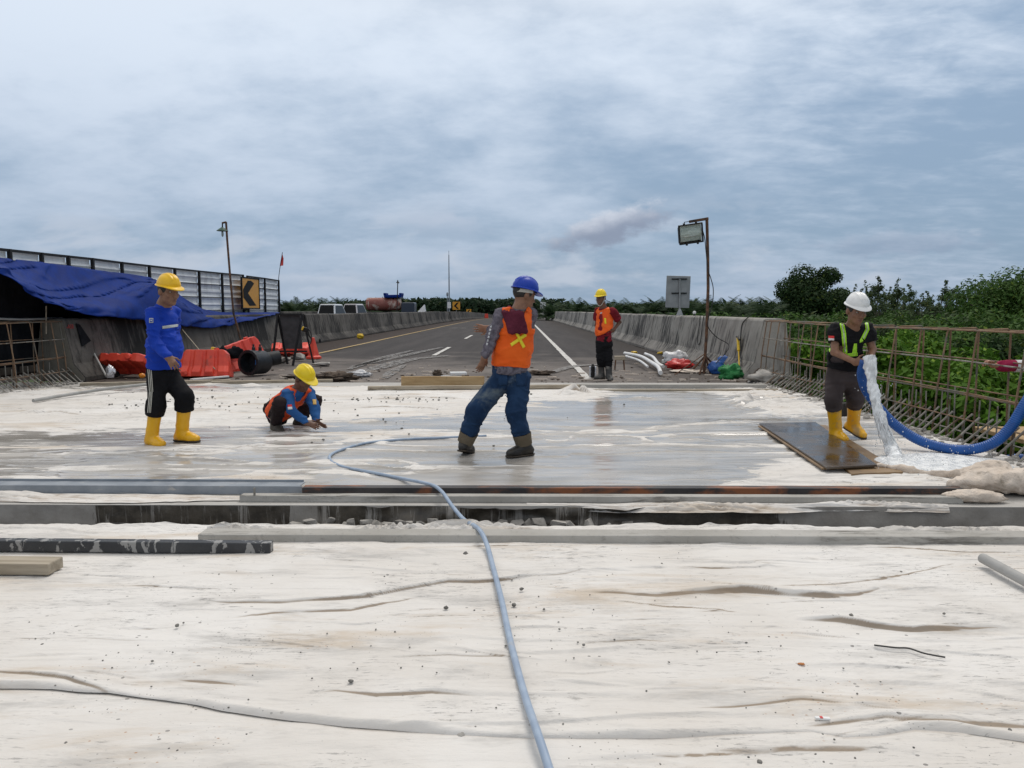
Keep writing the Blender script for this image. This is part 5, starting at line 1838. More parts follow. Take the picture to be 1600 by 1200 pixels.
p = gp(200, 588)
water_barrier('water_barrier', 'faded red plastic barrier fallen on its side behind the man in blue', (p.x + .05, p.y + .18, .20), (rad(68), 0, rad(-4)), 1.05, .58)
p = gp(318, 590)
water_barrier('water_barrier', 'bright red upright plastic barrier right of the man in blue', (p.x, p.y + .1, 0), (rad(-10), 0, rad(3)), 1.02, .55)
p = gp(375, 578)
water_barrier('water_barrier', 'red plastic barrier turned end on behind the black pipe fitting', (p.x + .08, p.y + .25, .02), (rad(-8), rad(-14), rad(62)), 1.1, .64)
p = gp(452, 560)
water_barrier('water_barrier', 'red plastic barrier lying behind the black folding stand', (p.x - .1, p.y + .6, .22), (rad(92), 0, rad(6)), 1.1, .5)
p = gp(484, 562)
root = thing('traffic_cone', 'red cone shaped barrier end right of the black folding stand', 'cone', (p.x, p.y + .4, 0))
obj('body', MB().lathe([(.22, 0), (.22, .06), (.16, .09), (.04, .58), (.02, .59)], (p.x, p.y + .4, 0), 5), m_redpl, root, bev=.01)
# black pipe fitting lying with its mouth to the left
c = at(403, 566, 15.6)
ax = Vector((-.36, -.93, .04)).normalized()
root = thing('pipe_fitting', 'black plastic pipe fitting lying with its open mouth towards the camera', 'pipe', (c.x, c.y, 0))
Rq = ax.to_track_quat('Z', 'Y').to_matrix()
prof = [(.205, .30), (.26, .30), (.26, .20), (.245, .17), (.245, -.14), (.225, -.18), (.195, -.18), (.205, -.14), (.205, .29)]
obj('shell', MB().lathe(prof, Vector((c.x, c.y, .265)), 30, Rq, False), m_blackpl, root, smooth=2)
obj('back_plate', MB().lathe([(.206, -.03), (.206, .03)], Vector((c.x, c.y, .265)), 24, Rq), m_blackpl, root)
obj('label', MB().prism([(-.075, -.05), (.075, -.05), (.075, .05), (-.075, .05)], 0, .004, Matrix.LocRotScale(Vector((c.x, c.y, .265)) + Rq @ Vector((.03, .0, .031)), Rq.to_quaternion(), None)), pm('blue_label', (.02, .12, .40), (.03, .18, .5), bump=0), root)
for k_, dd_ in ((0, -.08), (1, .12)):
    obj('stud', MB().lathe([(.035, 0), (.035, .09), (.02, .10), (.02, .15)], Vector((c.x, c.y, .49)) + ax * dd_, 10), m_blackpl, root, smooth=2)
obj('branch', MB().lathe([(.15, 0), (.15, .34), (.11, .34), (.11, .05)], Vector((c.x + .06, c.y + .16, .30)), 18, Vector((.75, .5, .12)).normalized().to_track_quat('Z', 'Y').to_matrix()), m_blackpl, root, smooth=2)
# boots and yellow gear on the heap between the barriers
lump('work_boot', at(345, 556, 16.3), (.16, .14, .20), 5, m_dark, .3, label='dark boot lying in the heap behind the bright red barrier', cat='boot')
lump('work_boot', at(366, 552, 16.6), (.20, .14, .15), 6, m_dark, .3, rz=.6, label='dark boot toppled between the two red barriers', cat='boot')
lump('yellow_glove', at(334, 549, 16.2), (.06, .06, .09), 7, m_yel, .3, label='yellow glove on the heap behind the bright red barrier', cat='glove')
lump('orange_lamp', at(222, 587, 14.25), (.06, .05, .05), 8, pm('orange_lens', (.65, .20, .01), (.7, .28, .02), rough=.3, bump=0), .15, label='small orange lamp lens beside the knee of the man in blue', cat='lamp')
# black folding stand
ya = gp(455, 571).y
root = thing('folding_stand', 'black folding sign stand standing open beside the road', 'stand', (at(455, 571, ya).x, ya, 0))
lp = lambda x, y, d: at(x, y, ya + d)
tl, tr_ = lp(434, 491, .25), lp(472, 491.5, .25)
for a_, b_ in ((tl, lp(425, 564, -.05)), (tl, lp(449, 560, .55)), (tr_, lp(457.5, 569, -.05)), (tr_, lp(484, 570, .0) + Vector((0, .35, 0)))):
    b_ = Vector((b_.x, b_.y, .0))
    obj('leg', MB().beam(a_, b_, .045, .04), m_blackm, root)
obj('crossbar', MB().beam(lp(427, 549, .08), lp(480, 549, .1), .035, .04), m_blackm, root)
obj('crossbar', MB().beam(tl + Vector((-.05, 0, 0)), tr_, .05, .05), m_blackm, root)
obj('panel', MB().box(lp(455, 519, .38), (.50, .02, .85), M=Matrix.Rotation(rad(10), 3, 'X')), pm('dark_grey_panel', (.05, .05, .052), (.075, .075, .078), bump=.05), root, bev=.004)
root = thing('hanging_drill', 'black and yellow tool hanging on the right leg of the folding stand', 'tool', lp(477, 515, .05))
obj('body', MB().box(lp(477, 515, .0), (.16, .10, .11), M=Matrix.Rotation(rad(15), 3, 'Y')), m_blackm, root, bev=.02)
obj('band', MB().box(lp(473, 513, -.06), (.04, .05, .09), M=Matrix.Rotation(rad(25), 3, 'Y')), m_yel, root, bev=.008)
obj('strap', MB().tube(spline([lp(480, 512, -.03), lp(486, 521, -.03), lp(486, 535, -.02), lp(482, 540, 0)], 5), .012, 6), m_blackm, root)
for (x, y, w, h_, s_, lab) in ((446, 563, .16, .11, 1, 'grey rubble stone at the foot of the folding stand'), (468, 559, .15, .15, 2, 'pale rubble stone between the stand and the red cone'), (501, 566, .26, .06, 3, 'flat slab of broken concrete right of the folding stand')):
    p = gp(x, y + 5)
    shard('rubble_stone', (p.x, p.y, h_ * .75), (w, w * .8, h_ * .8), s_ + 20, m_stone, 16, label=lab, cat='stone')
# timbers at the far edge of the slab
def plank(pts_a, pts_b, w, h, mat, label, name='timber_plank', cat='timber', z=.0):
    a, b_ = gp(*pts_a, z) + Vector((0, 0, h / 2)), gp(*pts_b, z) + Vector((0, 0, h / 2))
    return tag(obj(name, MB().beam(a, b_, w, h), mat, bev=.006), label, cat)


plank((126, 603), (360, 597.5), .12, .055, m_wood, 'long grey plank at the far slab edge behind the man in blue')
plank((330, 600), (520, 596.5), .14, .05, m_wood, 'grey plank running on behind the crouching man')
plank((575, 609), (905, 606.5), .10, .06, m_wood, 'thin timber on the cloth behind the man in the orange vest', z=.02)
plank((880, 607), (1195, 607), .14, .075, m_lath, 'pale lath along the far slab edge under the tool heap', 'concrete_lath', 'lath')
plank((900, 611.5), (1215, 610.5), .07, .03, m_wood, 'thin dark strip of wood just in front of the pale lath', z=.01)
a_, b_ = gp(627, 603.5), gp(757, 603)
tag(obj('tan_plank', MB().beam(a_ + Vector((0, 0, .09)), b_ + Vector((0, 0, .09)), .05, .17), m_tan, bev=.006), 'tan wooden plank standing on edge behind the man in the orange vest', 'plank')
a_, b_ = gp(299, 593, .03), gp(356, 588, .03)
tag(obj('white_bar', MB().beam(a_, b_, .09, .03), m_whitepl, bev=.004), 'flat white bar lying in front of the red barriers', 'bar')
cpt = spline([gp(52, 626, .05), gp(110, 616, .06), gp(170, 607, .10), gp(236, 600, .12)], 5)
tag(obj('conduit_pipe', MB().tube(cpt, .026, 10), m_pipe, smooth=2), 'long grey conduit lying across the cloth behind the man in blue', 'pipe')
for (x, y, w, d_, h_, s_, lab) in ((528, 592, .42, .25, .10, 31, 'dark brown rag heap on the road right of the crouching man'), (480, 590, .40, .18, .06, 32, 'flat brown rag behind the helmet of the crouching man'), (845, 583, .26, .10, .05, 33, 'dark twisted rag on the road right of the man in the orange vest'), (683, 584, .10, .06, .06, 34, 'small dark clod on the road above the tan plank')):
    p = gp(x, y + 2)
    lump('brown_rag', (p.x, p.y, h_ * .5), (w, d_, h_), s_, m_brown, .55, 2.6, label=lab, cat='rag')
p = gp(563, 588); lump('plastic_film', (p.x, p.y, .04), (.22, .14, .07), 41, m_cloud, .5, 2.4, label='crumpled clear plastic beside the dark brown rag heap', cat='plastic film')
p = gp(716, 586); tag(obj('foam_board', MB().box((p.x, p.y, .035), (.34, .2, .06), .2), m_whitepl, bev=.01), 'small white foam board on the road above the tan plank', 'foam board')
p = gp(705, 590); tag(obj('white_lath', MB().box((p.x, p.y, .02), (.42, .07, .03), -.12), m_whitepl, bev=.004), 'thin white lath beside the small white foam board', 'lath')
p = gp(563, 529); lump('yellow_litter', (p.x, p.y, .10), (.16, .14, .14), 42, m_yel, .3, label='lone yellow litter at the foot of the median barrier', cat='litter')
lump('drain_hole', (atx(500, 533, -8.19).x, atx(500, 533, -8.19).y, .10), (.03, .12, .10), 43, m_blk_flat, .1, label='black drain outlet at the foot of the median barrier', cat='drain')
# cloth mounds over the rim
# ------------------------------------------------------------------ right: floodlight
yb_ = 16.1
fl = lambda x, y, d=0: at(x, y, yb_ + d)
root = thing('floodlight_pole', 'rusty bent pole on a tripod carrying a rectangular floodlight', 'floodlight', (fl(1101, 584).x, yb_, 0))
pp = [fl(1100, 584), fl(1101.5, 560), fl(1104, 520), fl(1106.5, 450), fl(1106, 400), fl(1104.5, 343)]
pp[0].z = 0
obj('pole', MB().tube(pp, .032, 9), m_rust, root, smooth=2)
obj('arm', MB().beam(fl(1106.5, 341.5), fl(1077, 346.5, -.05), .055, .055), m_rust, root, bev=.004)
for (x, y, d_) in ((1093, 583, -.25), (1110, 583, .05), (1080, 577, .5), (1125, 575, .5)):
    e_ = fl(x, y, d_); e_.z = 0
    obj('leg', MB().tube([fl(1102, 556), e_], .022, 6), m_rust, root)
e_ = fl(1054, 589, -.6); e_.z = .02
obj('stay', MB().tube([fl(1101, 553), e_], .012, 6), m_rust, root)
lamp_c = fl(1079.5, 365.2, -.18)
Ml = Matrix.Rotation(rad(-8), 3, 'Y') @ Matrix.Rotation(rad(12), 3, 'X')
sh = obj('lamp_housing', MB().box(lamp_c + Vector((0, .13, 0)), (.46, .16, .36), M=Ml), m_blackm, root, bev=.03)
fb = MB()
for dx, dz, w, h_ in ((0, .19, .50, .025), (0, -.19, .50, .025), (-.24, 0, .025, .36), (.24, 0, .025, .36)):
    fb.box(lamp_c + Ml @ Vector((dx, 0, dz)), (w, .06, h_), M=Ml)
obj('rim', fb, m_blackm, root, bev=.004)
refl = MB()
refl.box(lamp_c + Ml @ Vector((0, .035, .09)), (.45, .012, .19), M=Ml @ Matrix.Rotation(rad(-14), 3, 'X'))
refl.box(lamp_c + Ml @ Vector((0, .035, -.09)), (.45, .012, .19), M=Ml @ Matrix.Rotation(rad(16), 3, 'X'))
obj('reflector', refl, m_mirror, root)
obj('glass', MB().box(lamp_c + Ml @ Vector((0, -.012, 0)), (.455, .006, .355), M=Ml), m_pane, root)
obj('tube_lamp', MB().tube([lamp_c + Ml @ Vector((-.15, .012, -.05)), lamp_c + Ml @ Vector((.13, .012, -.05))], .016, 8), m_whitepl, root)
for dx, dz in ((-.13, .215), (.12, .215), (-.10, -.215), (.13, -.215)):
    obj('clip', MB().box(lamp_c + Ml @ Vector((dx, 0, dz)), (.035, .05, .03), M=Ml), m_blackm, root)
bk = MB()
for dx in (-.12, .12):
    bk.beam(lamp_c + Ml @ Vector((dx, .03, .20)), lamp_c + Ml @ Vector((dx + .01, .03, .25)), .012, .012)
bk.beam(lamp_c + Ml @ Vector((-.12, .03, .25)), lamp_c + Ml @ Vector((.13, .03, .25)), .012, .012)
obj('bracket', bk, m_blackm, root)
cab = spline([fl(1097, 357, -.1), fl(1101, 372), fl(1103, 392, -.05), fl(1106, 420, -.04), fl(1111, 436, -.05), fl(1114.5, 452, -.05), fl(1113, 475, -.05), fl(1107, 497, -.04), fl(1107, 512, -.05), fl(1120, 527, .1), fl(1137, 537, .1), fl(1138, 545, 0), fl(1128, 558, -.1), fl(1119, 567, -.2)], 6)
tag(obj('power_cable', MB().tube(cab, .009, 6), m_cable), 'black cable running from the floodlight down to the bags', 'cable')
cab = spline([(4.72, atx(1094, 497, 4.72).y, 1.2), (4.70, atx(1094, 497, 4.72).y - .05, 1.05), atx(1091, 520, 4.62), atx(1090, 536, 4.58), atx(1094, 536, 4.58), atx(1096, 520, 4.62), (4.70, atx(1100, 497, 4.72).y, 1.1), (4.72, atx(1100, 497, 4.72).y, 1.2)], 5)
tag(obj('cable_loop', MB().tube(cab, .012, 6), m_cable), 'black cable loop hung over the right barrier left of the floodlight pole', 'cable')
cab = spline([atx(1171, 494, 4.74), atx(1160, 506, 4.70), atx(1157, 530, 4.64), atx(1158, 557, 4.58), at(1157, 572, 15.2), at(1140, 583, 15.1)], 6)
tag(obj('power_cable', MB().tube(cab, .011, 6), m_cable), 'black cable hanging down the barrier near its end above the blue bag', 'cable')
root = thing('yellow_tool', 'yellow handled tool hanging on the barrier beside the hanging cable', 'tool', atx(1153, 545, 4.55))
obj('handle', MB().tube([atx(1153, 528, 4.58), atx(1154, 548, 4.54)], .03, 8), m_yel, root)
obj('shaft', MB().tube([atx(1154, 548, 4.54), atx(1155, 572, 4.45)], .014, 6), m_yel, root)
obj('grip', MB().tube([atx(1151, 526, 4.58), atx(1156, 531, 4.56)], .02, 6), m_blackm, root)
# heap of bags and scraps
p = gp(1062, 577); lump('red_bag', (p.x, p.y, .10), (.30, .2, .13), 51, m_redbag, .35, label='flat red plastic bag left of the floodlight tripod', cat='bag')
p = gp(1063, 571); lump('clear_bag', (p.x - .05, p.y + .35, .14), (.34, .2, .20), 52, m_cloud, .35, label='clear plastic bag behind the flat red bag', cat='bag')
p = gp(1119, 584); lump('blue_bag', (p.x, p.y, .12), (.17, .16, .15), 53, m_bluebag, .25, label='smaller blue plastic bag right of the tripod foot', cat='bag')
p = gp(1141, 580); lump('blue_bag', (p.x, p.y, .16), (.30, .2, .20), 54, m_bluebag, .3, label='bigger dark blue bag behind the green net', cat='bag')
p = gp(1141, 592); lump('green_net', (p.x, p.y, .12), (.22, .18, .17), 55, m_green, .4, 3.0, label='bright green net bundle in front of the blue bags', cat='net')
p = gp(1042, 568); tag(obj('foam_box', MB().box((p.x, p.y, .05), (.22, .2, .09), .15), m_whitepl, bev=.012), 'small white foam box behind the white pipes', 'box')
p = gp(1075, 581); lump('paper_sheet', (p.x, p.y - .1, .02), (.40, .22, .035), 56, m_bundle, .4, 2.4, label='crumpled beige sheet on the road under the red bag', cat='paper')
root = thing('saw_stool', 'low wooden stool with wire legs beside the man in the maroon shirt', 'stool', gp(968, 578))
pc = gp(968, 578)
obj('seat', MB().box((pc.x, pc.y, .27), (.24, .16, .09)), m_wood, root, bev=.01)
for dx in (-.09, .09):
    for dy in (-.06, .06):
        obj('leg', MB().tube([(pc.x + dx, pc.y + dy, .23), (pc.x + dx * 1.2, pc.y + dy * 1.2, 0)], .009, 5), m_rust, root)
for pts, r_, lab in (([(976, 561), (1000, 565), (1016, 573), (1028, 580), (1032, 588)], .045, 'white plastic pipe bent down to its open end on the road'), ([(1008, 562), (1020, 566), (1028, 575), (1036, 578)], .04, 'pale crushed pipe crossing behind the bent white pipe'), ([(978, 566), (998, 571), (1012, 579)], .028, 'thin white pipe lying under the bent white pipe')):
    cpt = spline([gp(x, y, .0) + Vector((0, 0, .16 - .11 * i / len(pts))) for i, (x, y) in enumerate(pts)], 5)
    tag(obj('plastic_pipe', MB().tube(cpt, r_, 10), m_whitepl, smooth=2), lab, 'pipe')
for (x, y, s_, lab) in ((991, 552, 61, 'yellow scrap on the road above the white pipes'), (1032, 553, 62, 'yellow scrap by the barrier foot above the foam box')):
    p = gp(x, y); lump('yellow_scrap', (p.x, p.y, .03), (.11, .06, .04), s_, m_yel, .3, label=lab, cat='scrap')
root = thing('tool_canister', 'black and silver canister standing at the end of the white edge line', 'canister', gp(926, 591))
pc = gp(926, 591)
obj('body', MB().box((pc.x, pc.y, .13), (.07, .13, .24)), m_blackm, root, bev=.02)
for s_ in (-1, 1):
    obj('side_shell', MB().box((pc.x + s_ * .052, pc.y, .13), (.033, .12, .22)), m_foil, root, bev=.014)
obj('handle', MB().box((pc.x, pc.y, .265), (.05, .05, .03)), m_blackm, root, bev=.01)
root = thing('small_grinder', 'dirty white grinder lying at the foot of the barrier end', 'tool', gp(1212, 588))
pc = gp(1214, 585)
obj('housing', MB().lathe([(.06, 0), (.065, .06), (.05, .12)], (pc.x, pc.y, .18), 12, Matrix.Rotation(rad(70), 3, 'X')), m_whitepl, root, smooth=2)
obj('mouth', MB().lathe([(.035, -.006), (.035, .01)], (pc.x, pc.y - .12, .22), 10, Matrix.Rotation(rad(70), 3, 'X')), m_blk_flat, root)
obj('grip', MB().box((pc.x - .05, pc.y - .03, .1), (.07, .07, .16)), m_yel, root, bev=.015)
p = gp(1205, 600); lump('concrete_lump', (p.x - .05, p.y + .2, .10), (.30, .2, .14), 71, m_stone, .35, 1.6, label='lump of broken concrete under the grinder at the barrier end', cat='concrete chunk')
p = gp(1324, 653); tag(obj('concrete_cube', MB().box((p.x, p.y + .1, .09), (.16, .14, .18), .2), m_barL, bev=.012), 'small grey concrete cube behind the yellow boots of the hose man', 'block')

# signs and poles along the barriers
def back_sign(x0, y0, x1, y1, xb, label, name='road_sign', front=False, mat=None):
    D = atx((x0 + x1) / 2, 484, xb).y
    a_, b_ = at(x0, y0, D), at(x1, y1, D)
    cx = (a_.x + b_.x) / 2
    root = thing(name, label, 'sign', (cx, D, 1.18 + float(elev(D))))
    obj('panel', MB().box((cx, D, (a_.z + b_.z) / 2), (b_.x - a_.x, .02, a_.z - b_.z), M=Matrix.Rotation(rad(1.5), 3, 'Y')), mat or m_signback, root, bev=.01)
    obj('post', MB().tube([(cx + .06, D - (.05 if not front else -.05), 1.17 + float(elev(D))), (cx + .04, D - (.05 if not front else -.05), a_.z - .10 * (a_.z - b_.z))], .028 if D < 40 else .045, 8), m_signback, root, smooth=2)
    return root, D, a_, b_, cx


root, D, a_, b_, cx = back_sign(1041, 431, 1077.5, 481, 4.97, 'back of a grey road sign standing on the right barrier')
for q_ in (.10, .54):
    obj('brace', MB().box((cx + .03, D - .04, a_.z - q_ * (a_.z - b_.z)), (.5 * (b_.x - a_.x) + .1, .03, .035)), m_blk_flat, root)
obj('foot', MB().lathe([(.11, 0), (.035, .20)], (cx + .06, D - .05, 1.175), 8), m_signback, root)
root, D, a_, b_, cx = back_sign(844, 472, 853, 483, 4.9, 'small white road sign far along the right barrier', mat=m_whitepl)
p = atx(1085, 488, 4.97)
root = thing('marker_stud', 'small round marker on top of the right barrier beside the sign', 'marker', (4.97, p.y, 1.18))
obj('stem', MB().tube([(4.97, p.y, 1.17), (4.97, p.y, 1.23)], .03, 8), m_blackm, root)
obj('lens', MB().ell((4.97, p.y, 1.27), (.05, .03, .05), None, 10, 7), m_whitepl, root, smooth=True)


def chevron(px_, py0, py1, xb, label):
    D = atx(px_, 484, xb).y
    a_, b_ = at(px_ - 6.5 * (py1 - py0) / 13, py0, D), at(px_ + 6.5 * (py1 - py0) / 13, py1, D)
    h_ = a_.z - b_.z
    cx = (a_.x + b_.x) / 2
    root = thing('chevron_sign', label, 'sign', (cx, D, 1.18 + float(elev(D))))
    M = Matrix.LocRotScale(Vector((cx, D, b_.z + h_ / 2)), Matrix(((1, 0, 0), (0, 0, -1), (0, 1, 0))).to_quaternion(), None)
    s = h_ / 2
    obj('panel', MB().prism([(-s * .95, -s), (s * .95, -s), (s * .95, s), (-s * .95, s)], -.03, .03, M), m_yellow_s, root)
    obj('chevron', MB().prism([(.15 * s, .8 * s), (.65 * s, .8 * s), (-.05 * s, 0), (.65 * s, -.8 * s), (.15 * s, -.8 * s), (-.6 * s, 0)], .031, .045, M), m_blk_flat, root)
    obj('post', MB().tube([(cx, D + .1, 1.1 + float(elev(D))), (cx, D + .1, b_.z + h_ * .9)], .04, 6), m_signback, root)


chevron(713, 471.5, 484, -8.8, 'small yellow chevron sign far along the median barrier')
chevron(732.5, 483, 491, -9.0, 'smallest yellow chevron sign beyond the other one near the road crest')
D = atx(702, 484, -8.85).y
zt = at(702, 398, D).z
root = thing('tall_pole', 'tall thin mast standing on the median barrier near the road crest', 'pole', (-8.85, D, 1.1))
obj('mast', MB().tube([(-8.85, D, .9), (-8.85, D, zt * .6), (-8.85, D, zt)], [.09, .075, .05], 8), m_steel, root)
obj('tip', MB().tube([(-8.85, D, zt), (-8.85, D, zt + .5)], .025, 6), m_steel, root)
obj('box', MB().box((-8.85, D - .12, at(702, 477, D).z), (.42, .2, .75)), m_whitepl, root, bev=.02)
D2 = D + 6
root = thing('street_lamp', 'thin lamp post just left of the tall mast', 'street lamp', (-9.3, D2, 1))
zt = at(699, 460, D2).z
xq = at(699, 470, D2).x
obj('post', MB().tube([(xq, D2, .9), (xq, D2, zt)], .05, 6), m_steel, root)
obj('lamp_head', MB().ell((xq, D2, zt), (.14, .14, .3), None, 8, 6), m_steel, root)
D = atx(621, 484, -8.9).y
root = thing('street_lamp', 'leaning dark lamp post in front of the red tank truck', 'street lamp', (-8.9, D, 1))
obj('post', MB().tube([at(620, 492, D), at(621.5, 440, D)], .035, 7), m_blackm, root)
obj('lamp_head', MB().lathe([(.14, 0), (.05, .10), (.03, .18), (.015, .22)], at(621.5, 442, D), 10), m_blackm, root)
obj('arm', MB().tube([at(621.5, 443, D), at(623.5, 442, D)], .02, 6), m_blackm, root)
# lamp with a green shade by the fence, red flag
D = 22.2
root = thing('lamp_pole', 'leaning rusty lamp pole with a green shade behind the fence', 'lamp pole', (at(367, 484, D).x, D, 0))
p0 = at(365, 490, D)
obj('pole', MB().tube([Vector((p0.x + .3, D, .0)), p0, at(359, 425, D), at(355, 375, D), at(353.2, 347, D)], .032, 8), m_rust, root)
obj('arm', MB().tube([at(353.5, 347, D), at(347, 348.5, D)], .028, 7), m_rust, root)
lc = at(347.5, 361, D)
obj('socket', MB().tube([at(347.5, 349, D), at(347.5, 356, D)], .02, 6), m_blackm, root)
obj('lamp_shade', MB().lathe([(.165, 0), (.16, .015), (.07, .08), (.03, .11)], lc, 18), pm('green_enamel', (.03, .085, .06), (.05, .12, .085), rough=.4, bump=0), root, smooth=2)
obj('bulb', MB().ell(lc + Vector((0, 0, -.08)), (.035, .035, .09), None, 10, 8), m_glass, root, smooth=True)
D = 29
root = thing('red_flag', 'small red flag on a thin bending stick at the end of the fence', 'flag', at(434, 442, D))
obj('stick', MB().tube(spline([at(434.5, 445, D), at(436.5, 425, D), at(440, 402, D), at(441.3, 394, D)], 4), .012, 5), m_blackm, root)
fv = [at(x, y, D) for x, y in ((440.8, 396), (442.8, 404), (442.6, 415), (437.2, 415.5), (438.6, 405))]
b = MB().add([v + Vector((0, .02 * math.sin(i * 2), 0)) for i, v in enumerate(fv)] + [v + Vector((0, .012 + .02 * math.sin(i * 2), 0)) for i, v in enumerate(fv)], [(4, 3, 2, 1, 0), (5, 6, 7, 8, 9)] + [(i, (i + 1) % 5, 5 + (i + 1) % 5, 5 + i) for i in range(5)])
obj('cloth', b, m_redbag, root)


# ------------------------------------------------------------------ cars and truck on the other carriageway
m_carw = pm('white_car_paint', (.62, .63, .64), (.70, .71, .72), s=2, rough=.25, bump=0, coat=.4)
m_tint = pm('tinted_glass', (.008, .009, .010), (.012, .013, .014), rough=.25, bump=0, spec=.12)
m_tyre = pm('tyre_rubber', (.016, .016, .016), (.03, .03, .03), rough=.85)
m_tail = pm('tail_light', (.35, .01, .01), (.42, .02, .02), rough=.25, bump=0)


def suv(label, x, y, rz, paint, H=1.78, Wd=1.82, L=4.6, rear=.80):
    root = thing('parked_car', label, 'car', (x, y, float(elev(y))), (0, 0, rz), 'white cars behind the median barrier')
    hb = .98
    side = [(-L / 2, .35), (-L / 2 - .02, .70), (-L / 2 + .05, hb), (L / 2 - 1.35, hb + .02), (L / 2 - .1, hb - .14), (L / 2, .62), (L / 2 - .05, .30), (-L / 2 + .05, .28)]
    M = Matrix(((0, 0, 1, -Wd / 2), (1, 0, 0, 0), (0, 1, 0, 0), (0, 0, 0, 1)))
    obj('body', MB().prism(side[::-1], 0, Wd, M), paint, root, world=False, bev=.06)
    ta, tb, wt = Wd / 2 - .06, Wd / 2 * rear, 1
    y0, y1, y2, y3 = -L / 2 + .12, -L / 2 + .45, .35, 1.05
    cv = [(-ta, y0, hb), (ta, y0, hb), (tb, y1, H - .06), (-tb, y1, H - .06), (-ta, y3, hb), (ta, y3, hb), (tb, y2, H - .06), (-tb, y2, H - .06)]
    obj('cabin', MB().add(cv, [(0, 1, 2, 3), (5, 4, 7, 6), (1, 5, 6, 2), (4, 0, 3, 7), (3, 2, 6, 7)]), paint, root, world=False, bev=.05)
    obj('roof', MB().add([(-tb - .01, y1 - .05, H - .065), (tb + .01, y1 - .05, H - .065), (tb + .01, y2 + .03, H - .065), (-tb - .01, y2 + .03, H - .065), (-tb + .12, y1 + .05, H), (tb - .12, y1 + .05, H), (tb - .12, y2 - .1, H), (-tb + .12, y2 - .1, H)], [(0, 1, 5, 4), (1, 2, 6, 5), (2, 3, 7, 6), (3, 0, 4, 7), (4, 5, 6, 7), (3, 2, 1, 0)]), paint, root, world=False, bev=.03)

    def pane(a, b, c, d, off, q=.10):
        P_ = [Vector(v) for v in (a, b, c, d)]
        ce = sum(P_, Vector()) / 4
        n = (P_[1] - P_[0]).cross(P_[2] - P_[0]).normalized()
        P_ = [p.lerp(ce, q) + n * off for p in P_]
        return MB().add(P_ + [p - n * .02 for p in P_], [(0, 1, 2, 3), (7, 6, 5, 4)] + [(i, 4 + i, 4 + (i + 1) % 4, (i + 1) % 4) for i in range(4)])
    obj('rear_window', pane(cv[0], cv[1], cv[2], cv[3], .012, .13), m_tint, root, world=False)
    obj('windscreen', pane(cv[5], cv[4], cv[7], cv[6], .012), m_tint, root, world=False)
    obj('side_window', pane(cv[1], cv[5], cv[6], cv[2], .012, .14), m_tint, root, world=False)
    obj('side_window', pane(cv[4], cv[0], cv[3], cv[7], .012, .14), m_tint, root, world=False)
    for sx in (-1, 1):
        obj('tail_light', MB().box((sx * (Wd / 2 - .12), -L / 2 - .005, .82), (.16, .05, .26)), m_tail, root, world=False)
        obj('headlight', MB().box((sx * (Wd / 2 - .2), L / 2 - .03, .66), (.3, .06, .14)), m_glass, root, world=False)
        for sy in (-1.35, 1.4):
            w_ = obj('wheel', MB().lathe([(.20, -.11), (.33, -.10), (.35, -.06), (.35, .06), (.33, .10), (.20, .11)], (sx * (Wd / 2 - .12), sy, .35), 18, Matrix.Rotation(math.pi / 2, 3, 'Y')), m_tyre, root, world=False)
            obj('rim', MB().lathe([(.20, 0), (.17, .03), (.04, .035)], (sx * (Wd / 2 - .02), sy, .35), 14, Matrix.Rotation(sx * math.pi / 2, 3, 'Y')), m_steel, w_, world=False)
    obj('bumper', MB().box((0, -L / 2 - .03, .48), (Wd - .1, .12, .22)), paint, root, world=False, bev=.03)
    return root


suv('white rounded car whose rear window shows over the median barrier, nearer of two', at(513, 484, 64).x, 64 + 2, rad(-4), m_carw, 1.84, 1.64, rear=.80)
suv('silver white car with a squarer rear right of the rounded car', at(550, 484, 74).x, 74 + 2, rad(-6), pm('silver_car_paint', (.50, .47, .48), (.58, .55, .56), s=2, rough=.25, bump=0, coat=.4), 1.94, 1.72, rear=.72)
D = 88
root = thing('tank_truck', 'faded red tank truck with blue load behind the median barrier', 'truck', (at(600, 484, D).x, D, 0))
m_tank = pm('faded_red_tank', (.215, .062, .048), (.27, .095, .075), s=1.6, rough=.6, bump=.1, c3=(.50, .42, .36), s3=.75, lo3=.50, hi3=.62, st3=(1, 1, 1))
xa, xb = at(573, 484, D).x, at(627, 484, D).x
zc = float(elev(D)) + 2.05
n_ = 24
prof = [(.3, 0), (.62, .03), (.72, .14), (.74, .35), (.74, xb - xa - .35), (.72, xb - xa - .14), (.62, xb - xa - .03), (.3, xb - xa)]
obj('tank', MB().lathe(prof, (xa, D, zc), 24, Matrix.Rotation(math.pi / 2, 3, 'Y')), m_tank, root, smooth=2)
for q_ in (.02, .55, .97):
    obj('band', MB().lathe([(.745, -.04), (.755, -.03), (.755, .03), (.745, .04)], (xa + .3 + (xb - xa - .6) * q_, D, zc), 24, Matrix.Rotation(math.pi / 2, 3, 'Y')), m_tank, root)
obj('chassis', MB().box(((xa + xb) / 2 + .8, D, .95), (xb - xa + 2.2, .9, .3)), m_blackm, root)
for dx in (.5, 1.6, 5.3):
    for sy in (-1, 1):
        obj('wheel', MB().lathe([(.25, -.14), (.48, -.13), (.5, -.06), (.5, .06), (.48, .13), (.25, .14)], (xa + dx, D + sy * .95, .45), 18, Matrix.Rotation(math.pi / 2, 3, 'X')), m_tyre, root)
obj('blue_load', MB().box(((xa + xb) / 2 + 1.15, D, at(614, 463, D).z - .0), (2.0, 1.7, .34), M=Matrix.Rotation(rad(-1), 3, 'Y')), m_tarp, root, bev=.08)
ends = MB()
for s_ in (-1, 1):
    ends.box(((xa + xb) / 2 + 1.15 + s_ * .9, D, at(614, 460, D).z), (.30, 1.7, .30))
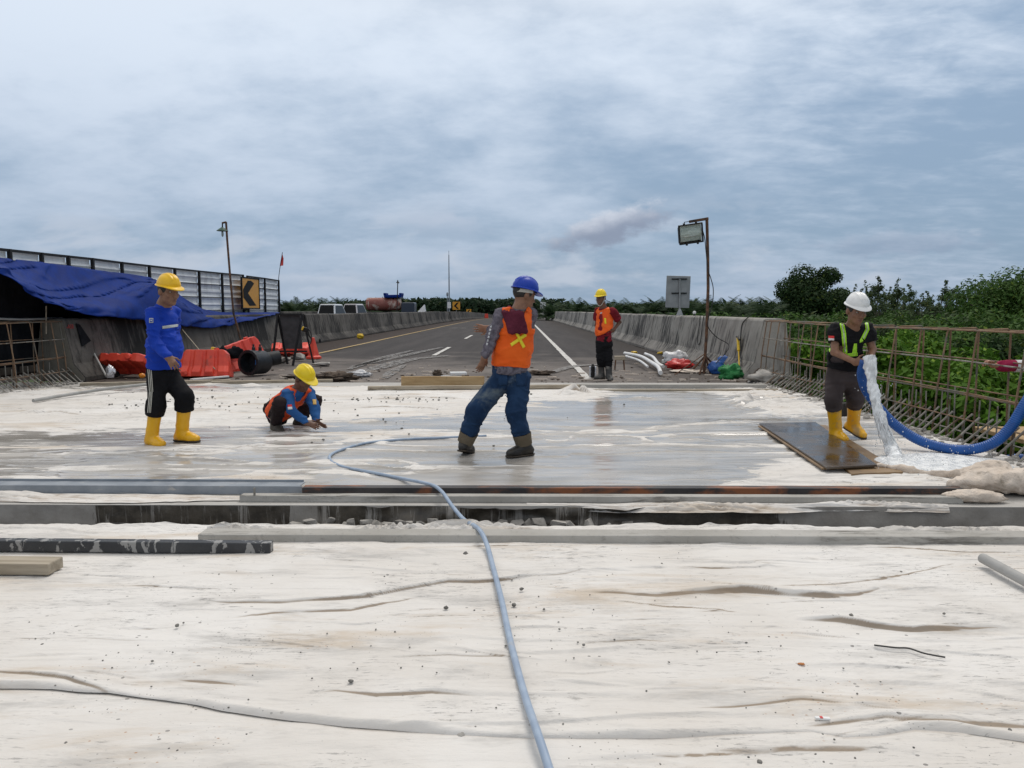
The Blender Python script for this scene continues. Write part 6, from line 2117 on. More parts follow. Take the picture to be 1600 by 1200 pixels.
obj('load_rim', ends, m_tarp, root, bev=.06)
obj('cab', MB().box((xb + .9, D, 1.55), (1.5, 2.1, 1.3)), pm('dark_cab', (.02, .03, .05), (.03, .04, .06), rough=.3, bump=0), root, bev=.12)
D = 97
p = at(659, 477, D)
b = MB().add([(p.x - .9, D - .8, .6), (p.x + .55, D - .8, .6), (p.x + .55, D + .8, .6), (p.x - .9, D + .8, .6), (p.x + .35, D - .2, p.z + .1), (p.x + .4, D + .2, p.z + .1)], [(0, 1, 4), (1, 2, 5, 4), (2, 3, 5), (3, 0, 4, 5), (3, 2, 1, 0)])
tag(obj('pale_tarp_heap', b, m_cloud, bev=.05), 'pale pointed tarp heap on the other carriageway right of the truck', 'tarp heap')
# barriers and vehicle at the crest
for px_, D, lab, mm in ((738.5, 150, 'distant orange plastic barrier at the road crest, left of the two', pm('orange_plastic', (.55, .16, .03), (.62, .22, .05), bump=0)), (742.5, 156, 'distant red plastic barrier at the road crest, right of the two', m_redpl), (760, 172, 'tiny red plastic barrier behind the arm at the road crest', m_redpl)):
    p = at(px_, 496, D)
    r_ = water_barrier('water_barrier', lab, (p.x, D, float(elev(D))), (0, 0, rad(10)), .85, 1.0, mm)
    r_['group'] = 'plastic barriers at the road crest'
# ------------------------------------------------------------------ pebbles, scraps
m_peb = pm('cement_crumb', (.12, .115, .105), (.24, .23, .21), s=20, rough=.9, bump=.4)
PB = [(727, 868, 9), (697, 951, 7), (803, 947, 8), (815, 922, 6), (721, 1152, 15), (1187, 1193, 9), (1032, 1197, 8), (858, 1180, 6), (912, 1009, 5), (903, 1004, 3), (1330, 963, 6), (1578, 1142, 5), (1508, 1153, 4), (850, 953, 4), (874, 984, 4), (277, 979, 6), (287, 974, 3), (238, 1034, 4), (790, 1010, 4), (1034, 882, 4), (675, 894, 3), (960, 1000, 3),
      (548, 1066, 8), (800, 907, 3), (1220, 1010, 3), (1275, 1172, 5), (1408, 894, 3), (1120, 1020, 3), (1010, 1080, 3), (660, 1042, 3), (1475, 960, 4), (388, 1094, 3), (270, 1020, 3), (470, 1020, 3), (103, 1163, 5), (440, 1175, 4), (640, 1012, 3)]
r_ = random.Random(8)
for i, (x, y, d_) in enumerate(PB):
    under = y > np.interp(x, [p_[0] for p_ in SEAM], [p_[1] for p_ in SEAM])
    p = gp(x, y, -.01 if under else .015)
    Rr = p.length * d_ / 1180 * .55
    o = lump('pebble', (p.x, p.y, p.z + Rr * .5), (Rr * r_.uniform(.9, 1.3), Rr, Rr * .75), i + 90, m_peb if i != 4 else m_stone, .3, 1.5, nu=9, nv=6, rz=r_.uniform(0, 3))
    tag(o, 'small grey cement pebble lying loose on the near cloth' if i != 4 else 'largest pale pebble lying below the rolled seam', 'pebble', 'pebbles on the near cloth')
b = MB()
rs = np.random.RandomState(77)
for i in range(520):
    if i < 330:
        x, y = rs.uniform(0, 1600), 860 + 335 * rs.rand() ** 1.2
        if vnoise(np.array([[x / 160, y / 60, 0]]))[0] < -.1: continue
        zz_, sz = .013, rs.uniform(.0012, .0045)
    else:
        k_ = rs.randint(0, 4)
        x, y = [(rs.normal(620, 60), rs.normal(623, 2.5)), (rs.normal(350, 90), rs.normal(625, 9)), (rs.normal(660, 160), rs.normal(650, 20)), (rs.normal(240, 50), rs.normal(630, 6))][k_]
        zz_, sz = .025, rs.uniform(.006, .018)
    p = gp(x, y, zz_)
    b.ell(p, (sz * rs.uniform(.8, 1.6), sz, sz * .7), Matrix.Rotation(rs.uniform(0, 6), 3, 'Z'), 5, 4)
tag(obj('cement_crumbs', b, m_peb, kind='stuff'), 'scattered dark cement crumbs on the cloth sheets', 'crumbs')
b = MB()
for i in range(300):
    x, y = rs.uniform(130, 1190), 598 - abs(rs.normal(0, 9))
    p = gp(x, max(y, 560), .0)
    sz = rs.uniform(.008, .030)
    b.ell(p, (sz * rs.uniform(.8, 2.2), sz, sz * .5), Matrix.Rotation(rs.uniform(0, 6), 3, 'Z'), 6, 4)
tag(obj('road_debris', b, m_brown, kind='stuff'), 'brown bits of wood and dirt littering the road end', 'debris')
b = MB()
for i in range(110):
    x, y = rs.uniform(430, 1190), 596 - abs(rs.normal(0, 14))
    p = gp(x, max(y, 545), .012)
    b.box((p.x, p.y, .014), (rs.uniform(.03, .30), rs.uniform(.01, .04), .02), rs.uniform(-.9, .9))
tag(obj('road_scraps', b, m_bundle, kind='stuff'), 'pale scraps of paper and wood littering the road end', 'scraps')
p = gp(1285, 1124, .016)
root = thing('paper_packet', 'flattened white and red packet on the near cloth', 'packet', p)
obj('sleeve', MB().box(p + Vector((0, 0, .004)), (.046, .012, .006), -.1), m_whitepl, root)
obj('stripe', MB().box(p + Vector((-.004, 0, .0075)), (.009, .0125, .002), -.1), m_redbag, root)
p = gp(1252, 1037, .016); lump('dry_leaf', (p.x, p.y, p.z), (.016, .008, .003), 201, pm('orange_leaf', (.40, .15, .04), (.5, .2, .06)), .3, nu=9, nv=6, label='small orange dry leaf on the near cloth', cat='leaf')

# =================================================================== PEOPLE
m_skin = pm('tanned_skin', (.20, .100, .060), (.27, .140, .085), s=14, rough=.5, bump=.05, bs=80, spec=.4)
m_skin_d = pm('dark_tanned_skin', (.110, .052, .033), (.16, .078, .048), s=14, rough=.5, bump=.05, bs=80, spec=.4)
m_skin_l = pm('lighter_skin', (.36, .17, .105), (.44, .22, .14), s=14, rough=.5, bump=.05, bs=80, spec=.4)
m_hair = pm('black_hair', (.010, .009, .008), (.02, .018, .016), s=30, rough=.5, bump=.5, bs=120)
m_eye = pm('eye', (.30, .28, .26), (.36, .33, .30), rough=.2, bump=0)
m_pupil = pm('pupil', (.010, .007, .006), (.012, .009, .008), rough=.2, bump=0)
m_lip = pm('lip', (.15, .055, .045), (.18, .07, .055), rough=.5, bump=0)


def fabric(name, c, c2, rough=.85, c3=None, s3=4, lo3=.55, hi3=.7, s=5, sheen=0, bump=.35):
    return pm(name, c, c2, s=s, rough=rough, spec=.2, bump=bump, bs=34, bd=.012, c3=c3, s3=s3, lo3=lo3, hi3=hi3, sheen=sheen)


m_hat_y = pm('yellow_helmet_plastic', (.80, .46, .004), (.84, .50, .008), s=4, rough=.32, bump=0, c3=(.66, .40, .03), s3=5, lo3=.62, hi3=.75)
m_hat_y2 = pm('lemon_helmet_plastic', (.82, .60, .004), (.86, .64, .008), s=4, rough=.32, bump=0)
m_hat_b = pm('blue_helmet_plastic', (.006, .040, .36), (.008, .050, .40), s=4, rough=.36, bump=0, spec=.3, c3=(.03, .085, .34), s3=6, lo3=.6, hi3=.75)
m_hat_w = pm('white_helmet_plastic', (.76, .76, .75), (.82, .82, .81), s=4, rough=.30, bump=0, c3=(.50, .48, .45), s3=9, lo3=.66, hi3=.74)
m_boot_y = pm('yellow_rubber', (.74, .38, .006), (.80, .43, .012), s=4, rough=.35, bump=.05, c3=(.46, .31, .12), s3=7, lo3=.56, hi3=.72)
m_sole = pm('dark_sole', (.035, .026, .018), (.06, .045, .03), rough=.8)
m_strap = pm('grey_strap', (.46, .43, .37), (.55, .52, .46), rough=.8, bump=.1)


def nrm(v):
    return Vector(v).normalized()


def frame_of(f, up=(0, 0, 1)):
    f = nrm(f)
    r = f.cross(Vector(up)).normalized()
    return f, r, r.cross(f)


def sdf_part(name, fn, pts, pad, h, mat, parent, relax=1, wr=0.0, wf=(9, 9, 16), seed=0, sharp=.8, **kw):
    P = np.array([tuple(p) for p in pts])
    S = SDF(P.min(0) - pad, P.max(0) + pad, h)
    fn(S)
    V, F = S.mesh(name, relax=relax)
    if wr:
        N = vnormals(V, F)
        q = V * np.array(wf) + seed * 5.3
        n = vnoise(q) + .5 * vnoise(q * 2.1 + 3)
        rd = 1 - np.abs(vnoise(q * np.array([.7, .7, 1.2]) + 17 + .5 * n[:, None]))
        V = V + N * (wr * (.7 * n + sharp * (sstep(rd, .55, 1) * 1.6 - .8)))[:, None]
    o = obj(name, npmesh(name, V, F), mat, parent, **kw)
    o['_n'] = 0
    del o['_n']
    return o, (V, F)


def tree_of(*vf):
    Vs, Fs, b = [], [], 0
    for V, F in vf:
        Vs += [tuple(v) for v in V]
        Fs += [tuple(int(i) + b for i in f) for f in F]
        b = len(Vs)
    return BVHTree.FromPolygons(Vs, Fs)


def patch(name, bvh, quad, nu, nv, mat, parent, off=.004, thick=.003, **kw):
    """a strip of tape or cloth laid on a garment: picture quad (4 corners) dropped along the line of sight on to the garment"""
    q = [Vector((x, y, 0)) for x, y in quad]
    vs, ok = [], []
    O = Vector((0, 0, CAM_H))
    for i in range(nu):
        for j in range(nv):
            a, b = i / (nu - 1), j / (nv - 1)
            p = q[0].lerp(q[1], a).lerp(q[3].lerp(q[2], a), b)
            d = Vector(ray(p.x, p.y)).normalized()
            hit, n, _, _ = bvh.ray_cast(O, d)
            ok.append(hit is not None)
            vs.append((hit - d * off) if hit is not None else Vector((0, 0, 0)))
    fs = []
    for i in range(nu - 1):
        for j in range(nv - 1):
            f = (i * nv + j, (i + 1) * nv + j, (i + 1) * nv + j + 1, i * nv + j + 1)
            if all(ok[k] for k in f) and max((vs[f[k]] - vs[f[(k + 1) % 4]]).length for k in range(4)) < .12:
                fs.append(f)
    used = sorted({k for f in fs for k in f})
    mp = {k: i for i, k in enumerate(used)}
    if not fs:
        return None
    par = {}
    def root_(k):
        while par.setdefault(k, k) != k:
            k = par[k]
        return k
    for f in fs:
        for k in f[1:]:
            par[root_(k)] = root_(f[0])
    cnt = {}
    for f in fs:
        cnt[root_(f[0])] = cnt.get(root_(f[0]), 0) + 1
    best = max(cnt, key=cnt.get)
    fs = [f for f in fs if root_(f[0]) == best]
    used = sorted({k for f in fs for k in f})
    mp = {k: i for i, k in enumerate(used)}
    b = MB().add([vs[k] for k in used], [tuple(mp[k] for k in f) for f in fs])
    o = obj(name, b, mat, parent, smooth=True, **kw)
    s = o.modifiers.new('thick', 'SOLIDIFY')
    s.thickness, s.offset = thick, 0
    return o


def hand(S, w, tip, thumb, size=1.0, curl=.35):
    w = Vector(w)
    d = nrm(Vector(tip) - w)
    s = Vector(thumb) - d * d.dot(Vector(thumb))
    s.normalize()
    n = s.cross(d)
    z = size
    S.cone(w - d * .01, w + d * .085 * z, .019 * z, .0165 * z, .012, s, 2.0)
    for i, L in enumerate((.072, .080, .074, .056)):
        b = w + d * (.088 - .004 * abs(i - 1.3)) * z + s * (.031 - .0205 * i) * z
        sp = s * (.10 - .065 * i)
        d1 = (d * math.cos(curl) + n * math.sin(curl) + sp).normalized()
        d2 = (d * math.cos(curl * 2.3) + n * math.sin(curl * 2.3) + sp).normalized()
        m = b + d1 * L * .55 * z
        S.cone(b - d * .012, m, .0098 * z, .0090 * z, .004)
        S.cone(m, m + d2 * L * .45 * z, .0090 * z, .0075 * z, .003)
    tb = w + d * .028 * z + s * .026 * z
    t1 = (d * .62 + s * .72 + n * .30).normalized()
    t2 = (d * .85 + s * .38 + n * .40).normalized()
    S.cone(tb - t1 * .02, tb + t1 * .042 * z, .013 * z, .011 * z, .010)
    S.cone(tb + t1 * .042 * z, tb + (t1 * .042 + t2 * .034) * z, .0108 * z, .0085 * z, .003)


def helmet(parent, hc, f, r, u, mat, label=None, band=False, long_back=0.0, tilt=0.0, vis=.045):
    c = hc + u * .046
    na, nb = 60, 16
    vs = []
    def pt(a, ph, grow=0.0, drop=0.0):
        x, y, z = math.cos(a) * math.cos(ph), math.sin(a) * math.cos(ph), math.sin(ph)
        X, Y, Z = x * (.126 + grow), y * (.104 + grow), z * (.112 + grow)
        side = abs(Y)
        rd = 0.0
        if Z > .02:
            for y0 in (0, .034, -.034):
                rd = max(rd, .0085 * math.exp(-((Y - y0) / .011) ** 4))
            if abs(X) > .10: rd *= .3
        k = 1 + rd / .13
        return X * k, Y * k, Z * k - drop
    rows = []
    for i in range(nb + 1):
        ph = rad(90) * (1 - i / nb)
        rows.append([pt(2 * math.pi * k / na, ph) for k in range(na)])
    for g, dr, e in ((.010, .004, 1.0), (.014, .012, 1.0), (.006, .016, .96), (-.006, .010, .2)):
        row = []
        for k in range(na):
            a = 2 * math.pi * k / na
            fr = max(0, math.cos(a)) ** 3
            gg = g + (vis * fr * e if g > 0 else vis * fr * .1)
            x, y, z = pt(a, 0, gg, dr + .018 * fr * (e if g > 0 else .2))
            row.append((x, y, z))
        rows.append(row)
    for i in range(1, 7):
        ph = rad(82) * i / 6
        rows.append([tuple(q * .95 for q in pt(2 * math.pi * k / na, ph)) for k in range(na)])
    for row in rows:
        for x, y, z in row:
            vs.append(c + f * x + r * y + u * z)
    n = len(rows)
    fs = [(i * na + k, (i + 1) * na + k, (i + 1) * na + (k + 1) % na, i * na + (k + 1) % na) for i in range(n - 1) for k in range(na)]
    o = obj('helmet', MB().add(vs, fs), mat, parent, smooth=2)
    if band:
        b = MB()
        pts = []
        for k in range(25):
            a = rad(70) + rad(220) * k / 24
            pts.append(c + f * math.cos(a) * .112 + r * math.sin(a) * .092 + u * (-.026 - .012 * math.cos(a - math.pi)))
        vs = [p + u * .015 for p in pts] + [p - u * .015 for p in pts]
        b.add(vs, [(i, i + 1, 26 + i, 25 + i) for i in range(24)])
        q = obj('head_band', b, m_strap, o)
        q.modifiers.new('t', 'SOLIDIFY').thickness = .006
    return o


def strap_chin(parent, hc, f, r, u, mat, low=.148):
    pts = spline([hc + r * .088 + u * .05 + f * .01, hc + r * .080 - u * .03 + f * .03, hc + r * .05 - u * (low - .035) + f * .06, hc - u * low + f * .065, hc - r * .05 - u * (low - .035) + f * .06, hc - r * .080 - u * .03 + f * .03, hc - r * .088 + u * .05 + f * .01], 5)
    obj('chin_strap', MB().tube(pts, .007, 6), mat, parent, smooth=True)


def boot(parent, an, toe_dir, top, mat, rs_=(.056, .066), up=None, name='boot', L=.15, wr=.0, sole=True, h=.008, cut_top=True):
    """rubber boot: shaft from the ankle up to 'top', foot along toe_dir; the ankle sits .085 above the sole"""
    f = nrm(toe_dir)
    u = (Vector((0, 0, 1)) - f * f.z).normalized()
    an, top = Vector(an), Vector(top)
    sd_ = f.cross(u)
    heel, ball, toe = an - f * .045 - u * .045, an + f * (L - .06) - u * .048, an + f * L - u * .052
    ax_ = (top - an).normalized()

    def fn(S):
        S.cone(an - u * .02, an + (top - an) * .25, rs_[0], rs_[0], .02)
        S.cone(an + (top - an) * .25, top + ax_ * .08, rs_[0], rs_[1], .02)
        S.cone(heel, ball, .046, .043, .03, sd_, 1.05)
        S.cone(ball, toe, .043, .036, .03, sd_, 1.22)
        S.cone(an, ball, .050, .036, .04)
        S.cut(an - u * .083, -u)
        S.cut(top, ax_)
    o, vf = sdf_part(name, fn, [an, top, toe, heel], .13, h, mat, parent, 1, wr, (10, 10, 14), 3)
    if sole:
        def fs(S):
            S.cone(heel - u * .02, ball - u * .02, .052, .049, .02, sd_, 1.05)
            S.cone(ball - u * .02, toe - u * .018, .049, .040, .02, sd_, 1.22)
            S.cut(an - u * .087, -u)
            S.cut(an - u * .071, u)
        sdf_part('sole', fs, [heel, toe, ball], .1, h * .75, m_sole, o, 0)
    return o, vf


class Person:
    def __init__(s, label, J, fw, look, h=.008, skin=None, group='workers on the slab', hs=1.0, thin=1.0):
        s.J = {k: Vector(v) for k, v in J.items()}
        J = s.J
        s.h = h
        s.fw, s.rt, s.up = frame_of(fw)
        s.lat = nrm(J['shB'] - J['shA'])
        s.skin = skin or m_skin
        s.t = thin
        base = (J['anA'] + J['anB']) / 2
        s.root = thing('person', label, 'person', (base.x, base.y, 0), group=group)
        s.hf, s.hr, s.hu = frame_of(look)
        s.hs = hs
        s.body()

    def headp(s, S, z=1.0):
        c, f, r, u = s.J['head'], s.hf, s.hr, s.hu
        z = s.hs
        R = (tuple(r), tuple(f), tuple(u))
        P = lambda a, b, d: c + (r * a + f * b + u * d) * z
        S.ell(P(0, -.012, .030), (.076 * z, .096 * z, .090 * z), R, .02)
        S.ell(P(0, .028, -.045), (.060 * z, .068 * z, .080 * z), R, .03)
        S.ell(P(0, .066, -.104), (.030 * z, .026 * z, .022 * z), R, .03)
        S.cone(P(-.030, .083, .026), P(.030, .083, .026), .013 * z, .013 * z, .02)
        S.cone(P(0, .090, .008), P(0, .110, -.034), .0085 * z, .013 * z, .010)
        for e in (-1, 1):
            S.ell(P(e * .032, .094, .004), (.015 * z, .012 * z, .011 * z), R, .0, True)
            S.ell(P(e * .042, .066, -.028), (.024 * z, .022 * z, .022 * z), R, .02)
            S.ell(P(e * .078, -.012, -.012), (.012 * z, .024 * z, .033 * z), R, .008)
            S.ell(P(e * .015, .108, -.038), (.009 * z, .009 * z, .008 * z), R, .006)
        S.cone(P(-.020, .090, -.068), P(.020, .090, -.068), .0075 * z, .0075 * z, .006)
        S.cone(P(-.018, .088, -.081), P(.018, .088, -.081), .0085 * z, .0085 * z, .006)

    def body(s):
        J, t = s.J, s.t
        def fn(S):
            s.headp(S)
            S.cone(J['neck'] - s.up * .02, J['head'] - s.hu * .05 - s.hf * .02, .060 * t, .055, .03)
            S.cone(J['pel'], J['chest'], .085, .090, .05, s.lat, 1.25)
            S.cone(J['shA'], J['shB'], .042, .042, .05)
            S.cone(J['chest'], J['neck'], .075, .05, .05)
            for k in 'AB':
                S.cone(J['sh' + k], J['el' + k], .044 * t, .037 * t, .03)
                S.cone(J['el' + k], J['wr' + k], .038 * t, .026 * t, .02)
                S.cone(J['hip' + k], J['kn' + k], .065, .048, .04)
                S.cone(J['kn' + k], J['an' + k], .046, .034, .03)
                hand(S, J['wr' + k], J['tip' + k], J['th' + k], 1.0, J.get('curl' + k, Vector((.35, 0, 0))).x)
        pts = [J[k] for k in J if not k.startswith(('th', 'curl'))]
        s.bodyo, s.bodyvf = sdf_part('body', fn, pts, .16, s.h, s.skin, s.root, 1)
        c, f, r, u, z = J['head'], s.hf, s.hr, s.hu, s.hs
        P = lambda a, b, d: c + (r * a + f * b + u * d) * z
        Rm = Matrix((r, f, u)).transposed()
        for e in (-1, 1):
            obj('eye', MB().ell(P(e * .032, .080, .004), (.0135 * z, .009 * z, .0075 * z), Rm, 10, 7), m_eye, s.root, smooth=True)
            obj('pupil', MB().ell(P(e * .032, .087, .004), (.0058 * z, .0035 * z, .0058 * z), Rm, 8, 6), m_pupil, s.root, smooth=True)
            obj('eyebrow', MB().tube([P(e * .016, .096, .021), P(e * .034, .094, .027), P(e * .050, .080, .022)], .0045 * z, 5), m_hair, s.root)
        obj('lips', MB().tube([P(-.022, .090, -.075), P(0, .099, -.073), P(.022, .090, -.075)], [.004 * z, .0065 * z, .004 * z], 6), m_lip, s.root, smooth=True)

        def hair(S):
            S.ell(P(0, -.014, .030), (.081 * z, .101 * z, .095 * z), (tuple(r), tuple(f), tuple(u)), 0)
            S.cut(P(0, .045, 0), f + u * -.15)
            S.cut(P(0, 0, -.045), -u)
        sdf_part('hair', hair, [P(0, 0, 0)], .15, s.h, m_hair, s.root, 1)

    def torso(s, S, g, rs_, sc=1.35, hem=None, k=.05, yoke=.058):
        J = s.J
        rh, rw, rc = rs_
        hem = hem or J['pel']
        wa = J.get('waist', (J['pel'] + J['chest']) / 2)
        S.cone(hem, wa, rh + g, rw + g, k, s.lat, sc)
        S.cone(wa, J['chest'], rw + g, rc + g, k, s.lat, sc)
        S.cone(J['shA'] - s.up * .01, J['shB'] - s.up * .01, yoke + g, yoke + g, k)
        S.cone(J['chest'], J['neck'] - s.up * .01, rc * .80 + g, .060 + g, .06)

    def shirt(s, mat, rs_, hem, hem_n, sleeve=1.0, ra=(.062, .052, .042), wr=.010, sc=1.35, name='shirt', arms='AB', g=0.0, neck_cut=.035, seed=1, k=.02):
        J = s.J
        def fn(S):
            s.torso(S, g, rs_, sc, hem - Vector(hem_n) * -.12)
            S.cut(hem, hem_n)
            S.cut(J['neck'] + s.up * neck_cut, s.up + s.hf * -.0, .11, J['neck'] + s.up * .10)
            for q in arms:
                a, e, w = J['sh' + q], J['el' + q], J['wr' + q]
                if sleeve >= 1:
                    S.cone(a, e, ra[0], ra[1], k)
                    S.cone(e, e.lerp(w, .93 if sleeve == 1.6 else sleeve - 1), ra[1], ra[2], .02)
                else:
                    S.cone(a, a.lerp(e, sleeve + .2), ra[0], ra[0] * 1.05, k)
                    c_ = a.lerp(e, sleeve)
                    S.cut(c_, e - a, .10, c_ + (e - a).normalized() * .09)
        pts = [hem, J['neck'], J['shA'], J['shB'], J['elA'], J['elB'], J['wrA'], J['wrB'], J['chest']]
        o, vf = sdf_part(name, fn, pts, .24, s.h * 1.1, mat, s.root, 1, wr, (8, 8, 13), seed)
        return o, vf

    def trousers(s, mat, rt=(.095, .078), rc=(.075, .070), hip=.120, cut=.86, wr=.012, sc=1.30, seed=2, name='trousers', wf=(8, 8, 17), bloused=0.0, top=.10):
        J = s.J
        def fn(S):
            pc = (J['hipA'] + J['hipB']) / 2
            S.cone(pc, J['pel'] + (J['pel'] - pc).normalized() * top if (J['pel'] - pc).length > .01 else J['pel'] + s.up * top, hip, hip * .96, .04, s.lat, sc)
            for q in 'AB':
                a, k_, n_ = J['hip' + q], J['kn' + q], J['an' + q]
                S.cone(a, k_, rt[0], rt[1], .035)
                e = k_.lerp(n_, cut)
                S.cone(k_, e, rc[0], rc[1], .03)
                if bloused:
                    S.cone(k_.lerp(n_, cut * .72), k_.lerp(n_, cut * .9), rc[1] + bloused, rc[1] + bloused * .8, .03)
                S.cut(k_.lerp(n_, cut + .02), n_ - k_, .12, k_.lerp(n_, cut + .02) + (n_ - k_).normalized() * .10)
        pts = [J[q + k] for q in ('hip', 'kn', 'an') for k in 'AB'] + [J['pel']]
        return sdf_part(name, fn, pts, .22, s.h * 1.1, mat, s.root, 1, wr, wf, seed)

    def vest(s, mat, rs_, hem, hem_n, sc=1.35, g=.014, hole=.075, wr=.006, neck=.085, front_open=None, name='vest', seed=4):
        J = s.J
        def fn(S):
            s.torso(S, g, rs_, sc, hem - Vector(hem_n) * -.12, .05, .058)
            S.cut(hem, hem_n)
            for q in 'AB':
                a, e = J['sh' + q], J['el' + q]
                o_ = (a - J['sh' + ('B' if q == 'A' else 'A')]).normalized()
                S.cut(a - o_ * .004, o_, .12, a + o_ * .06 + s.up * .0)
            S.cone(J['neck'] - s.up * .02, J['neck'] + s.up * .2, neck, neck, 0, None, 1, True)
            if front_open:
                front_open(S)
        pts = [hem, J['neck'], J['shA'], J['shB'], J['chest']]
        return sdf_part(name, fn, pts, .24, s.h * 1.1, mat, s.root, 1, wr, (8, 8, 13), seed)


# ---------------------------------------------------------------- man in blue (left)
Y = 7.47
J1 = dict(head=at(263, 455, Y - .04), neck=at(256, 475, Y), chest=at(254, 502, Y), waist=at(257, 542, Y - .03), pel=at(254, 572, Y),
          shA=at(239, 489, Y - .14), shB=at(271, 487, Y + .14), elA=at(240, 531, Y - .22), elB=at(272, 528, Y + .26), wrA=at(262, 557, Y - .30), wrB=at(272, 560, Y + .22), tipA=at(278, 578, Y - .33), tipB=at(274, 580, Y + .18),
          thA=(.67, .49, .42), thB=(.8, -.5, .3), curlA=(.55, 0, 0), hipA=at(247, 584, Y - .08), hipB=at(262, 584, Y + .08), knA=at(244, 632, Y - .10), knB=at(289, 621, Y - .02), anA=at(237, 683, Y - .04), anB=at(284, 676, Y + .10))
p1 = Person('man in blue long sleeved shirt, yellow helmet and yellow boots walking on the left', J1, (.8, -.6, 0), (.86, -.50, -.16), h=.0085, hs=1.06, thin=1.08)
m_bshirt = fabric('royal_blue_shirt', (.004, .036, .34), (.008, .050, .42), rough=.7)
hem = at(254, 576, Y)
sh, shvf = p1.shirt(m_bshirt, (.140, .150, .125), hem, (.05, 0, -1), 1.6, (.070, .058, .046), .010, 1.22, neck_cut=.022)
m_blackt = fabric('black_tracksuit', (.004, .004, .005), (.008, .008, .010))
tr, trvf = p1.trousers(m_blackt, (.104, .086), (.088, .084), .128, .30, .007, 1.2, bloused=.006, wf=(6, 6, 9))
tp = lambda P, k, f: P.J['kn' + k].lerp(P.J['an' + k], f)
boot(p1.root, J1['anA'], (.80, -.50, 0), tp(p1, 'A', .18), m_boot_y, (.058, .070), L=.165)
boot(p1.root, J1['anB'], (.95, -.28, 0), tp(p1, 'B', .16), m_boot_y, (.060, .076), L=.175)
helmet(p1.root, p1.J['head'] + p1.hu * .015, p1.hf, p1.hr, p1.hu, m_hat_y)
bv = tree_of(shvf)
m_refl = pm('silver_tape', (.42, .44, .42), (.52, .54, .52), rough=.4, bump=0)
patch('reflective_band', bv, [(253.5, 509.5), (281.5, 506), (281.5, 510), (253.5, 514)], 18, 4, m_refl, p1.root)
patch('reflective_band', bv, [(226, 509.5), (229.5, 510), (229.5, 513.5), (226, 513)], 5, 4, m_refl, p1.root)
o = patch('sleeve_badge', bv, [(233, 497), (239.5, 497), (239.5, 504.5), (233, 504.5)], 6, 6, m_refl, p1.root)
patch('badge_mark', bv, [(234.2, 498.3), (238.3, 498.3), (238.3, 503.2), (234.2, 503.2)], 5, 5, m_bshirt, p1.root, .0075)
patch('badge_center', bv, [(235.2, 499.5), (237.3, 499.5), (237.3, 502), (235.2, 502)], 4, 4, m_refl, p1.root, .011)
bt = tree_of(trvf)
m_stripe = pm('white_stripe', (.50, .48, .42), (.58, .56, .50), rough=.8, bump=0)
for dx in (0, 2.6, 5.0):
    patch('side_stripe', bt, [(230.6 + dx, 577), (231.6 + dx, 577), (234.3 + dx, 612), (233.2 + dx, 612)], 3, 14, m_stripe, p1.root)
    patch('side_stripe', bt, [(233.2 + dx * .8, 612), (234.2 + dx * .8, 612), (231.2 + dx * .9, 645), (230.2 + dx * .9, 645)], 3, 14, m_stripe, p1.root)

# ---------------------------------------------------------------- man in the orange vest, seen from the back
Y = 6.88
J3 = dict(head=at(819, 461, Y + .03), neck=at(811, 484, Y), chest=at(807, 510, Y), waist=at(801, 546, Y), pel=at(797, 578, Y + .02), shA=at(783, 491, Y), shB=at(829, 492, Y + .05), elA=at(770, 524, Y - .08), elB=at(822, 535, Y + .26),
          wrA=at(757.5, 557, Y - .10), wrB=at(764, 514, Y + .42), tipA=at(748, 586, Y - .10), tipB=at(736, 512, Y + .46), thA=(.7, .5, .1), thB=(0, .2, -1), curlA=(.30, 0, 0), curlB=(.12, 0, 0),
          hipA=at(784, 592, Y), hipB=at(812, 592, Y + .02), knA=at(744, 645, Y - .03), knB=at(806, 645, Y - .08), anA=at(727, 692, Y + .06), anB=at(820, 697, Y - .06))
p3 = Person('man seen from behind in orange vest with yellow cross, blue helmet and jeans', J3, (.2, .98, 0), (.84, .46, -.22), h=.008, hs=1.02)
m_gshirt = fabric('grey_shirt', (.090, .080, .100), (.17, .155, .185), s=26, c3=(.05, .045, .06), s3=30, lo3=.55, hi3=.7)
rs3 = (.128, .118, .118)
hem = at(797, 590, Y)
sh, shvf = p3.shirt(m_gshirt, rs3, at(797, 584, Y), (-.12, 0, -1), 1.6, (.066, .056, .046), .010, 1.28, neck_cut=.012)
m_vest = fabric('orange_vest', (.78, .105, .008), (.85, .135, .014), rough=.6, sheen=0, c3=(.66, .10, .02), s3=5, lo3=.6, hi3=.75, bump=.15)
ve, vevf = p3.vest(m_vest, rs3, at(798, 573, Y), (-.10, 0, -1), 1.28, .016, neck=.080, wr=.007)
m_jean = fabric('worn_blue_jeans', (.008, .026, .068), (.016, .044, .104), s=6, c3=(.16, .19, .20), s3=2.6, lo3=.52, hi3=.72)
tr, trvf = p3.trousers(m_jean, (.102, .096), (.095, .074), .128, .65, .009, 1.22, bloused=.008, wf=(6, 6, 10))
m_cuff = fabric('brown_turned_cuff', (.115, .092, .062), (.165, .135, .095))
m_bootd = pm('dark_work_boot', (.012, .010, .008), (.028, .023, .017), s=8, rough=.5, bump=.2)
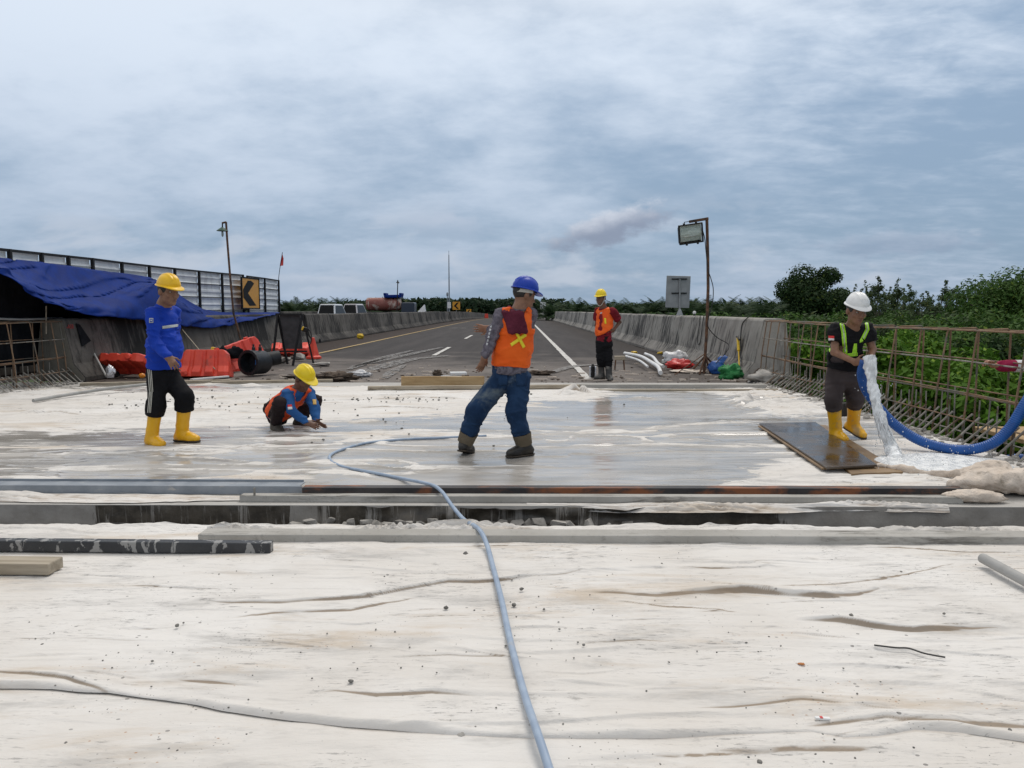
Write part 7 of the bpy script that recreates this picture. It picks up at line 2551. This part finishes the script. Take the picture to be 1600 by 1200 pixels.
for k, dr in (('A', (.30, .93, -.26)), ('B', (-.86, -.42, -.02))):
    a_ = p3.J['an' + k]
    kn = p3.J['kn' + k]
    ax_ = (kn - a_).normalized()
    boot(p3.root, a_, dr, a_ + ax_ * .10, m_bootd, (.055, .062), L=.155, wr=.003)
    c0, c1 = a_ + ax_ * .012, a_ + ax_ * .115
    ang = [2 * math.pi * i / 24 for i in range(24)]
    u_, v_ = ax_.cross(Vector((1, 0, 0))).normalized(), None
    v_ = ax_.cross(u_)
    vs, fs = [], []
    for rI, (t_, rr2) in enumerate(((0, .076), (.5, .081), (1, .088), (1, .078), (0, .062))):
        for i, an_ in enumerate(ang):
            w_ = 1 + .03 * math.sin(5 * an_ + t_ * 3)
            vs.append(c0.lerp(c1, t_ + .03 * math.sin(3 * an_)) + (u_ * math.cos(an_) + v_ * math.sin(an_)) * rr2 * w_)
    for rI in range(4):
        for i in range(24):
            fs.append((rI * 24 + i, rI * 24 + (i + 1) % 24, (rI + 1) * 24 + (i + 1) % 24, (rI + 1) * 24 + i))
    obj('boot_cuff', MB().add(vs, fs), m_cuff, p3.root, smooth=2)
h3 = helmet(p3.root, p3.J['head'] + p3.hu * .012, p3.hf, p3.hr, p3.hu, m_hat_b, band=True)
bv = tree_of(vevf)
m_yt = pm('yellow_tape', (.78, .62, .01), (.82, .68, .02), rough=.5, bump=0)
patch('yellow_cross', bv, [(797, 537), (799.5, 541.5), (823, 525), (821, 520)], 4, 16, m_yt, p3.root, .006)
patch('yellow_cross', bv, [(804, 519), (808, 517), (821, 541.5), (817, 544.5)], 4, 16, m_yt, p3.root, .009)
m_towel = fabric('maroon_towel', (.080, .012, .026), (.125, .022, .042), bump=.8)
J = p3.J
def towel(S):
    a = at(806, 482, Y - .06)
    tA, tB = at(787, 488, Y - .10), at(816, 489, Y - .12)
    bA, bB = at(796, 519, Y - .155), at(821, 518, Y - .155)
    for t_ in (0, .2, .4, .6, .8, 1):
        S.cone(tA.lerp(tB, t_), bA.lerp(bB, t_), .016, .018 + .006 * ((int(t_ * 5)) % 2), .012)
    S.cone(at(785, 487, Y - .02), at(790, 489, Y - .11), .022, .020, .02)
    S.cone(at(796, 482, Y + .02), at(804, 489, Y - .12), .026, .018, .03)
    S.cone(at(808, 483, Y + .02), at(812, 490, Y - .12), .022, .018, .03)
    S.cone(at(783, 489, Y + .02), at(808, 483, Y + .03), .022, .024, .02)
sdf_part('towel', towel, [at(783, 484, Y), at(820, 520, Y - .15), at(800, 480, Y + .05)], .12, .007, m_towel, p3.root, 1, .004, (26, 26, 8), 5)
bs = tree_of(shvf)
m_print = pm('white_print', (.45, .45, .46), (.55, .55, .56), rough=.8, bump=0)
for i in range(6):
    f_ = i / 6
    x_, y_ = 766.5 - 7.5 * f_, 508 + 33 * f_
    patch('sleeve_print', bs, [(x_, y_), (x_ + 2.4, y_ + .6), (x_ + 1.4, y_ + 4.2), (x_ - 1.0, y_ + 3.6)], 3, 4, m_print, p3.root)
btr = tree_of(trvf)
m_jeand = fabric('dark_jean_seam', (.008, .02, .05), (.012, .03, .07))
patch('back_pocket', btr, [(806, 583), (823, 583), (822, 603), (807, 603)], 9, 9, m_jean, p3.root, .004)
patch('back_pocket', btr, [(778, 584), (793, 583), (793, 602), (779, 603)], 9, 9, m_jean, p3.root, .004)
patch('seat_seam', btr, [(796.5, 578), (797.6, 578), (790.6, 610), (789.6, 610)], 3, 12, m_jeand, p3.root, .003)

# ---------------------------------------------------------------- man with the white helmet and the blue hose
Y = 7.62
J5 = dict(head=at(1338, 485, Y - .16), neck=at(1334, 508, Y - .07), chest=at(1330, 528, Y - .02), waist=at(1322, 556, Y + .03), pel=at(1318, 576, Y + .08), shA=at(1306, 514, Y - .03), shB=at(1354, 514, Y - .03), elA=at(1304, 550, Y - .10), elB=at(1363, 546, Y - .06),
          wrA=at(1336, 566, Y - .30), wrB=at(1360, 564, Y - .24), tipA=at(1354, 566, Y - .42), tipB=at(1346, 571, Y - .40), thA=(0, -.3, 1), thB=(0, -.2, 1), curlA=(.7, 0, 0), curlB=(.7, 0, 0),
          hipA=at(1307, 588, Y + .10), hipB=at(1330, 588, Y + .10), knA=at(1302, 624, Y + .06), knB=at(1336, 623, Y + .14), anA=at(1306, 674, Y + .16), anB=at(1333, 662, Y + .34))
p5 = Person('man in white helmet and black shirt pouring water from the blue hose', J5, (.25, -.95, 0), (.10, -.95, -.27), h=.0085, hs=1.04)
m_blk = fabric('black_polo', (.005, .005, .006), (.010, .010, .012))
rs5 = (.125, .122, .122)
hem = at(1316, 577, Y + .05)
sh, shvf = p5.shirt(m_blk, rs5, hem, (-.1, .1, -1), .62, (.072, .06, .05), .010, 1.36, neck_cut=.02)
m_grt = fabric('brown_grey_trousers', (.050, .040, .040), (.075, .060, .060), c3=(.12, .10, .09), s3=3, lo3=.6, hi3=.8)
tr, trvf = p5.trousers(m_grt, (.100, .086), (.084, .084), .126, .27, .006, 1.25, wf=(6, 6, 9))
boot(p5.root, J5['anA'], (.16, -.98, -.02), tp(p5, 'A', .12), m_boot_y, (.060, .080), L=.165)
boot(p5.root, J5['anB'], (.34, -.84, -.30), tp(p5, 'B', .14), m_boot_y, (.060, .080), L=.165)
helmet(p5.root, p5.J['head'] + p5.hu * .02, p5.hf, p5.hr, p5.hu, m_hat_w, vis=.03)
bv = tree_of(shvf)
m_neon = pm('neon_tape', (.36, .74, .02), (.44, .80, .04), rough=.5, bump=0)
m_silv = pm('silver_stripe', (.50, .54, .44), (.56, .60, .50), rough=.35, bump=0)
for q_ in ([(1310.5, 498.5), (1317, 496.5), (1322, 520), (1315, 521)], [(1315, 521), (1322, 520), (1324, 553), (1317, 554)], [(1350, 497), (1356, 500), (1358.5, 515), (1352.5, 514)], [(1352.5, 514), (1358.5, 515), (1351, 531), (1346, 527)], [(1346, 527), (1349, 533), (1343.5, 536), (1343.5, 531.5)],
           [(1334.5, 537), (1339, 537), (1339, 552), (1331, 553)], [(1317, 553), (1340, 551), (1340, 556), (1318, 558)], [(1294, 538), (1296.5, 539), (1298, 550), (1295.5, 550)]):
    patch('reflective_brace', bv, q_, 6, 14, m_neon, p5.root, .005)
for q_ in ([(1313.2, 498), (1314.8, 497.5), (1319.3, 520), (1317.7, 520.4)], [(1317.7, 520.4), (1319.3, 520), (1321.3, 550), (1319.7, 550.5)], [(1352.8, 499), (1354, 499.5), (1356, 514), (1354.8, 514)], [(1354.8, 514), (1356, 514.4), (1349.6, 529), (1348.6, 528)]):
    patch('silver_stripe', bv, q_, 3, 14, m_silv, p5.root, .009)
m_flagr = pm('flag_red', (.60, .02, .02), (.65, .03, .03), rough=.7, bump=0)
m_flagw = pm('flag_white', (.62, .62, .62), (.68, .68, .68), rough=.7, bump=0)
patch('flag_badge', bv, [(1294.5, 524.5), (1303.5, 525), (1303.5, 529), (1294.5, 528.5)], 7, 4, m_flagr, p5.root, .005)
patch('flag_badge', bv, [(1294.5, 528.5), (1303.5, 529), (1303.5, 532.5), (1294.5, 532)], 7, 4, m_flagw, p5.root, .005)

# ---------------------------------------------------------------- crouching man
J2 = dict(head=at(474, 592, 8.34), neck=at(466, 608, 8.40), chest=at(459, 619, 8.44), waist=at(442, 634, 8.52), pel=at(432, 648, 8.58), shA=at(449, 615, 8.30), shB=at(482, 613, 8.52), elA=at(456, 641, 8.12), elB=at(492, 638, 8.34), wrA=at(478, 660, 8.10), wrB=at(494, 657, 8.24),
          tipA=at(504, 669, 8.10), tipB=at(508, 668, 8.18), thA=(.2, .6, .6), thB=(.2, -.7, .5), curlA=(.15, 0, 0), curlB=(.15, 0, 0), hipA=at(430, 653, 8.46), hipB=at(438, 652, 8.66), knA=at(438, 630, 8.16), knB=at(493, 626, 8.74), anA=at(431, 663, 8.36), anB=at(468, 656, 8.74))
p2 = Person('crouching man in yellow helmet, blue shirt and orange vest with both hands on the slab', J2, (.75, -.65, .1), (.74, -.46, -.48), h=.0095, skin=m_skin_d, hs=1.02)
m_b2 = fabric('faded_blue_shirt', (.020, .085, .245), (.030, .115, .310))
rs2 = (.110, .105, .108)
sh, shvf = p2.shirt(m_b2, rs2, at(431, 650, 8.58), (-.6, .4, -.7), 1.6, (.066, .056, .044), .010, 1.30, neck_cut=.02)
m_ov = fabric('orange_mesh_vest', (.70, .080, .020), (.78, .115, .035), rough=.7, sheen=0)
def open_front(S):
    c0, c1 = p2.J['neck'] + p2.fw * .16 - p2.up * .02, p2.J['waist'] + p2.fw * .22 + p2.up * .06
    S.cone(c0, c1, .075, .035, 0, None, 1, True)
ve, vevf = p2.vest(m_ov, rs2, at(433, 648, 8.56), (-.65, .4, -.6), 1.30, .015, neck=.082, front_open=open_front)
m_bk2 = fabric('dark_brown_trousers', (.014, .009, .010), (.026, .016, .017))
p2.trousers(m_bk2, (.080, .076), (.074, .058), .100, .92, .010, 1.2)
boot(p2.root, J2['anA'], (.60, -.78, -.08), J2['anA'] + Vector((0, -.02, .10)), m_mud, (.050, .054), L=.15, h=.009)
boot(p2.root, J2['anB'], (.88, -.42, -.02), J2['anB'] + Vector((.02, -.01, .08)), m_mud, (.050, .054), L=.15, h=.009)
helmet(p2.root, p2.J['head'] + p2.hu * .012, p2.hf, p2.hr, p2.hu, m_hat_y2, vis=.055)
bs = tree_of(shvf)
patch('flag_badge', bs, [(449, 632.5), (456, 632), (456.5, 635.5), (449.5, 636)], 7, 4, m_flagr, p2.root, .006)
patch('flag_badge', bs, [(449.5, 636), (456.5, 635.5), (457, 639.5), (450, 640)], 7, 4, m_flagw, p2.root, .006)
patch('sleeve_badge', bs, [(488, 624), (494, 624), (494.5, 632), (489, 632)], 6, 6, pm('gold_badge', (.50, .30, .06), (.58, .38, .1), bump=0), p2.root, .006)

# ---------------------------------------------------------------- man far back in maroon
Y = 14.62
J4 = dict(head=at(939, 465.5, Y - .05), neck=at(942.5, 479, Y), chest=at(945, 497, Y), waist=at(944, 516, Y), pel=at(943.5, 531, Y), shA=at(934.5, 486, Y + .11), shB=at(957, 486.5, Y - .12), elA=at(932, 508, Y + .14), elB=at(968, 503, Y + .10), wrA=at(935, 525, Y + .12), wrB=at(958, 517, Y - .06),
          tipA=at(936, 537, Y + .1), tipB=at(949, 520, Y - .14), thA=(-.3, -.9, 0), thB=(0, -.4, .9), curlB=(.2, 0, 0), hipA=at(938.5, 537, Y), hipB=at(949, 537, Y), knA=at(939, 561, Y - .03), knB=at(950.5, 562, Y - .03), anA=at(940, 585.5, Y + .04), anB=at(951.5, 587.5, Y - .06))
p4 = Person('man in maroon shirt with a hand on his hip beside the tool heap', J4, (-.66, -.75, 0), (-.50, -.86, -.06), h=.011, skin=m_skin_d, hs=1.05)
m_mar = fabric('maroon_shirt', (.150, .008, .016), (.21, .014, .026))
rs4 = (.130, .118, .118)
sh, shvf = p4.shirt(m_mar, rs4, at(943, 534, Y), (0, 0, -1), .72, (.078, .06, .05), .010, 1.30, neck_cut=.03)
def open4(S):
    c0, c1 = p4.J['neck'] + p4.fw * .18, p4.J['waist'] + p4.fw * .2 + p4.up * .02
    S.cone(c0, c1, .105, .085, 0, None, 1, True)
    S.cut(p4.J['waist'] - p4.up * .05, (.6, 0, -1), .3, p4.J['waist'] - p4.up * .2 + Vector((.2, 0, 0)))
m_ov4 = fabric('bright_orange_vest', (.80, .10, .012), (.86, .14, .02), rough=.6, sheen=0)
ve, vevf = p4.vest(m_ov4, rs4, at(943, 523, Y), (.2, 0, -1), 1.30, .02, neck=.09, front_open=open4)
patch('reflective_band', tree_of(vevf), [(943.8, 497), (947, 497), (947.5, 506), (944.8, 506)], 4, 6, m_yt, p4.root, .008)
patch('chest_print', tree_of(shvf), [(935.5, 487.5), (942, 487), (942, 490), (936, 490.5)], 6, 4, m_print, p4.root, .008)
p4.trousers(m_blackt, (.100, .088), (.080, .070), .128, .45, .010, 1.25)
m_rub = pm('muddy_rubber', (.030, .030, .029), (.075, .072, .068), s=7, rough=.55, bump=.1, c3=(.18, .165, .15), s3=7, lo3=.55, hi3=.7)
boot(p4.root, J4['anA'], (-.75, -.6, 0), tp(p4, 'A', .30), m_rub, (.058, .072), L=.16, h=.011)
boot(p4.root, J4['anB'], (.15, -.98, 0), tp(p4, 'B', .30), m_rub, (.060, .076), L=.16, h=.011)
helmet(p4.root, p4.J['head'] + p4.hu * .012, p4.hf, p4.hr, p4.hu, m_hat_y2)
strap_chin(p4.root, p4.J['head'], p4.hf, p4.hr, p4.hu, m_strap)

# ---------------------------------------------------------------- person at the right edge whose arm reaches the cage
Y = 7.95
J6 = dict(head=at(1712, 470, Y), neck=at(1712, 496, Y), chest=at(1712, 525, Y), waist=at(1712, 560, Y), pel=at(1712, 592, Y), shA=at(1684, 508, Y - .05), shB=at(1740, 508, Y + .05), elA=at(1634, 573, Y - .02), elB=at(1752, 560, Y), wrA=at(1552, 571, Y - .04), wrB=at(1750, 600, Y - .05),
          tipA=at(1534, 561, Y - .05), tipB=at(1750, 628, Y - .05), thA=(-.4, -.6, .6), thB=(-1, 0, 0), curlA=(.85, 0, 0), hipA=at(1698, 598, Y), hipB=at(1726, 598, Y), knA=at(1698, 640, Y), knB=at(1726, 640, Y), anA=at(1698, 678, Y), anB=at(1726, 678, Y))
p6 = Person('person in wine red sleeve with white band gripping the rebar at the right edge', J6, (-.9, -.3, 0), (-.9, -.3, -.1), h=.0085, hs=1.0, skin=m_skin_l)
m_mar6 = fabric('wine_red_shirt', (.24, .010, .045), (.31, .018, .065))
p6.shirt(m_mar6, (.125, .115, .118), at(1712, 600, Y), (0, 0, -1), 1.84, (.064, .060, .056), .008, 1.3)
a_, b_ = p6.J['elA'].lerp(p6.J['wrA'], .46), p6.J['elA'].lerp(p6.J['wrA'], .60)
obj('sleeve_band', MB().tube([a_, a_.lerp(b_, .5), b_], .0640, 18), m_flagw, p6.root, smooth=2)
p6.trousers(m_grt, (.10, .085), (.075, .07), .125, .93, .010, 1.25)
for k in 'AB':
    boot(p6.root, J6['an' + k], (-.9, -.3, 0), J6['an' + k] + Vector((0, 0, .1)), m_bootd, (.055, .058), L=.16)
helmet(p6.root, p6.J['head'] + p6.hu * .012, p6.hf, p6.hr, p6.hu, m_hat_y2)
zf = min(J6['anA'].z, J6['anB'].z) - .09
tag(obj('scaffold_plank', MB().box((6.1, 7.95, zf - .025), (1.3, 2.2, .05)), m_tan, bev=.006), 'scaffold plank outside the cage under the person at the right edge', 'plank')
